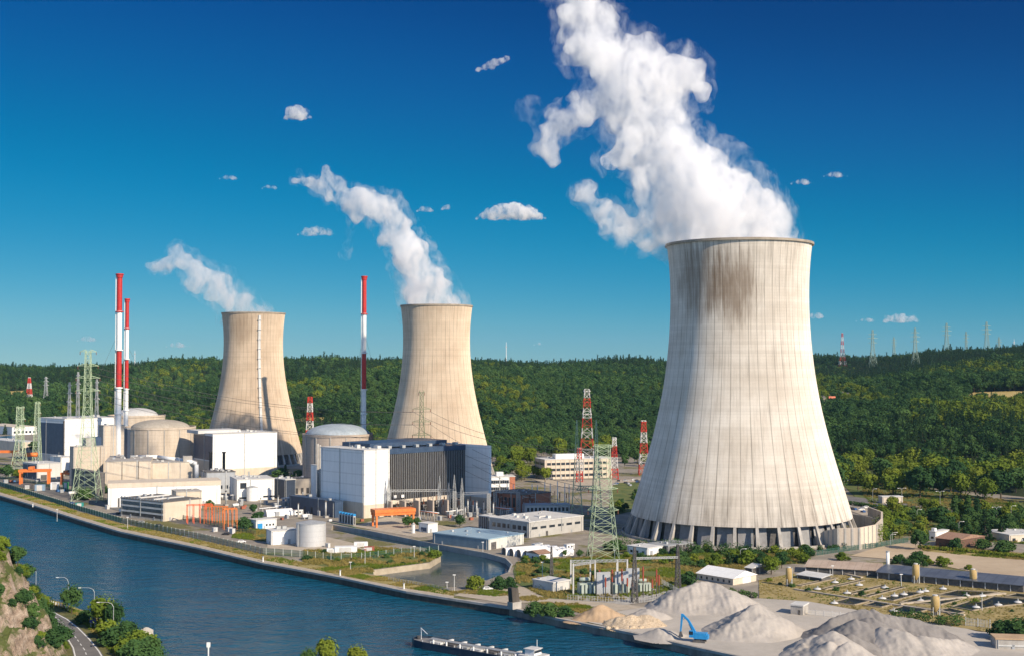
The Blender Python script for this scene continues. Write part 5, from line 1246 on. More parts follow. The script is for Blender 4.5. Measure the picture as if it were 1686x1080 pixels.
heap('rubble_heap', 'tan heap of broken stone between the sand and the grey heaps', [(G(1024, 1028), 3.4), (G(1040, 1029), 3.6), (G(1056, 1029), 3.6), (G(1070, 1030), 2.8), (G(1010, 1027), 2.4)], .6, m_rub, 8.8, wob=.8)
heap('sand_heap', 'low tan sand mound at the bottom edge right of the grey heaps', [(G(1487, 1106), 3.6), (G(1510, 1104), 3.0)], .4, m_hs, 3.9)
rr = random.Random(4)
def rock_mesh(r, seed, sq=.7):
    bm = bmesh.new(); bmesh.ops.create_icosphere(bm, subdivisions=2, radius=1)
    vs = []
    for v in bm.verts:
        k = r * (1 + .35 * mnoise.noise(v.co * 1.3 + Vector((seed, 0, 0)))); vs.append((v.co.x * k, v.co.y * k, v.co.z * k * sq))
    fs = [tuple(v.index for v in f.verts) for f in bm.faces]; bm.free(); mb = MB(); mb.add(vs, fs); return mb
for i in range(26):
    px = rr.uniform(995, 1060); py = rr.uniform(1024, 1036); r = rr.uniform(.5, 1.3); c = at(px, py); c.z = r * .3
    if i == 0: pr = tag(rock_mesh(1, 3).build('boulder', m_rub, None, False, c), 'loose tan block of stone at the foot of the rubble heap', 'boulder', 'loose blocks by the rubble heap')
    else: copy_tree(pr, c, rz=rr.uniform(0, 6), scale=r)
# ---- blue excavator
c = at(1152, 1057); ro = empty('excavator', c, R_(160), 'blue material handler excavator with raised arm on the quay', 'excavator'); ro.scale = (.86, .86, .86)
for y in (-1.5, 1.5): MB().box(-2.4, 2.4, y - .35, y + .35, 0, 1.0).build('track', m_dark, ro)
MB().box(-1.2, 1.2, -1.2, 1.2, .8, 1.6).build('turntable', m_dark, ro)
MB().box(-2.9, 2.2, -1.5, 1.5, 1.6, 3.9).build('engine_housing', m_blue, ro); MB().box(-3.5, -2.9, -1.5, 1.5, 1.6, 3.2).build('counterweight', m_blue, ro)
cabo = MB().box(2.2, 3.9, .1, 1.6, 2.0, 4.6).build('cab', m_blue, ro); MB().box(2.3, 3.95, .2, 1.66, 3.1, 4.4).build('window', m_glass, cabo)
MB().bar((1.5, -.6, 3.0), (4.6, -.6, 8.2), .9, .8).bar((4.6, -.6, 8.2), (7.0, -.6, 10.4), .8, .7).build('boom', m_blue, ro)
MB().bar((7.0, -.6, 10.6), (7.7, -.6, 3.6), .8, .55).build('stick', m_blue, ro)
MB().bar((2.6, -.6, 3.0), (4.4, -.6, 6.8), .3).build('hydraulic_ram', m_galv, ro); MB().bar((5.2, -.6, 9.4), (7.3, -.6, 8.0), .25).build('hydraulic_ram', m_galv, ro)
MB().hexa([(6.9, -1.5, 1.6), (8.5, -1.5, 1.6), (8.5, .3, 1.6), (6.9, .3, 1.6)], [(7.4, -1, 3.7), (8.0, -1, 3.7), (8.0, -.2, 3.7), (7.4, -.2, 3.7)]).build('grab', m_dark, ro)
# ---- barge
a_ = P(684, 1060, WZ); b_ = P(912, 1101, WZ); d_ = (b_ - a_); Lb = d_.length; rz = math.atan2(d_.y, d_.x)
ro = empty('barge', a_, rz, 'long dark blue tanker barge with white deck pipework on the river', 'barge')
m_hull = mottled('dark_blue_hull', C(.012, .028, .055), C(.025, .045, .08), .5, .4, dirt=.1); m_deck = mottled('grey_deck', C(.15, .15, .15), C(.24, .235, .23), .8, .7)
hw = 4.2; sh = [(0, 1.6), (2.5, 3.4), (7, hw), (Lb - 5, hw), (Lb - 1, 3.8), (Lb, 3.0)]
pl = [(x, -w_) for x, w_ in sh] + [(x, w_) for x, w_ in reversed(sh)]
MB().prism(pl, -.6, 1.9).build('hull', m_hull, ro); MB().prism([(x * .985 + .4, y * .93) for x, y in pl], 1.9, 2.05).build('deck', m_deck, ro)
mb = MB(); mb.wallpath([Vector((*p, 0)) for p in pl + [pl[0]]], .12, 1.9, 2.5); mb.build('bulwark', m_hull, ro)
for i in range(7):
    x = 9 + i * (Lb - 24) / 6; MB().box(x, x + 4.4, -2.4, 2.4, 2.05, 2.6).build('hatch', (m_ltgrey, m_dark, m_galv)[i % 3], ro); MB().tube((x + 2.2, -3.4, 2), (x + 2.2, -3.4, 3.6), .3, n=8).build('valve', m_whitep, ro); MB().box(x + 4.8, x + 5.6, 1.0, 3.4, 2.05, 3.1).build('locker', m_ltgrey, ro)
for y in (-.7, .1, .8): MB().tube((7, y, 3.0), (Lb - 12, y, 3.0), .2, n=6).build('pipe', m_galv if y else m_ltgrey, ro)
for i in range(12): x = 7 + i * (Lb - 20) / 11; MB().bar((x, -4.2, 2.0), (x, -4.2, 3.1), .1).build('railing_post', m_whitep, ro)
MB().box(Lb - 12, Lb - 4, -3.2, 3.2, 2.05, 3.6).build('cabin', m_ltgrey, ro); wh = MB().box(Lb - 10, Lb - 6.4, -2.0, 2.0, 3.6, 5.4).build('wheelhouse', m_whitep, ro); MB().box(Lb - 10.06, Lb - 6.34, -1.9, 2.06, 4.3, 5.1).build('window', m_glass, wh); MB().box(Lb - 10.4, Lb - 6, -2.3, 2.3, 5.4, 5.6).build('roof', m_ltgrey, ro)
MB().bar((2.6, 0, 2), (2.6, 0, 6.0), .22).bar((2.6, 0, 5.9), (6.0, -.6, 4.4), .16).build('foredeck_crane', m_whitep, ro); MB().tube((1.6, 0, 2), (1.6, 0, 3.2), .7, n=8).build('winch', m_dark, ro); MB().bar((Lb - 8, 1.8, 5.6), (Lb - 8, 1.8, 8), .14).build('antenna', m_whitep, ro)
# ---- vehicles
def car_proto(name, label, c, rz, mat, s=1.0, van=False):
    ro = empty(name, c, rz, label, 'van' if van else 'car'); H = 2.3 if van else 1.45
    b = MB(); sec = [(-2.1, .35), (2.1, .35), (2.15, .8), (1.2, .95), (.5, H), (-1.4, H), (-2.05, .95)] if not van else [(-2.4, .4), (2.4, .4), (2.45, 1.1), (1.7, 1.3), (1.2, H), (-2.35, H), (-2.4, 1.2)]
    n = len(sec); b.add([(x, y, z) for y in (-.85, .85) for x, z in sec], [tuple(range(n)), tuple(range(2 * n - 1, n - 1, -1))] + [(i, (i + 1) % n, n + (i + 1) % n, n + i) for i in range(n)]); b.build('body', mat, ro)
    MB().box(-1.3, .55, -.87, .87, .98, H - .12).build('side_window', m_glass, ro)
    for x in (-1.3, 1.3):
        for y in (-.8, .8): MB().tube((x, y - .1, .33), (x, y + .1, .33), .33, n=12).build('wheel', m_black, ro)
    for y in (-.6, .6): MB().box(2.1, 2.2, y - .18, y + .18, .6, .78).build('headlight', m_whitep, ro)
    return ro
car_proto('car', 'white car parked by the bushes at the basin corner', at(803, 971), R_(10), m_whitep)
m_carg = mottled('silver_car_paint', C(.34, .35, .36), C(.42, .43, .44), .5, .35, metal=.3); m_carb = mottled('blue_car_paint', C(.03, .08, .2), C(.04, .1, .25), .5, .35); m_card = mottled('dark_car_paint', C(.03, .03, .035), C(.05, .05, .055), .5, .35)
cars = [(1463, 834, m_whitep, 1, 'white van parked by the road right of the largest tower'), (1467, 841, m_carg, 0, 'silver car parked nearer than the white van'), (1396, 834, m_carg, 0, 'silver car at the edge of the largest tower shell'), (800, 1, None, 0, '')]
for px, py, mt, van, lb in cars[:3]: car_proto('van' if van else 'car', lb, at(px, py), rr.uniform(0, 6), mt, van=bool(van))
for px, py, mt, lb in ((118, 829, m_carb, 'blue car parked inside the river fence under the tallest pylon'), (196, 846, m_card, 'dark car parked beside the dark glazed workshop flank'), (232, 861, m_carg, 'silver car parked between the workshop and the river fence'), (262, 866, m_card, 'dark car parked at the workshop corner by the fence'), (398, 893, m_whitep, 'white car parked by the fence left of the white box store'), (372, 880, m_card, 'dark car beside the orange frames'), (545, 858, m_whitep, 'white car before the dark blue pump building'), (737, 880, m_carg, 'silver car between the kiosk and the right round tree')):
    car_proto('car', lb, at(px, py), rr.uniform(0, 6), mt)
# containers and small stores
def container(label, px, py, w_, l_, h_, mat, rz):
    c = at(px, py); ro = empty('container', c, R_(rz), label, 'container'); MB().box(0, w_, 0, l_, .1, h_).build('box', mat, ro); MB().box(-.05, w_ + .05, -.05, .12, 0, .2).build('skid', m_dark, ro); MB().box(w_ * .2, w_ * .75, -.06, 0, .3, h_ - .3).build('door', m_ltgrey, ro)
for a in (('white flat topped container nearest the basin spit', 551, 911, 11, 5, 3.2, m_whitep, 8), ('white container left of the flat topped one', 538, 911, 4, 3, 2.4, m_whitep, 8), ('white container farther back beside the intake channel', 583, 901, 7, 3, 2.6, m_whitep, 10), ('red brown container at the end of the white ones', 600, 907, 5, 2.5, 2.2, mottled('rust_red', C(.24, .06, .04), C(.32, .10, .06), .8, .7), 8),
          ('white container in the far left yard under the orange crane', 83, 806, 6, 4, 5.5, m_whitep, 10), ('blue grey container in the far left yard', 57, 808, 7, 4, 4.6, mottled('blue_grey_paint', C(.16, .24, .32), C(.22, .31, .40), .5, .5), 10), ('green machine housing beside the small orange gantry', 103, 806, 4, 3, 5.6, mottled('green_paint', C(.03, .25, .08), C(.05, .32, .12), .5, .5), 10), ('dark machine housing at the left end of the yard', 38, 805, 6, 4, 3.4, m_dark, 10),
          ('teal container at the foot of the tallest pylon', 124, 834, 5, 3, 2.6, mottled('teal_paint', C(.02, .20, .18), C(.04, .27, .24), .5, .5), 10), ('white box van body before the dark blue pump building', 533, 847, 4, 3, 3.2, m_whitep, 20), ('green skip before the pump building', 547, 848, 3, 3, 2.6, mottled('green_paint', C(.03, .25, .08), C(.05, .32, .12), .5, .5), 20)):
    container(*a)
for i in range(6):
    c = at(560 + i * 4.6, 859 + i * .9); ro = empty('intake_screen', c, R_(20), 'blue and white travelling screen in the row above the intake channel', 'screen', 'row of intake screens')
    MB().box(-.7, .7, -1, 1, -1, 5.2).build('frame', m_ltgrey, ro); MB().box(-.8, .8, -1.1, 1.1, 5.2, 6.4).build('motor_cover', m_blue, ro); MB().box(-.5, .5, -1.06, -1, .3, 4.6).build('screen', m_dark, ro)
tag(MB().wallpath([Vector((0, 0, 0)), at(585, 868) - at(545, 860)], 1.2, -3, .3).build('intake_deck', m_fence, None, False, at(545, 860)), 'dark green deck carrying the intake screens', 'deck')
# a floating boom and walkway in the basin
bo = at(596, 884, z=0); tag(MB().wallpath([Vector((0, 0, 0)), at(640, 890) - bo, at(684, 899) - bo], 1.0, -2.4, -1.6).build('floating_boom', m_dark, None, False, bo), 'dark floating boom across the intake channel', 'boom')
# ================================================================ fish farm, right edge
z3 = lambda x, y: (1326 + x / 4.5, 840 + y / 4.5)
m_rimb = mottled('weathered_rim', C(.22, .185, .13), C(.32, .27, .2), .3, .9)
m_pond = water_mat('pond_water', (.016, .018, .012), .25, .6); m_pond.node_tree.nodes['Bump'].inputs['Distance'].default_value = .05; m_pond.node_tree.nodes['Principled BSDF'].inputs['Specular IOR Level'].default_value = .08
PON = [('a', [(190, 690), (320, 655), (470, 680), (360, 708)]), ('b', [(430, 708), (520, 680), (650, 702), (560, 724)]), ('c', [(540, 662), (760, 610), (860, 622), (650, 675)]), ('d', [(700, 685), (870, 640), (1160, 665), (1000, 705)]), ('e', [(620, 745), (740, 710), (930, 735), (790, 775)]), ('f', [(980, 630), (1120, 598), (1440, 612), (1210, 652)]), ('g', [(1080, 720), (1215, 680), (1405, 715), (1240, 748)]), ('h', [(1270, 690), (1390, 645), (1640, 665), (1640, 695), (1420, 718)]), ('i', [(1480, 640), (1560, 622), (1700, 640), (1700, 660)]), ('j', [(1000, 740), (1060, 730), (1180, 760), (1090, 785)]),
       ('k', [(300, 622), (560, 560), (600, 565), (340, 628)]), ('l', [(120, 585), (400, 520), (440, 524), (150, 592)]), ('m', [(420, 640), (700, 572), (740, 577), (470, 645)]), ('n', [(-60, 560), (200, 505), (240, 508), (-30, 566)])]
for nm, pts_ in PON:
    W_ = [P(*z3(*p)) for p in pts_]; o = W_[0]; cx = sum((p for p in W_), Vector()) / len(W_)
    struct(sheet('pond', W_, .38, m_pond))
    ro = empty('pond_kerb', o, 0, None, None)
    big = [cx + (p - cx) * 1.0 for p in W_]
    MB().wallpath([p - o for p in big + [big[0]]], .55, -.2, .62).build('rim_wall', m_rimb, ro)
    tag(ro, {'a': 'concrete rim of the dark pond behind the crested heap', 'b': 'concrete rim of the small pond right of the first dark pond', 'c': 'concrete rim of the long narrow pond under the first ochre silo', 'd': 'concrete rim of the wide pond left of the front ochre silo', 'e': 'concrete rim of the pond just behind the hedge of the heaps', 'f': 'concrete rim of the farthest wide pond by the dark panel roof', 'g': 'concrete rim of the pond with a white dome near the gate', 'h': 'concrete rim of the broad pond at the right edge', 'i': 'concrete rim of the farthest pond at the right edge', 'j': 'concrete rim of the little pond right of the front ochre silo', 'k': 'concrete rim of the middle narrow raceway in dry grass', 'l': 'concrete rim of the farthest narrow raceway in dry grass', 'm': 'concrete rim of the right narrow raceway in dry grass', 'n': 'concrete rim of the raceway nearest the white gable shed'}[nm], 'kerb')
# long concrete walkways
for i, (a_, b_) in enumerate((((-80, 590), (700, 712)), ((700, 712), (1180, 782)), ((700, 700), (1480, 622)), ((260, 470), (420, 505)))):
    p, q = P(*z3(*a_)), P(*z3(*b_)); tag(MB().wallpath([Vector(), q - p], 1.4, 0, .75 + .02 * i).build('walkway', m_path, None, False, p), ('long concrete walkway along the front of the ponds', 'concrete walkway between the front ochre silo and the hedge', 'concrete walkway between the wide ponds', 'short concrete walkway by the white gable shed')[i], 'walkway')
AER = [(90, 590), (215, 695), (310, 620), (400, 560), (590, 580), (570, 660), (660, 640), (730, 630), (850, 612), (855, 677), (890, 605), (1020, 588), (1195, 640), (1310, 640), (1265, 725), (1430, 708), (1575, 688), (655, 755), (220, 540), (340, 515)]
for i, p in enumerate(AER):
    c = P(*z3(*p)); c.z = .4
    if i == 0:
        ae = empty('aerator', c, 0, 'white domed floating aerator in a fish pond', 'aerator', 'aerators in the fish ponds'); MB().lathe([(1.6, .1), (1.4, .35), (.8, .6), (0, .75)], n=16).build('float_dome', m_ltgrey, ae, True); MB().tube((0, 0, .6), (0, 0, 1.4), .3, n=8).build('motor', m_galv, ae); MB().lathe([(1.7, 0), (1.7, .12), (0, .12)], n=16).build('base_ring', m_dark, ae)
    else: copy_tree(ae, c)
def ochre(label, px, py, ytop, rpx):
    c = P(px, py); k = c.y / F; h = HZ(ytop, c.y); r = rpx * k; lg = h * .30
    ro = empty('feed_silo', c, 0, label, 'silo')
    MB().lathe([(r * .25, lg * .55), (r, lg + r * .5), (r, h - r * .35), (r * .55, h), (0, h + .1)], n=20).build('hopper', m_yellow, ro, True)
    for sx_, sy in ((-1, -1), (1, -1), (1, 1), (-1, 1)): MB().bar((sx_ * r * .72, sy * r * .72, 0), (sx_ * r * .72, sy * r * .72, lg + r * .7), .28).build('leg', m_galv, ro)
    MB().bar((r * 1.05, 0, 0), (r * 1.05, 0, h), .3).build('ladder', m_galv, ro); MB().lathe([(r * .58, h - .05), (r * .62, h + .35), (0, h + .5)], n=16).build('lid', m_ltgrey, ro); MB().box(-.5, .5, -.5, .5, 0, lg * .6).build('outlet', m_dark, ro)
ochre('ochre feed silo by the dark panel roof, left of two', 1508, 960, 928, 5.6); ochre('ochre feed silo by the dark panel roof, right of two', 1602.5, 966, 937, 5.6); ochre('ochre feed silo standing alone among the front ponds', 1540, 1013, 980, 7); ochre('ochre feed silo nearest the white gable shed', 1299, 965, 934, 5)
c = P(1462, 943); ro = empty('chimney', c, 0, 'slim white chimney stub on the long farm shed', 'chimney'); h = HZ(908, c.y); MB().tube((0, 0, 0), (0, 0, h), .75, n=12).build('flue', m_whitep, ro, True); MB().tube((0, 0, h), (0, 0, h + .4), .95, n=12).build('cap', m_galv, ro)
m_panelr = mottled('dark_panel_roof', C(.07, .08, .10), C(.12, .135, .16), .2, .35, lines=[(0, 4.0, .35), (1, 3.0, .3)], spec=.5)
def longshed(label, a, b, ytopa, depth, roof, wall, slope):
    A_, B_ = P(*a), P(*b); d_ = B_ - A_; L = d_.length; rz = math.atan2(d_.y, d_.x); h = HZ(ytopa, A_.y)
    ro = empty('long_shed', A_, rz, label, 'shed'); MB().box(0, L, .4, depth, -.3, h - .2).build('wall', wall, ro)
    MB().hexa([(-.5, -.4, h - .2), (L + .5, -.4, h - .2), (L + .5, depth + .5, h - .2 + slope), (-.5, depth + .5, h - .2 + slope)], [(-.5, -.4, h + .05), (L + .5, -.4, h + .05), (L + .5, depth + .5, h + .05 + slope), (-.5, depth + .5, h + .05 + slope)]).build('roof', roof, ro)
    n = int(L / 5)
    for i in range(n): MB().box(i * L / n, i * L / n + .3, .15, .4, 0, h - .25).build('post', m_ltgrey, ro)
    return ro
longshed('long farm shed with a brownish roof left of the white chimney stub', (1326, 943), (1448, 950), 932, 13, mottled('brownish_roof', C(.34, .26, .20), C(.44, .35, .28), .15, .9, lines=[(0, 3.0, .15)], dirt=.15), m_dark, 1.2)
longshed('long farm shed with dark panels on its roof', (1444, 953), (1684, 976), 941, 13, m_panelr, m_dark, 1.6)
longshed('small open farm shed with a dusty roof near the white gable shed', (1312, 952), (1352, 958), 945, 7, m_ltgrey, m_dark, .8)
b = Bld('farm_house', 'low brown roofed building with dark walls behind the sandy lot', 1578, 904, 1537, 1618, 889, mottled('dark_brown_wall', C(.10, .055, .04), C(.15, .085, .06), .8, .85), mottled('brown_tiles', C(.22, .13, .09), C(.32, .20, .14), .8, .9), phi=40, pitch=2.0); b.row('A', 3, 1, 2.4, 1.2, 2, 2); b.row('B', 2, 1, 2.4, 1.2, 2, 2)
b = Bld('farm_house', 'white and brick small building by the conifers at the right', 1540, 890, 1527, 1559, 876, m_whitep, m_ltgrey, phi=40); b.row('A', 2, 1, 2.2, 1, 1, 1); b.top(1, 3, 1, 3, 2, m_whitep)
b = Bld('greenhouse', 'pale flat roofed shed cut by the right edge behind the conifers', 1662, 893, 1652, 1720, 881, m_tan, m_ltgrey, phi=20, L=20); b.row('B', 4, .5, 2.2, 2, 2, 2)
b = Bld('gate_house', 'pair of small pale boxes beside the wooded road', 1453, 829, 1451, 1484, 818, m_tan, m_ltgrey, phi=10, L=6); b.row('B', 3, .4, 3.2, 1.6, 3, 3, m_dark, 'door')
b = Bld('white_house', 'white modern house at the right edge among the trees', 1676, 806, 1670, 1740, 791, m_whitep, m_ltgrey, phi=20, L=10); b.row('B', 3, 2, 5, 3, 1, 1)
b = Bld('loading_bay', 'grey loading bay wall with tan sand on top at the lower right', 1640, 1068, 1637, 1730, 1052, m_conc2, m_hs, phi=-8, L=7); b.face('B', .5, b.R, 1.0, 1.5, m_ltgrey, 'kerb', .2)
# hillside village
VH = [(1350, 659, 3.5, 0), (1356, 663, 4, 1), (1363, 660, 4, 0), (1370, 664, 5.5, 2), (1378, 658, 4, 0), (1386, 656, 3.5, 1), (1394, 658, 3.5, 0), (1345, 676, 4.5, 0), (1353, 671, 4, 1)]
VL = ['white house left end of the hillside village', 'brown roofed house behind the village front', 'white house in the middle of the village', 'house with a bright red roof in the hillside village', 'white house above the red roof', 'grey house right of the red roof', 'white house right end of the village', 'tan house below the village by the tower edge', 'little house just above the tan one']
for (px, py, w_, t_), lb in zip(VH, VL):
    p = on_hill(px, py); k = p.y / F; w2 = w_ * k * .9
    ro = empty('house', p, rr.uniform(-.4, .6), lb, 'house', 'houses on the hillside'); MB().box(-w2, w2, -w2 * .7, w2 * .7, -4, 6).build('wall', m_whitep if t_ != 1 else m_tan, ro)
    mb = MB(); mb.add([(-w2 - .5, -w2 * .7 - .5, 6), (w2 + .5, -w2 * .7 - .5, 6), (w2 + .5, w2 * .7 + .5, 6), (-w2 - .5, w2 * .7 + .5, 6), (-w2 - .5, 0, 9.5), (w2 + .5, 0, 9.5)], [(0, 1, 5, 4), (2, 3, 4, 5), (1, 2, 5), (3, 0, 4), (0, 3, 2, 1)]); mb.build('roof', (mottled('red_tiles', C(.5, .14, .08), C(.6, .2, .12), .6, .9) if t_ == 2 else m_dkroof), ro)
    for x in (-.5, .4): MB().box(w2 * x, w2 * x + 1.6, -w2 * .7 - .1, -w2 * .7, 2, 4).build('window', m_glass, ro)
p = on_hill(608, 706); ro = empty('house', p, 0, 'lone pale house in the trees right of the blue grey dome', 'house'); MB().box(-8, 8, -5, 5, -3, 6).build('wall', m_tan, ro); mb = MB(); mb.add([(-9, -6, 6), (9, -6, 6), (9, 6, 6), (-9, 6, 6), (-9, 0, 9.5), (9, 0, 9.5)], [(0, 1, 5, 4), (2, 3, 4, 5), (1, 2, 5), (3, 0, 4)]); mb.build('roof', m_dkroof, ro); MB().box(-4, -2, -5.1, -5, 2, 4).build('window', m_glass, ro)
# ---- street lamps
def lamp(label, c, h, arm, rz, double=False, group=None):
    ro = empty('street_lamp', c, rz, label, 'street lamp', group)
    mb = MB(); mb.tube((0, 0, 0), (0, 0, h * .86), .13, .1, 6); mb.build('pole', m_galv, ro)
    for s in ((1, -1) if double else (1,)):
        mb = MB(); pts_ = [(0, h * .86), (arm * .12 * s, h * .95), (arm * .4 * s, h), (arm * s, h)]
        for (x0, z0), (x1, z1) in zip(pts_, pts_[1:]): mb.tube((x0, 0, z0), (x1, 0, z1), .09, n=6)
        mb.build('arm', m_galv, ro); MB().box(min(arm * s, arm * s + .9 * s), max(arm * s, arm * s + .9 * s), -.2, .2, h - .12, h + .1).build('lamp_head', m_whitep, ro)
    return ro
for px, py, yt, lb, db in ((1437, 826, 804, 'single arm street lamp nearest the largest tower by the wooded road', 0), (1485, 828, 803, 'double arm street lamp behind the pale gate boxes', 1), (1548, 834, 808, 'double arm street lamp in the middle of the wooded road', 1), (1641, 859, 834, 'double arm street lamp by the dark conifers', 1), (1665, 858, 832, 'street lamp nearest the right edge of the wooded road', 0), (1390, 810, 790, 'street lamp at the edge of the tower shell', 1), (1510, 858, 838, 'street lamp standing in the shrubs below the road', 0), (1466, 899, 879, 'pale lamp post by the green fence end', 0), (1469, 891, 876, 'slim lamp post behind the green fence end', 0), (1219, 926, 903, 'pale street lamp between the hedge and the white gable shed', 0), (1579, 880, 858, 'slim lamp post left of the dark conifers', 0)):
    c = P(px, py); k = c.y / F; lamp(lb, c, HZ(yt, c.y), 2.2, R_(10), bool(db))
for px, py, yt, lb in ((601, 929, 902, 'slim pale lamp mast on the grassy spit, right'), (577, 938, 925, 'short pale mast at the towpath bushes'), (682, 917, 899, 'slim pale lamp mast at the spit tip'), (748, 972, 946, 'slim grey mast by the basin front edge'), (736, 968, 958, 'short grey mast on the towpath'), (795, 908, 892, 'pale lamp post at the blue shed corner'), (833, 915, 897, 'pale lamp post before the barrel roofs'), (893, 953, 925, 'slim grey pole in the scrub before the hut'), (1012, 921, 905, 'slim grey pole beside the white flat store'), (1371, 948, 931, 'slim pole before the brown farm roof'), (1484, 965, 945, 'slim pole among the ponds, left'), (1617, 1005, 981, 'lamp pole among the right ponds'), (94, 858, 838, 'slim pale lamp post inside the river fence, left'), (210, 870, 851, 'slim pale lamp post inside the river fence by the workshop')):
    c = P(px, py); h = HZ(yt, c.y); ro = empty('lamp_post', c, 0, lb, 'lamp post'); MB().tube((0, 0, 0), (0, 0, h), .16, .1, 6).build('pole', m_ltgrey, ro); MB().box(-.6, .6, -.2, .2, h - .1, h + .2).build('lamp_head', m_whitep, ro)
# ================================================================ near bank: road, cliff, lamps
BZ = 3.0
shore = [(-200, 985), (30, 978), (58, 981), (78, 988), (108, 1000), (150, 1012), (205, 1034), (248, 1062), (268, 1085), (330, 1094), (480, 1096), (700, 1110), (1100, 1140), (1500, 1200)]
top = [P(x, y, BZ) for x, y in shore]
low = [P(x, y, BZ) + Vector((2.0, 7, 0)) for x, y in shore]
m_nb = mottled('near_bank_soil', C(.06, .075, .022), C(.17, .15, .055), .14, .95, detail=6)
mb = MB(); n = len(top)
back = [Vector((420, 60, BZ)), Vector((-420, 60, BZ))]
tris = tessellate_polygon([[Vector((p.x, p.y, 0)) for p in top + back]])
mb.add([(p.x, p.y, BZ) for p in top + back], tris); mb.add([(p.x, p.y, BZ) for p in top] + [(p.x, p.y, -6) for p in low], [(i, i + 1, n + i + 1, n + i) for i in range(n - 1)])
nb = struct(mb.build('near_bank', m_nb))
if nb.data.polygons[0].normal.z < 0: nb.data.flip_normals()
B = lambda x, y: P(x, y, BZ)
def psheet(name, pix, dz, mat): return struct(sheet(name, [B(*p) for p in pix], BZ + dz, mat))
RL = [(126, 1100), (118, 1066), (107, 1048), (95, 1030), (80, 1015), (62, 1006), (30, 1000)]
RR = [(182, 1100), (166, 1072), (150, 1052), (132, 1034), (113, 1019), (92, 1008), (60, 1000), (30, 995)]
psheet('road', RL + RR[::-1], .05, m_road)
def line(pts_, w_, dz=.065, dash=None, name='road_marking'):
    W_ = [B(*p) for p in pts_]; mb = MB()
    for i in range(len(W_) - 1):
        a, b = W_[i], W_[i + 1]; d_ = (b - a).normalized(); nn = Vector((-d_.y, d_.x, 0)) * w_ / 2; L = (b - a).length
        segs = [(0, L)] if not dash else [(s, min(L, s + dash)) for s in np.arange(0, L, dash * 2.2)]
        for s0, s1 in segs:
            p, q = a + d_ * s0, a + d_ * s1; mb.add([(p.x - nn.x, p.y - nn.y, BZ + dz), (q.x - nn.x, q.y - nn.y, BZ + dz), (q.x + nn.x, q.y + nn.y, BZ + dz), (p.x + nn.x, p.y + nn.y, BZ + dz)], [(0, 1, 2, 3)])
    o = mb.build(name, m_line); struct(o); return o
line([(x - 3, y) for x, y in RR[:-1]], .42); line([(x + 2.5, y) for x, y in RL[:-1]], .42)
line([((a[0] + b[0]) / 2 - 3, (a[1] + b[1]) / 2) for a, b in zip(RL[:6], RR[:6])], .3, dash=3)
psheet('grass_verge', [(62, 991), (92, 997), (125, 1012), (150, 1034), (190, 1080), (215, 1080), (180, 1030), (140, 1005), (100, 992), (70, 985)], .03, m_dryg)
for i in range(9):
    c = B(80 + i * 4.0, 994 + i * 1.1); ro = tag(MB().box(-.16, .16, -.16, .16, 0, 1.5).build('guard_post', m_whitep, None, False, c), 'white wooden post in the short row at the water side of the road', 'post', 'row of white posts by the road')
mbx = [B(80, 993.5), B(112, 1003)]; tag(MB().bar(Vector((0, 0, 1.1)), mbx[1] - mbx[0] + Vector((0, 0, 1.1)), .12).build('guard_rail', m_whitep, None, False, mbx[0]), 'pale rail along the row of white posts', 'rail')
def blamp(label, px, py, yt, ax):
    c = B(px, py); h = HZ(yt, c.y) - BZ; lamp(label, c, h, abs(ax) * c.y / F, math.pi if ax < 0 else 0)
blamp('curved street lamp farthest along the river road', 59, 984, 934, -18); blamp('curved street lamp half hidden behind the birch bush', 155, 1016, 967, -22); blamp('nearest curved street lamp on the river road', 186.5, 1045, 991, -23); blamp('dark thin street lamp beside the small dark tree', 112, 1006, 950, -16)
c = B(153, 1034); ro = empty('road_sign', c, R_(-30), 'blue road sign board beside the river road', 'sign'); m_sb = mottled('sign_blue', C(.01, .035, .22), C(.015, .045, .26), .5, .5)
for x in (-1.0, 1.0): MB().bar((x, 0, 0), (x, 0, 3.6), .14).build('post', m_galv, ro)
MB().box(-1.5, 1.5, -.12, -.04, 1.9, 3.7).build('board', m_sb, ro); MB().box(-1.55, 1.55, -.03, .03, 1.85, 3.75).build('frame', m_whitep, ro)
c = B(343, 1096); ro = empty('marker_post', c, 0, 'white navigation marker post at the bottom edge of the river', 'post'); h = HZ(1057, c.y) - BZ; MB().tube((0, 0, 0), (0, 0, h * .9), .2, n=8).build('pole', m_whitep, ro); MB().box(-.5, .5, -.3, .3, h * .8, h).build('board', m_whitep, ro); MB().box(-.8, .8, -.8, .8, 0, .3).build('footing', m_conc2, ro)
# ---- cliff
def cliff_h(x, y):
    cx, cyy = XD(-110, 385), 385.0
    dx = (x - cx) / 1.0; dy = (y - cyy) / (1.9 if y < cyy else 1.2)
    a = math.atan2(dy, dx); r = math.hypot(dx, dy)
    r *= 1 + .10 * mnoise.noise(Vector((math.cos(a) * 1.8, math.sin(a) * 1.8, .4))) + .06 * mnoise.noise(Vector((x * .12, y * .12, .7)))
    h = float(np.interp(r, [0, 8, 14, 20, 24, 28, 31, 35, 38, 40, 43], [62, 54, 45, 36, 30, 22.5, 17, 10, 4.5, 1.5, -9]))
    led = .9 * math.sin(h * .95 + 3 * mnoise.noise(Vector((x * .07, y * .07, 2))))
    crag = 2.6 * mnoise.fractal(Vector((x * .16, y * .16, h * .10)), .9, 2.1, 5) + 1.2 * abs(mnoise.noise(Vector((x * .4, y * .25, h * .3))))
    return h + (led + crag) * min(1, max(0, (h - 2) / 6))
m, g = newmat('cliff_rock'); m_cliff = m
ge = g.n('NewGeometry'); pos = ge.outputs['Position']; sx = g.n('SeparateXYZ'); g.l(ge.outputs['Normal'], sx.inputs[0])
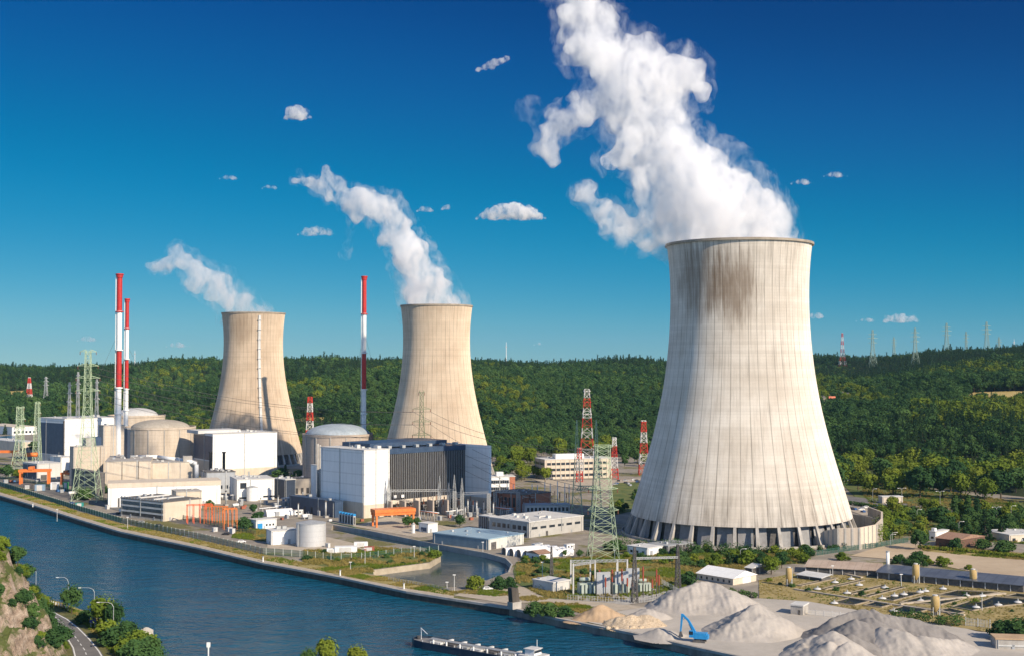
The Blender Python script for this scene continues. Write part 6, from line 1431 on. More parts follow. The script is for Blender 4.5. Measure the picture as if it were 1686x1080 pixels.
n1 = g.noise(pos, .35, 8, .65); n2 = g.noise(g.mapping(pos, (1, 1, 2.2), rot=(R_(25), R_(20), 0)), .22, 6); n3 = g.noise(pos, .12, 4)
rock = g.ramp(g.math('ADD', g.math('MULTIPLY', n1, .5), g.math('MULTIPLY', n2, .5)), [(.34, (.13, .09, .06)), (.47, (.31, .23, .17)), (.62, (.45, .36, .28))])
gr = g.math('ADD', g.math('MULTIPLY', sx.outputs[2], 1.0), g.math('MULTIPLY_ADD', n3, 1.0, -.5))
vo = g.n('TexVoronoi', feature='DISTANCE_TO_EDGE'); g.l(g.mapping(pos, (.30, .22, .55), rot=(R_(20), R_(35), 0)), vo.inputs['Vector'])
rock = g.mix(g.ramp(vo.outputs['Distance'], [(.0, .75), (.07, 0)]), rock, (.05, .04, .035))
col = g.mix(g.ramp(gr, [(.30, 0), (.58, 1)]), rock, (.07, .085, .022))
g.out(g.bsdf(col, .95, 0, g.math('ADD', n1, n2), .9, 1.2))
N1, N2 = 150, 190; x0, x1, y0, y1 = XD(-110, 385) - 46, XD(-110, 385) + 46, 300, 472
xs = np.linspace(x0, x1, N1); ys = np.linspace(y0, y1, N2)
mb = MB(); mb.add([(float(x), float(y), cliff_h(x, y)) for y in ys for x in xs], [(j * N1 + i, j * N1 + i + 1, (j + 1) * N1 + i + 1, (j + 1) * N1 + i) for j in range(N2 - 1) for i in range(N1 - 1)])
tag(mb.build('rock_cliff', m_cliff), 'steep pinkish rock cliff with bushes at the lower left corner', 'cliff')
# ================================================================ single trees, bushes, hedges
PROTO = {}
def tree_proto(kind, seed, leaves, matl):
    key = (kind, seed)
    if key not in PROTO:
        cm = crown_mesh(seed, kind, leaves).mesh('crown'); cm.materials.append(matl)
        tm = trunk_mb(seed + 9, .66 if kind not in ('bush', 'conifer', 'poplar') else (.4 if kind == 'bush' else .92), .022 if kind != 'bush' else .012, 6 if kind != 'conifer' else 0).mesh('trunk'); tm.materials.append(m_bark)
        PROTO[key] = (cm, tm)
    return PROTO[key]
KINDS = {'round': [('round', 101, 1500, m_leafA), ('round', 102, 1500, m_leafA), ('round', 103, 1500, m_leafB)], 'tall': [('tall', 111, 1400, m_leafA), ('tall', 112, 1400, m_leafB)], 'conifer': [('conifer', 121, 1700, m_leafC), ('conifer', 122, 1700, m_leafC)],
         'bush': [('bush', 131, 1100, m_leafA), ('bush', 132, 1100, m_leafB), ('bush', 133, 1100, m_leafA)], 'poplar': [('poplar', 141, 1300, m_leafA)], 'bright': [('round', 151, 1500, m_leafB)]}
trr = random.Random(77)
def tree(kind, c, h, label, group=None, w=1.0, var=None, dense=None):
    ks = KINDS[kind]; k = ks[trr.randrange(len(ks)) if var is None else var % len(ks)]
    if dense: k = (k[0], k[1] + 1000, dense, k[3])
    cm, tm = tree_proto(*k)
    nm = {'conifer': 'conifer', 'bush': 'bush', 'poplar': 'poplar'}.get(kind, 'tree')
    ro = empty(nm, c, trr.uniform(0, 6.28), label, nm if nm != 'poplar' else 'tree', group); ro.scale = (h * w, h * w, h)
    for nme, me in (('crown', cm), ('trunk', tm)):
        o = bpy.data.objects.new(nme, me); COL.objects.link(o); o.parent = ro
    return ro
def treepx(kind, px, py, ytop, label, group=None, w=1.0, var=None, d=None, dense=None, z=0.0):
    c = P(px, py, z) if d is None else at(px, py, d, z)
    return tree(kind, c, max(1.0, HZ(ytop, c.y) - c.z), label, group, w, var, dense)
# individually seen trees inside the plant
for a in (('round', 672, 869, 847, 'round green tree beside the slim white cylinder', 1.25), ('round', 757, 867, 844, 'ball shaped green tree in front of the switchyard', 1.15), ('tall', 687, 868, 850, 'smaller green tree close right of the round one by the white cylinder', 1.0), ('tall', 425, 866, 840, 'dark leafy tree behind the orange frames', 1.3), ('bush', 400, 870, 848, 'olive bush close right of the orange frames', 1.3), ('tall', 417, 846, 828, 'dark purple green tree by the white silo', 1.1), ('bush', 345, 833, 820, 'small green bush beside the little tan annex', 1.2), ('bush', 440, 866, 853, 'low green bush left of the pale hut', 1.4),
          ('round', 10, 788, 762, 'dark green tree at the far left edge by the orange gantry', 1.2), ('bush', 30, 786, 770, 'dark bush behind the orange gantry posts', 1.5), ('round', 60, 745, 724, 'bushy tree in front of the far river reach', 1.6), ('bush', 40, 742, 728, 'low green bush by the far river reach', 1.8), ('bush', 108, 776, 758, 'green bush between the far stores', 1.2), ('bush', 140, 822, 797, 'dark bush under the tallest pylon', 1.3), ('bush', 168, 812, 790, 'dark bush against the tan annex', 1.0),
          ('conifer', 470, 783, 764, 'little conifer at the foot of the smallest tower', 1.3), ('bush', 465, 788, 768, 'light green bush at the foot of the smallest tower', 1.6), ('bush', 490, 790, 772, 'green bush left of the blue grey dome', 1.4),
          ('round', 1270, 945, 912, 'dark spreading tree behind the white gable shed', 1.3), ('tall', 1287, 935, 905, 'dark tree between shed and tower hedge', 1.2), ('bush', 1232, 929, 903, 'dark bush right of the pale street lamp', 1.3), ('conifer', 1200, 930, 908, 'small pointed conifer behind the white gable shed', 1.5), ('bush', 1154, 935, 919, 'yellow green bush left of the white gable shed', 1.1), ('bush', 1136, 964, 938, 'dark round bush at the shed corner', 1.3), ('bush', 1181, 930, 908, 'dark green bush in the scrub row', 1.5), ('bush', 1125, 922, 908, 'dark low bush behind the grey canopy', 1.8), ('tall', 1162, 895, 866, 'slim light tree before the grey inlet panels', 1.1), ('conifer', 1200, 896, 873, 'small conifer against the grey inlet panels', 1.5),
          ('conifer', 1622, 890, 838, 'tall dark conifer left of the pair at the right', 1.25), ('conifer', 1650, 888, 850, 'shorter dark conifer right of the pair', 1.2), ('poplar', 1573, 852, 815, 'slim poplar left of three along the road', 1.5), ('poplar', 1594, 853, 815, 'slim poplar in the middle of three along the road', 1.5), ('poplar', 1609, 853, 820, 'slim poplar right of three along the road', 1.5), ('round', 1515, 905, 868, 'dark round tree at the end of the green fence', 1.2), ('bush', 1576, 905, 883, 'yellow green bush against the brick building', 1.1), ('bush', 1650, 908, 886, 'dark bush below the shorter conifer', 1.8), ('bush', 1615, 903, 884, 'dark bush below the tall conifer', 1.6), ('tall', 1512, 928, 905, 'grey green bush tree behind the dark panel roof', 1.4), ('bush', 1582, 952, 938, 'dark bush poking up by the right ochre silo', 1.4), ('bush', 1388, 922, 907, 'dark shrub before the brown farm roof', 1.6), ('bush', 1382, 901, 884, 'dark leafy shrub against the curved wall', 1.5), ('bush', 1328, 916, 892, 'bright green bush at the foot of the tower hedge', 1.2),
          ('round', 954, 918, 903, 'small light tree beside the big green pylon', 1.2), ('bush', 1010, 905, 885, 'dense green bush right of the big green pylon', 2.0), ('tall', 930, 916, 904, 'small light tree behind the tents', 1.1), ('conifer', 968, 915, 902, 'small pointed tree inside the big pylon legs', 1.3)):
    treepx(*a[:5], w=a[5])
for px, py, yt, lb, w_ in ((783, 970, 942, 'leafy bush at the basin front, left of three', 1.15), (820, 969, 944, 'leafy bush at the basin front, middle of three', 1.2), (840, 968, 946, 'leafy bush at the basin front, right of three', 1.2), (880, 1012, 985, 'dark bush by the leaning quay block, left', 1.3), (905, 1014, 988, 'dark bush by the leaning quay block, right', 1.3), (930, 1014, 994, 'low bush between the quay block and the sand heap', 1.6), (505, 921, 912, 'low green bush at the fence end on the towpath', 2.2), (716, 918, 902, 'bright bush at the tip of the grassy spit', 1.6), (1655, 1052, 1012, 'big silvery green bush at the right edge, left half', 1.25), (1685, 1056, 1008, 'big silvery green bush at the right edge, right half', 1.3), (1660, 964, 944, 'bush at the right end of the dark panel roof', 1.4)):
    treepx('bush', px, py, yt, lb, w=w_, dense=2200)
# trees of the office front and the valley floor, one label per kind and place
def sprinkle(n, kinds, region, hr, label, group, minsep=6, w=(.9, 1.2), seed=1):
    r = random.Random(seed); done = []; tries = 0
    while len(done) < n and tries < n * 40:
        tries += 1; px = r.uniform(*region[0]); py = r.uniform(region[1](px), region[2](px)); c = P(px, py)
        if any((c - q).length < minsep for q in done): continue
        done.append(c); k = kinds[r.randrange(len(kinds))]; tree(k, c, r.uniform(*hr), label[k] if isinstance(label, dict) else label, group, r.uniform(*w))
    return done
K2 = lambda s: {'round': 'round dark leafy tree ' + s, 'tall': 'upright leafy tree ' + s, 'bright': 'light green leafy tree ' + s, 'conifer': 'dark conifer ' + s, 'bush': 'green bush ' + s, 'poplar': 'slim poplar ' + s}
sprinkle(26, ['round', 'bright', 'tall', 'bright'], ((806, 940), lambda x: 772, lambda x: 796), (9, 14), K2('in the strip before the long office block'), 'trees before the office block', 8, (1.0, 1.3), 3)
sprinkle(50, ['round', 'bright', 'tall', 'round'], ((803, 1090), lambda x: 738, lambda x: 770 if x < 875 or x > 1010 else 757), (12, 19), K2('at the wood edge behind the long office block'), 'trees at the wood edge behind the office', 9, (.9, 1.2), 4)
sprinkle(10, ['bush', 'round', 'bush'], ((1015, 1060), lambda x: 800, lambda x: 850), (3, 6), K2('in the verge left of the largest tower'), 'bushes left of the largest tower', 6, (1.2, 1.6), 14)
sprinkle(125, ['round', 'bright', 'tall', 'bright', 'round'], ((1352, 1760), lambda x: 762, lambda x: 813 + (x - 1352) * .05), (15, 25), K2('at the foot of the wooded hill right of the largest tower'), 'trees at the foot of the right hill', 9.5, (.9, 1.25), 5)
sprinkle(80, ['bush', 'bush', 'round', 'bush', 'bush'], ((1450, 1720), lambda x: 838 + (x - 1450) * .035, lambda x: 880 + (x - 1450) * .02), (4, 11), K2('in the thicket below the wooded road'), 'shrubs in the thicket below the road', 6, (1.0, 1.4), 6)
sprinkle(16, ['bush', 'bush', 'bright'], ((1445, 1500), lambda x: 855, lambda x: 890), (5, 9), K2('in the thicket behind the curved wall'), 'shrubs behind the curved wall', 4.5, (1.1, 1.4), 8)
sprinkle(22, ['round', 'tall', 'bright'], ((480, 660), lambda x: 722, lambda x: 742), (11, 17), K2('behind the blue grey dome'), 'trees behind the blue grey dome', 10, (.9, 1.2), 9)
sprinkle(14, ['round', 'tall', 'conifer', 'bright'], ((-20, 350), lambda x: 699, lambda x: 716), (13, 19), K2('beyond the far left halls'), 'trees beyond the far left halls', 12, (.9, 1.2), 10)
sprinkle(12, ['bush'], ((1470, 1600), lambda x: 919 + (x - 1470) * .08, lambda x: 928 + (x - 1470) * .1), (2.5, 4.2), 'grey green shrub in the row behind the dark panel roof', 'shrubs behind the panel roof', 3, (1.2, 1.6), 11)
sprinkle(46, ['bush'], ((1015, 1330), lambda x: 907, lambda x: 931), (2.5, 5), 'green bush in the scrub in front of the largest tower', 'bushes in the scrub before the tower', 3.5, (1.2, 1.7), 21)
sprinkle(24, ['bush'], ((855, 1000), lambda x: 921, lambda x: 972), (1.8, 3.6), 'low green bush in the scrub between tents and transformer yard', 'bushes in the scrub by the tents', 3.5, (1.3, 1.8), 22)
sprinkle(18, ['bush'], ((1260, 1700), lambda x: 952 + (x - 1260) * .07, lambda x: 972 + (x - 1260) * .09), (1.2, 2.4), 'small weed bush among the fish ponds', 'weed bushes among the fish ponds', 4, (1.3, 1.8), 23)
sprinkle(16, ['bush'], ((520, 722), lambda x: 908, lambda x: 932), (1.2, 2.6), 'small bush on the grassy spit by the basin', 'bushes on the grassy spit', 3, (1.3, 1.9), 24)
# hedges
def hedge(label, pts, w_, h_, matl, seed, name='hedge', leaf=.28):
    r = random.Random(seed); mb = MB(); o = pts[0]
    for a, b in zip(pts, pts[1:]):
        L = (b - a).length; n = max(2, int(L / (h_ * .55)))
        for i in range(n):
            p = a.lerp(b, (i + r.random()) / n) - o; hh = h_ * r.uniform(.7, 1.15)
            leaf_cluster(r, mb, (p.x + r.uniform(-.3, .3) * w_, p.y + r.uniform(-.3, .3) * w_, hh * .5), hh * .58, int(70 + 12 * h_), leaf, .9)
    return tag(mb.build(name, matl, None, False, o), label, 'hedge')
hedge('dense green hedge along the foot of the largest tower, left part', [P(1018, 900), P(1060, 905), P(1110, 908), P(1160, 909)], 7, 7.0, m_leafA, 1); hedge('dense green hedge along the foot of the largest tower, right part', [P(1160, 909), P(1230, 911), P(1280, 911)], 6, 5.5, m_leafA, 2)
hedge('bright clipped hedge left of the curved wall', [P(1290, 921), P(1310, 919), P(1338, 914)], 5, 5.5, m_leafB, 3); hedge('green hedge between gravel heaps and ponds', [P(1468, 1018), P(1510, 1024), P(1550, 1029), P(1588, 1030)], 4, 4.4, m_leafA, 4); hedge('low green hedge behind the farthest gravel heap', [P(1200, 978), P(1225, 983), P(1245, 984)], 3, 3, m_leafA, 5)
hedge('ivy on the end of the curved wall', [P(1442, 899), P(1452, 889), P(1456, 876)], 2.0, 11, m_leafB, 6, 'ivy'); hedge('dark scrub in front of the curved wall', [P(1345, 907), P(1370, 906), P(1395, 902)], 4, 3.2, m_leafA, 7); hedge('green strip hedge beside the wooded road', [P(1388, 829), P(1440, 836), P(1520, 845), P(1620, 856)], 4, 2.6, m_leafA, 8); hedge('dry hedge along the sandy lot', [P(1516, 903), P(1600, 910), P(1700, 921)], 4, 2.2, m_leafB, 9)
# near bank trees and bushes
def nb_tree(kind, px, py, ytop, label, w=1.0, dense=3200, var=None): return treepx(kind, px, py, ytop, label, None, w, var, None, dense, BZ)
nb_tree('round', 118, 1009, 960, 'small dark green tree at the water side of the river road', .95, 3600, 0)
nb_tree('round', 170, 1036, 976, 'olive birch like tree by the nearest curved lamp', 1.0, 3600, 2); nb_tree('round', 188, 1040, 985, 'pale olive tree just right of the birch like one', .8, 3200, 1)
for i, (px, py, yt, w_, lb) in enumerate(((140, 1024, 1000, 1.6, 'dark bush between small tree and blue sign'), (178, 1050, 1014, 1.2, 'green bush below the birch like tree'), (190, 1062, 1024, 1.4, 'green bush beside the nearest lamp foot'), (208, 1060, 1016, 1.3, 'green bush behind the white rock'), (225, 1072, 1030, 1.4, 'leafy bush below the white rock'), (245, 1080, 1040, 1.3, 'bush nearest the water at the bottom'), (222, 1090, 1047, 1.3, 'big bush at the bottom edge beside the road'), (204, 1078, 1052, 1.2, 'low bush on the verge of the road'), (232, 1096, 1052, 1.4, 'bottom edge bush right of the big one'), (256, 1098, 1058, 1.2, 'bottom edge bush at the water corner'), (72, 1000, 976, 1.5, 'yellow green bush by the farthest curved lamp'), (52, 1004, 968, 1.3, 'dark shrub at the cliff foot by the farthest lamp'))):
    nb_tree('bush', px, py, yt, lb, w_, 2600, i)
for i, (px, py, yt, lb) in enumerate(((538, 1100, 1046, 'tree top poking up at the bottom edge, tallest of three'), (508, 1102, 1064, 'tree top poking up at the bottom edge, left of three'), (588, 1104, 1058, 'tree top poking up at the bottom edge, right of three'))): nb_tree('round', px, py, yt, lb, .9, 3000, (2, 0, 2)[i])
c = P(240, 1056, BZ); tag(rock_mesh(2.6, 8, 1.0).build('boulder', m_gravelp, None, False, c + Vector((0, 0, 2.0))), 'white boulder at the water edge among the bushes', 'boulder')
# plants on the cliff
cr = random.Random(31); placed = 0; tries = 0
CB = []
while placed < 150 and tries < 9000:
    tries += 1; x = cr.uniform(x0 + 42, x1); y = cr.uniform(332, 432); z = cliff_h(x, y)
    if z < 2.2: continue
    s = (cliff_h(x + 1, y) - cliff_h(x - 1, y)) ** 2 / 4 + (cliff_h(x, y + 1) - cliff_h(x, y - 1)) ** 2 / 4
    pv = mnoise.noise(Vector((x * .11, y * .07, 9.1)))
    if pv < (-.25 if z > 24 else .02) and cr.random() > .15: continue
    if any((Vector((x, y, z)) - q).length < 2.0 for q in CB): continue
    CB.append(Vector((x, y, z))); placed += 1
    k = 'bush' if cr.random() < .86 else ('round' if cr.random() < .6 else 'tall')
    tree(k, Vector((x, y, z - .5)), cr.uniform(2.4, 4.6) if k == 'bush' else cr.uniform(4.5, 7.5), {'bush': 'green bush growing on the pinkish rock cliff', 'round': 'small leafy tree rooted on the rock cliff', 'tall': 'small upright tree rooted on the rock cliff'}[k], 'plants on the rock cliff', cr.uniform(1.0, 1.4), None, 1600 if k == 'bush' else None)
for i, (px, py, h_, w_) in enumerate(((80, 1050, 6, 1.1), (88, 1064, 6.5, 1.1), (72, 1064, 6.5, 1.1), (94, 1082, 7, 1.1), (68, 1040, 5, 1.1), (80, 1088, 7, 1.2), (58, 1024, 5, 1.1))):
    x, y = P(px, py, BZ)[:2]; tree('bush', Vector((x, y, cliff_h(x, y) - .4)), h_, ('leafy bush at the cliff foot beside the left road line', 'taller leafy bush at the cliff foot beside the road bend', 'leafy bush on the lower cliff above the road', 'leafy bush at the bottom edge left of the road', 'olive bush on the cliff foot at the bend', 'large bush at the bottom edge under the cliff', 'bush at the upper cliff foot by the grass verge')[i], None, w_, None, 2600)
# ground cover: dry grass and weeds, countless
gsrc = []
for s_ in range(3):
    r = random.Random(60 + s_); mb = MB()
    for _ in range(40):
        a = r.uniform(0, 6.28); q = r.uniform(0, .8); p = Vector((q * math.cos(a), q * math.sin(a), 0)); t_ = p + Vector((r.gauss(0, .25), r.gauss(0, .25), r.uniform(.4, 1.0))); sd_ = Vector((-math.sin(a), math.cos(a), 0)) * .10
        mb.add([p - sd_, p + sd_, t_], [(0, 1, 2)])
    me = mb.mesh('grass_tuft'); me.materials.append(m_dry if s_ < 2 else m_leafB); gsrc.append(bpy.data.objects.new('grass_tuft', me))
r = random.Random(5); gp = []
def fill(poly, n, s=(.5, 1.1), z=0.0):
    W_ = [P(x, y, z) for x, y in poly]; q = [(p.x, p.y) for p in W_]; bx = [p[0] for p in q]; by = [p[1] for p in q]; k = 0; t_ = 0
    while k < n and t_ < n * 30:
        t_ += 1; x = r.uniform(min(bx), max(bx)); y = r.uniform(min(by), max(by))
        if in_poly(x, y, q) and mnoise.noise(Vector((x * .09, y * .09, 1))) > -.25: gp.append((x, y, z, r.uniform(*s), r.uniform(*s), r.uniform(0, 6.28), 2 if mnoise.noise(Vector((x * .05, y * .05, 7))) > .12 else r.randrange(2))); k += 1
fill(band(qg, [9, 9, 8, 8, 8, 9, 9, 9, 8]), 5000, (.4, .8)); fill([(500, 906), (560, 903), (620, 900), (680, 905), (722, 909), (724, 915), (707, 925), (667, 930), (613, 937), (615, 945), (560, 938), (500, 925)], 2600, (.6, 1.3))
fill([(530, 930), (615, 946), (735, 967), (700, 972), (640, 962), (535, 941)], 1500, (.4, .8)); fill([(850, 925), (900, 920), (1000, 915), (1150, 908), (1330, 905), (1330, 925), (1150, 945), (1120, 975), (1000, 990), (900, 985), (850, 960)], 6000, (.6, 1.4)); fill([(1250, 985), (1330, 990), (1500, 1020), (1620, 1040), (1700, 1040), (1720, 980), (1600, 960), (1450, 948), (1300, 945), (1250, 955)], 4200, (.4, .8)); fill([(1515, 898), (1600, 903), (1760, 917), (1760, 927), (1620, 917), (1520, 907)], 1500, (.6, 1.2)); fill([(380, 885), (445, 892), (440, 872), (395, 868)], 600, (.5, 1.2)); fill([(745, 975), (845, 985), (920, 1000), (1040, 1030), (1044, 1018), (960, 995), (860, 978), (790, 968)], 1800, (.5, 1.0)); fill([(62, 985), (100, 992), (180, 1030), (260, 1080), (190, 1080), (125, 1012)], 1500, (.4, .9), BZ)
fill([(1400, 790), (1500, 800), (1700, 830), (1760, 900), (1600, 890), (1470, 880), (1450, 850)], 4000, (.8, 1.8))
stuff(scatter('grass', gp, gsrc), 'dry and green grass tufts on the verges and rough ground')
# ================================================================ small things in the plant yard
cl = random.Random(91)
def spots(poly, n, seed, gap=5.0):
    r = random.Random(seed); out = []; t = 0; xs = [p[0] for p in poly]; ys = [p[1] for p in poly]
    while len(out) < n and t < n * 60:
        t += 1; px = r.uniform(min(xs), max(xs)); py = r.uniform(min(ys), max(ys))
        if not in_poly(px, py, poly): continue
        c = P(px, py)
        if all((c - q).length > gap for q in out): out.append(c)
    return out
def small(name, label, cat, group, places, maker, smin=.8, smax=1.3, rz0=44):
    pr = None
    for c in places:
        if pr is None: pr = empty(name, c, R_(rz0), label, cat, group); maker(pr)
        else: copy_tree(pr, c, rz=R_(rz0 + cl.choice((0, 90, 0))), scale=cl.uniform(smin, smax))
def mk_cab(mat):
    def f(ro):
        MB().box(-1.3, 1.3, -.8, .8, .15, 2.3).build('housing', mat, ro); MB().box(-1.4, 1.4, -.9, .9, 2.3, 2.42).build('lid', m_ltgrey, ro); MB().box(-1.0, -.1, -.84, -.8, .4, 2.0).build('door', m_grey, ro); MB().box(-1.35, 1.35, -.85, .85, 0, .15).build('plinth', m_conc2, ro)
    return f
def mk_tank(ro):
    MB().tube((-2.2, 0, 1.7), (2.2, 0, 1.7), 1.0, n=14).build('drum', m_whitep, ro, True)
    for x in (-1.4, 1.4): MB().box(x - .25, x + .25, -.8, .8, 0, 1.0).build('saddle', m_conc2, ro)
    MB().tube((.4, 0, 2.6), (.4, 0, 3.4), .16, n=8).build('vent', m_galv, ro)
def mk_stack(ro):
    MB().tube((0, 0, 0), (0, 0, 7), .38, n=10).build('pipe', m_galv, ro, True); MB().box(-.9, .9, -.9, .9, 0, .9).build('base', m_conc2, ro); MB().lathe([(.4, 6.8), (.65, 7.0), (.1, 7.6)], n=10).build('cowl', m_dark, ro)
def mk_rack(ro):
    for x in (-5, 0, 5): MB().box(x - .15, x + .15, -1, -.7, 0, 4).build('post', m_galv, ro); MB().box(x - .15, x + .15, .7, 1, 0, 4).build('post', m_galv, ro); MB().box(x - .15, x + .15, -.7, .7, 3.7, 4).build('bracket', m_galv, ro)
    for y, r, mt in ((-.5, .28, m_whitep), (.1, .22, m_galv), (.55, .18, m_orange)): MB().tube((-7, y, 4.0 + r), (7, y, 4.0 + r), r, n=8).build('pipe', mt, ro, True)
def mk_cabin(mat):
    def f(ro):
        MB().box(-3, 3, -1.2, 1.2, .2, 2.8).build('wall', mat, ro); MB().box(-3.1, 3.1, -1.3, 1.3, 2.8, 2.95).build('roof', m_ltgrey, ro)
        for x in (-2.2, .2): MB().box(x, x + 1.2, -1.24, -1.2, 1.2, 2.1).build('window', m_glass, ro)
        MB().box(1.9, 2.7, -1.25, -1.2, .25, 2.3).build('door', m_grey, ro)
    return f
def mk_crates(mat):
    def f(ro):
        MB().box(-1, 1, -.6, .6, .15, 1.3).build('box', mat, ro); MB().box(-1.05, 1.05, -.65, .65, 0, .15).build('pallet', m_bark, ro)
    return f
A_mid = [(395, 800), (520, 822), (600, 858), (545, 868), (470, 858), (395, 838), (340, 828)]
A_left = [(5, 792), (60, 792), (120, 812), (160, 826), (195, 840), (140, 822), (60, 803), (5, 796)]
A_river = [(130, 832), (200, 845), (330, 872), (400, 885), (380, 874), (280, 862), (200, 840)]
A_sw = [(640, 838), (780, 838), (860, 846), (790, 856), (660, 858)]
A_tank = [(440, 880), (560, 898), (600, 905), (540, 908), (450, 900)]
A_roofs = [(330, 795), (390, 800), (390, 822), (330, 815)]
A_right = [(860, 905), (960, 895), (1030, 890), (1020, 905), (900, 918)]
small('equipment_cabinet', 'grey equipment cabinet standing on the plant yard among the halls', 'cabinet', 'equipment cabinets in the yard', spots(A_mid, 20, 1, 5) + spots(A_sw, 26, 2, 3.5) + spots(A_left, 6, 3, 5), mk_cab(m_grey))
small('equipment_cabinet', 'pale equipment cabinet in the plant yard near the river fence', 'cabinet', 'white cabinets near the river fence', spots(A_river, 4, 4, 6) + spots(A_tank, 3, 5, 6), mk_cab(m_ltgrey))
small('drum_tank', 'small white horizontal drum tank on saddles in the plant yard', 'tank', 'small drum tanks', spots(A_mid, 6, 11, 12) + spots(A_left, 2, 12, 12), mk_tank, .8, 1.2)
small('vent_stack', 'thin steel vent stack with a dark cowl between the low buildings', 'vent', 'thin vent stacks', spots(A_mid, 8, 21, 10) + spots(A_roofs, 5, 22, 5) + spots(A_sw, 12, 23, 6), mk_stack, .7, 1.5)
small('pipe_bridge', 'low pipe bridge carrying white and orange pipes across the yard', 'pipe bridge', 'pipe bridges in the yard', spots(A_mid, 5, 31, 16) + spots(A_sw, 5, 32, 12), mk_rack, .8, 1.2)
small('site_cabin', 'white site cabin parked on the yard among the plant buildings', 'cabin', 'site cabins', spots(A_mid, 5, 41, 14) + spots(A_river, 1, 42, 20) + spots(A_right, 3, 43, 12), mk_cabin(m_whitep), .9, 1.2)
small('crate', 'red brown crate on a pallet stored in the open yard', 'crate', 'red brown crates', spots(A_mid, 6, 51, 6) + spots(A_left, 5, 52, 5) + spots(A_sw, 5, 53, 5), mk_crates(mottled('rust_crate', C(.26, .08, .05), C(.36, .13, .08), .8, .8)), .8, 1.5)
small('crate', 'blue crate on a pallet stored in the open yard', 'crate', 'blue crates', spots(A_mid, 5, 61, 6) + spots(A_left, 4, 62, 5), mk_crates(mottled('blue_crate', C(.04, .12, .28), C(.06, .16, .34), .8, .7)), .8, 1.5)
# more parked cars along the long office front and the riverside road
ccols = [m_whitep, m_carg, m_carb, m_card]
for k, mt in enumerate(ccols):
    nm = ('white', 'silver', 'blue', 'dark')[k]; pl_ = spots([(1010, 792), (1085, 789), (1080, 797), (1012, 802)], 4, 70 + k, 5) + spots([(1395, 838), (1440, 834), (1480, 840), (1425, 845)], 3, 80 + k, 6)
    pr = None
    for c in pl_:
        if pr is None: pr = car_proto('car', nm + ' car parked in the lots beside the largest tower', c, R_(cl.uniform(0, 180)), mt); pr['group'] = nm + ' parked cars'
        else: copy_tree(pr, c, rz=R_(cl.choice((10, 100, 190))))
# ================================================================ steam and clouds
def vapour_mat(name, dens, nscale, lo, hi, step=1.0, aniso=0.1, col=(.985, .985, .99), fine=.35, warp=1.2):
    m, g = newmat(name)
    tc = g.mapping(g.n('TexCoord').outputs['Object'], (1.1, 1.0, .74), rot=(0, R_(-38), 0))
    n1 = g.noise(tc, nscale, 7, .66, warp); n2 = g.noise(tc, nscale * 3.3, 6, .68, .6)
    f = g.math('ADD', g.math('MULTIPLY', n1, 1 - fine), g.math('MULTIPLY', n2, fine))
    d = g.math('MULTIPLY', g.ramp(f, [(lo, 0), (hi, 1)]), dens)
    v = g.n('VolumePrincipled'); v.inputs['Color'].default_value = (*col, 1); v.inputs['Anisotropy'].default_value = aniso
    g.l(d, v.inputs['Density']); v.inputs['Density Attribute'].default_value = ''
    g.out(None, v.outputs[0])
    try: m.cycles.volume_step_rate = step
    except Exception: m.volume_step_rate = step
    return m
def icos(mb, c, r, sq=(1, 1, 1)):
    bm = bmesh.new(); bmesh.ops.create_icosphere(bm, subdivisions=2, radius=1)
    mb.add([(c[0] + v.co.x * r * sq[0], c[1] + v.co.y * r * sq[1], c[2] + v.co.z * r * sq[2]) for v in bm.verts], [tuple(v.index for v in f.verts) for f in bm.faces]); bm.free()
def vapour(name, label, cat, blobs, depth, mat, voxel, disp, group=None, seed=1, dy=.5, slope=0.0, grow=1.0, parent=None):
    rng = random.Random(seed); k = depth / F; mb = MB()
    o0 = PD(blobs[0][0], blobs[0][1], depth)
    for b in blobs:
        if grow < 1 and tuple(b[:2]) in SCR: continue
        px, py, r = b[:3]; sq = b[3] if len(b) > 3 else 1.0
        c = PD(px, py, depth); yy = depth - slope * max(0, c.z - o0.z) + rng.uniform(-dy, dy) * r * k; c = PD(px, py, yy) - o0
        icos(mb, c, r * k * (max(grow, 1.08) if r < 17 else grow), (1, 1, sq))
    src = mb.build(name + '_form', mat)
    rm = src.modifiers.new('r', 'REMESH'); rm.mode = 'VOXEL'; rm.voxel_size = voxel
    for i, (sc_, st) in enumerate(disp):
        tx = bpy.data.textures.new(name + '_t%d' % i, 'CLOUDS'); tx.noise_scale = sc_; tx.noise_depth = 3
        dm = src.modifiers.new('d%d' % i, 'DISPLACE'); dm.texture = tx; dm.strength = st; dm.mid_level = .5; dm.texture_coords = 'LOCAL'
    rm2 = src.modifiers.new('r2', 'REMESH'); rm2.mode = 'VOXEL'; rm2.voxel_size = voxel
    dg = bpy.context.evaluated_depsgraph_get(); me = bpy.data.meshes.new_from_object(src.evaluated_get(dg))
    me.name = name; bpy.data.objects.remove(src)
    me.materials.clear(); me.materials.append(mat)
    o = bpy.data.objects.new(name, me); COL.objects.link(o)
    if parent: o.parent = parent
    else: o.location = o0
    return tag(o, label, cat, group)
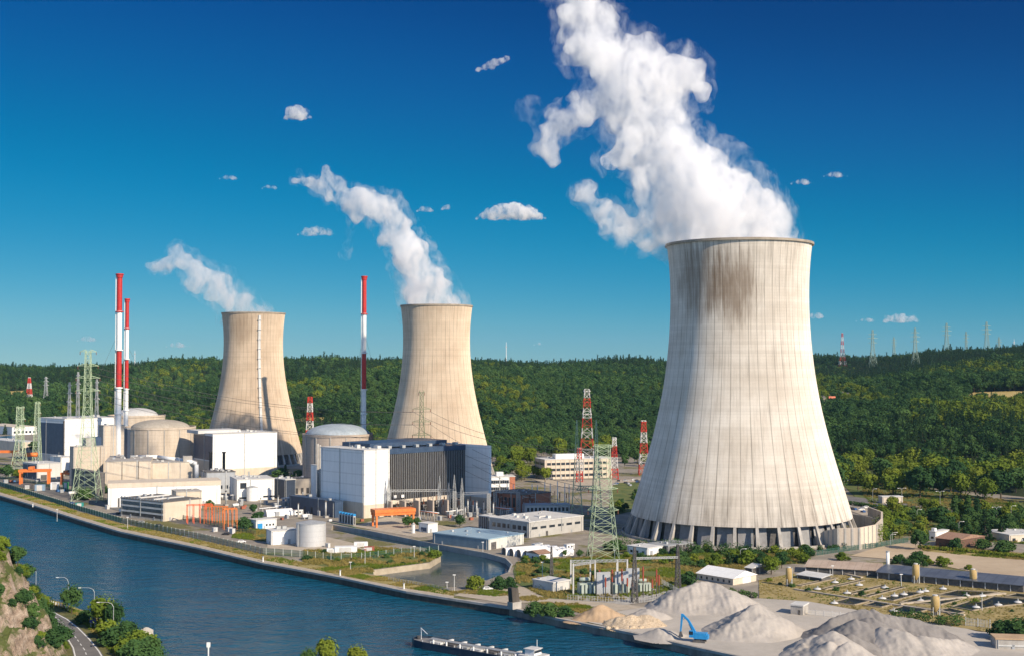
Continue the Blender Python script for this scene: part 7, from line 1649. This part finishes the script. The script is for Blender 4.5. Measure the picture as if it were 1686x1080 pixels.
B1 = [(1310, 398, 17), (1298, 388, 18), (1180, 360, 62), (1285, 372, 24), (1040, 232, 36), (1060, 292, 26), (1008, 262, 22), (968, 315, 12), (1000, 372, 16), (1025, 390, 16), (915, 190, 16), (948, 165, 14), (925, 60, 16), (930, 95, 14), (1080, 95, 20), (1150, 398, 44), (1205, 388, 56), (1262, 394, 42), (1295, 398, 22), (1100, 382, 34), (1235, 352, 50), (1180, 330, 60), (1120, 335, 52), (1270, 350, 30), (1225, 312, 36), (1150, 285, 54), (1090, 290, 44), (1188, 292, 28), (1105, 245, 44), (1060, 255, 40), (1022, 262, 26), (1062, 212, 46), (1105, 200, 34), (1030, 190, 44), (1085, 150, 50), (1115, 122, 40), (1142, 120, 28), (1156, 148, 18), (1160, 174, 12), (1040, 130, 50), (1000, 110, 40), (985, 165, 36), (958, 188, 28), (928, 203, 24), (905, 216, 19), (962, 82, 38), (1000, 62, 33), (1042, 82, 30), (940, 32, 30), (975, 22, 34), (1012, 28, 18), (960, -20, 40), (930, -45, 42), (890, -80, 45), (872, 182, 15), (858, 192, 11), (886, 240, 13), (905, 248, 15), (912, 264, 8), (895, 228, 14), (1045, 383, 25), (1020, 364, 20), (992, 348, 22), (970, 330, 17), (953, 313, 12), (1062, 398, 20), (1078, 362, 30), (1060, 330, 20), (1062, 72, 22), (880, 200, 12)]
B2 = [(703, 506, 32), (737, 506, 27), (690, 480, 32), (718, 478, 29), (690, 450, 31), (714, 454, 20), (676, 426, 31), (665, 400, 29), (690, 412, 19), (650, 376, 27), (641, 350, 24), (664, 366, 16), (612, 336, 24), (596, 325, 18), (622, 347, 23), (633, 392, 14), (560, 333, 11), (545, 322, 13), (525, 309, 13), (506, 299, 12), (490, 299, 8), (560, 312, 7), (538, 290, 6), (496, 284, 5), (572, 345, 11), (575, 368, 9), (570, 398, 8), (568, 420, 6), (590, 352, 13), (538, 278, 4), (575, 383, 8), (570, 408, 7), (552, 300, 6), (545, 306, 7), (582, 330, 12)]
SCR = {(570, 398), (568, 420), (575, 383), (570, 408), (575, 368), (872, 182), (858, 192), (880, 200), (1160, 174)}
B3 = [(386, 522, 20), (420, 520, 22), (400, 502, 24), (436, 519, 13), (376, 490, 24), (360, 470, 24), (335, 458, 22), (350, 482, 19), (321, 446, 18), (305, 430, 20), (295, 415, 14), (276, 438, 13), (256, 440, 11), (244, 436, 8), (320, 468, 14), (290, 430, 12)]
ms1 = vapour_mat('steam', .28, .055, .43, .66, .4)
ms3 = vapour_mat('thin_steam', .14, .055, .43, .66, .4)
msw = vapour_mat('steam_wisps', .085, .042, .50, .70, .5, fine=.38, warp=2.2); msw3 = vapour_mat('thin_steam_wisps', .045, .042, .50, .70, .5, fine=.38, warp=2.2)
DSP = [(14, 9), (5, 4.5)]
sp = vapour('steam_plume', 'huge white steam plume drifting up and left from the largest cooling tower', 'steam', B1, 712, ms1, 1.25, [(18, 12), (7, 8), (2.8, 4)], seed=3, grow=.93)
vapour('wisp_layer', None, None, B1, 712, msw, 1.25, [(18, 12), (7, 8), (2.8, 4)], seed=3, grow=1.5, parent=sp)
sp = vapour('steam_plume', 'middle steam plume leaning left from the tan cooling tower', 'steam', B2, 1012, ms1, 1.5, [(18, 11), (7, 8), (2.8, 4)], seed=5, slope=.5, grow=.93)
vapour('wisp_layer', None, None, B2, 1012, msw, 1.5, [(18, 11), (7, 8), (2.8, 4)], seed=5, slope=.5, grow=1.5, parent=sp)
sp = vapour('steam_plume', 'smallest and faintest steam plume above the tower with the ladder shaft', 'steam', B3, 1205, ms3, 1.6, [(18, 10), (7, 8), (2.8, 4)], seed=6, grow=.93)
vapour('wisp_layer', None, None, B3, 1205, msw3, 1.6, [(18, 10), (7, 8), (2.8, 4)], seed=6, grow=1.5, parent=sp)
mcl = vapour_mat('cloud_vapour', .014, .0036, .44, .62, .6, col=(.99, .985, .98))
def puff(x0, x1, yb, h, seed, skew=.45):
    """a flat bottomed row of overlapping puffs from x0 to x1"""
    r = random.Random(seed); L = x1 - x0; n = max(5, int(L / max(1.6, h * .28))); out = []
    for i in range(n):
        t = (i + .5) / n; e = math.sin(math.pi * t ** (math.log(.5) / math.log(skew))) ** .8
        rad = max(1.3, h * .5 * e * r.uniform(.75, 1.1)); out.append((x0 + L * t, yb - rad * .62, rad))
        if e > .6 and h > 12: out.append((x0 + L * t + r.uniform(-3, 3), yb - h * .55 * e, rad * .7))
    return out
CL = [
    ('puffy white cloud between the middle steam plume and the huge one', puff(782, 902, 361, 34, 1, .5)),
    ('small flat cloud low in the sky right of the largest cooling tower', puff(1458, 1532, 530, 17, 2, .3)),
    ('small ragged cloud beside the wisps of the middle steam plume', puff(490, 560, 387, 17, 3)),
    ('tiny cloud close to the right side of the largest tower', puff(1326, 1364, 523, 12, 4, .35)),
    ('tiny flat cloud higher of the pair right of the huge steam plume', puff(1357, 1397, 291, 10, 5)),
    ('tiny flat cloud lower of the pair right of the huge steam plume', puff(1303, 1342, 303, 11, 6)),
    ('thin streak of cloud high in the sky left of the middle plume', puff(362, 394, 295, 9, 7)),
    ('faint cloud high above the middle steam plume', puff(470, 515, 196, 27, 8)),
    ('faint slanting wisp of cloud left of the huge steam plume', [(x, y, r) for x, y, r in ((790, 114, 5), (799, 111, 6), (808, 108, 8), (817, 104, 8), (826, 101, 7), (834, 97, 5))]),
    ('tiny cloud low over the hills left of the smallest tower', puff(274, 316, 571, 10, 9)),
    ('tiny cloud low over the hills beside the tallest lattice pylon', puff(128, 163, 561, 10, 10)),
    ('small round cloud left of the puffy white cloud', puff(687, 714, 348, 11, 11)),
    ('tiny dot of cloud between two small clouds right of the middle plume', puff(729, 744, 345, 11, 12)),
    ('tiny cloud low over the hills between the two nearer towers', puff(880, 898, 568, 7, 13)),
    ('thin cloud just right of the high thin streak', puff(432, 456, 311, 9, 14)),
    ('faint low cloud right of the tiny cloud by the largest tower', puff(1410, 1447, 529, 7, 15)),
]
for i, (lb, bl) in enumerate(CL):
    vapour('cloud', lb, 'cloud', [(x, y, r, .75) for x, y, r in bl], 30000, mcl, 14, [(190, 110), (70, 70), (30, 30)], 'small clouds in the blue sky', seed=20 + i)

# ---- the thin blue air between the viewer and the hills
m, g = newmat('air'); v = g.n('VolumePrincipled'); v.inputs['Color'].default_value = (.38, .72, 1.0, 1); v.inputs['Density'].default_value = 2.0e-5; v.inputs['Anisotropy'].default_value = .2; v.inputs['Density Attribute'].default_value = ''
g.out(None, v.outputs[0])
hzo = MB().box(-16000, 16000, -3000, 16500, -14, 420).build('haze', m); hzo['kind'] = 'stuff'
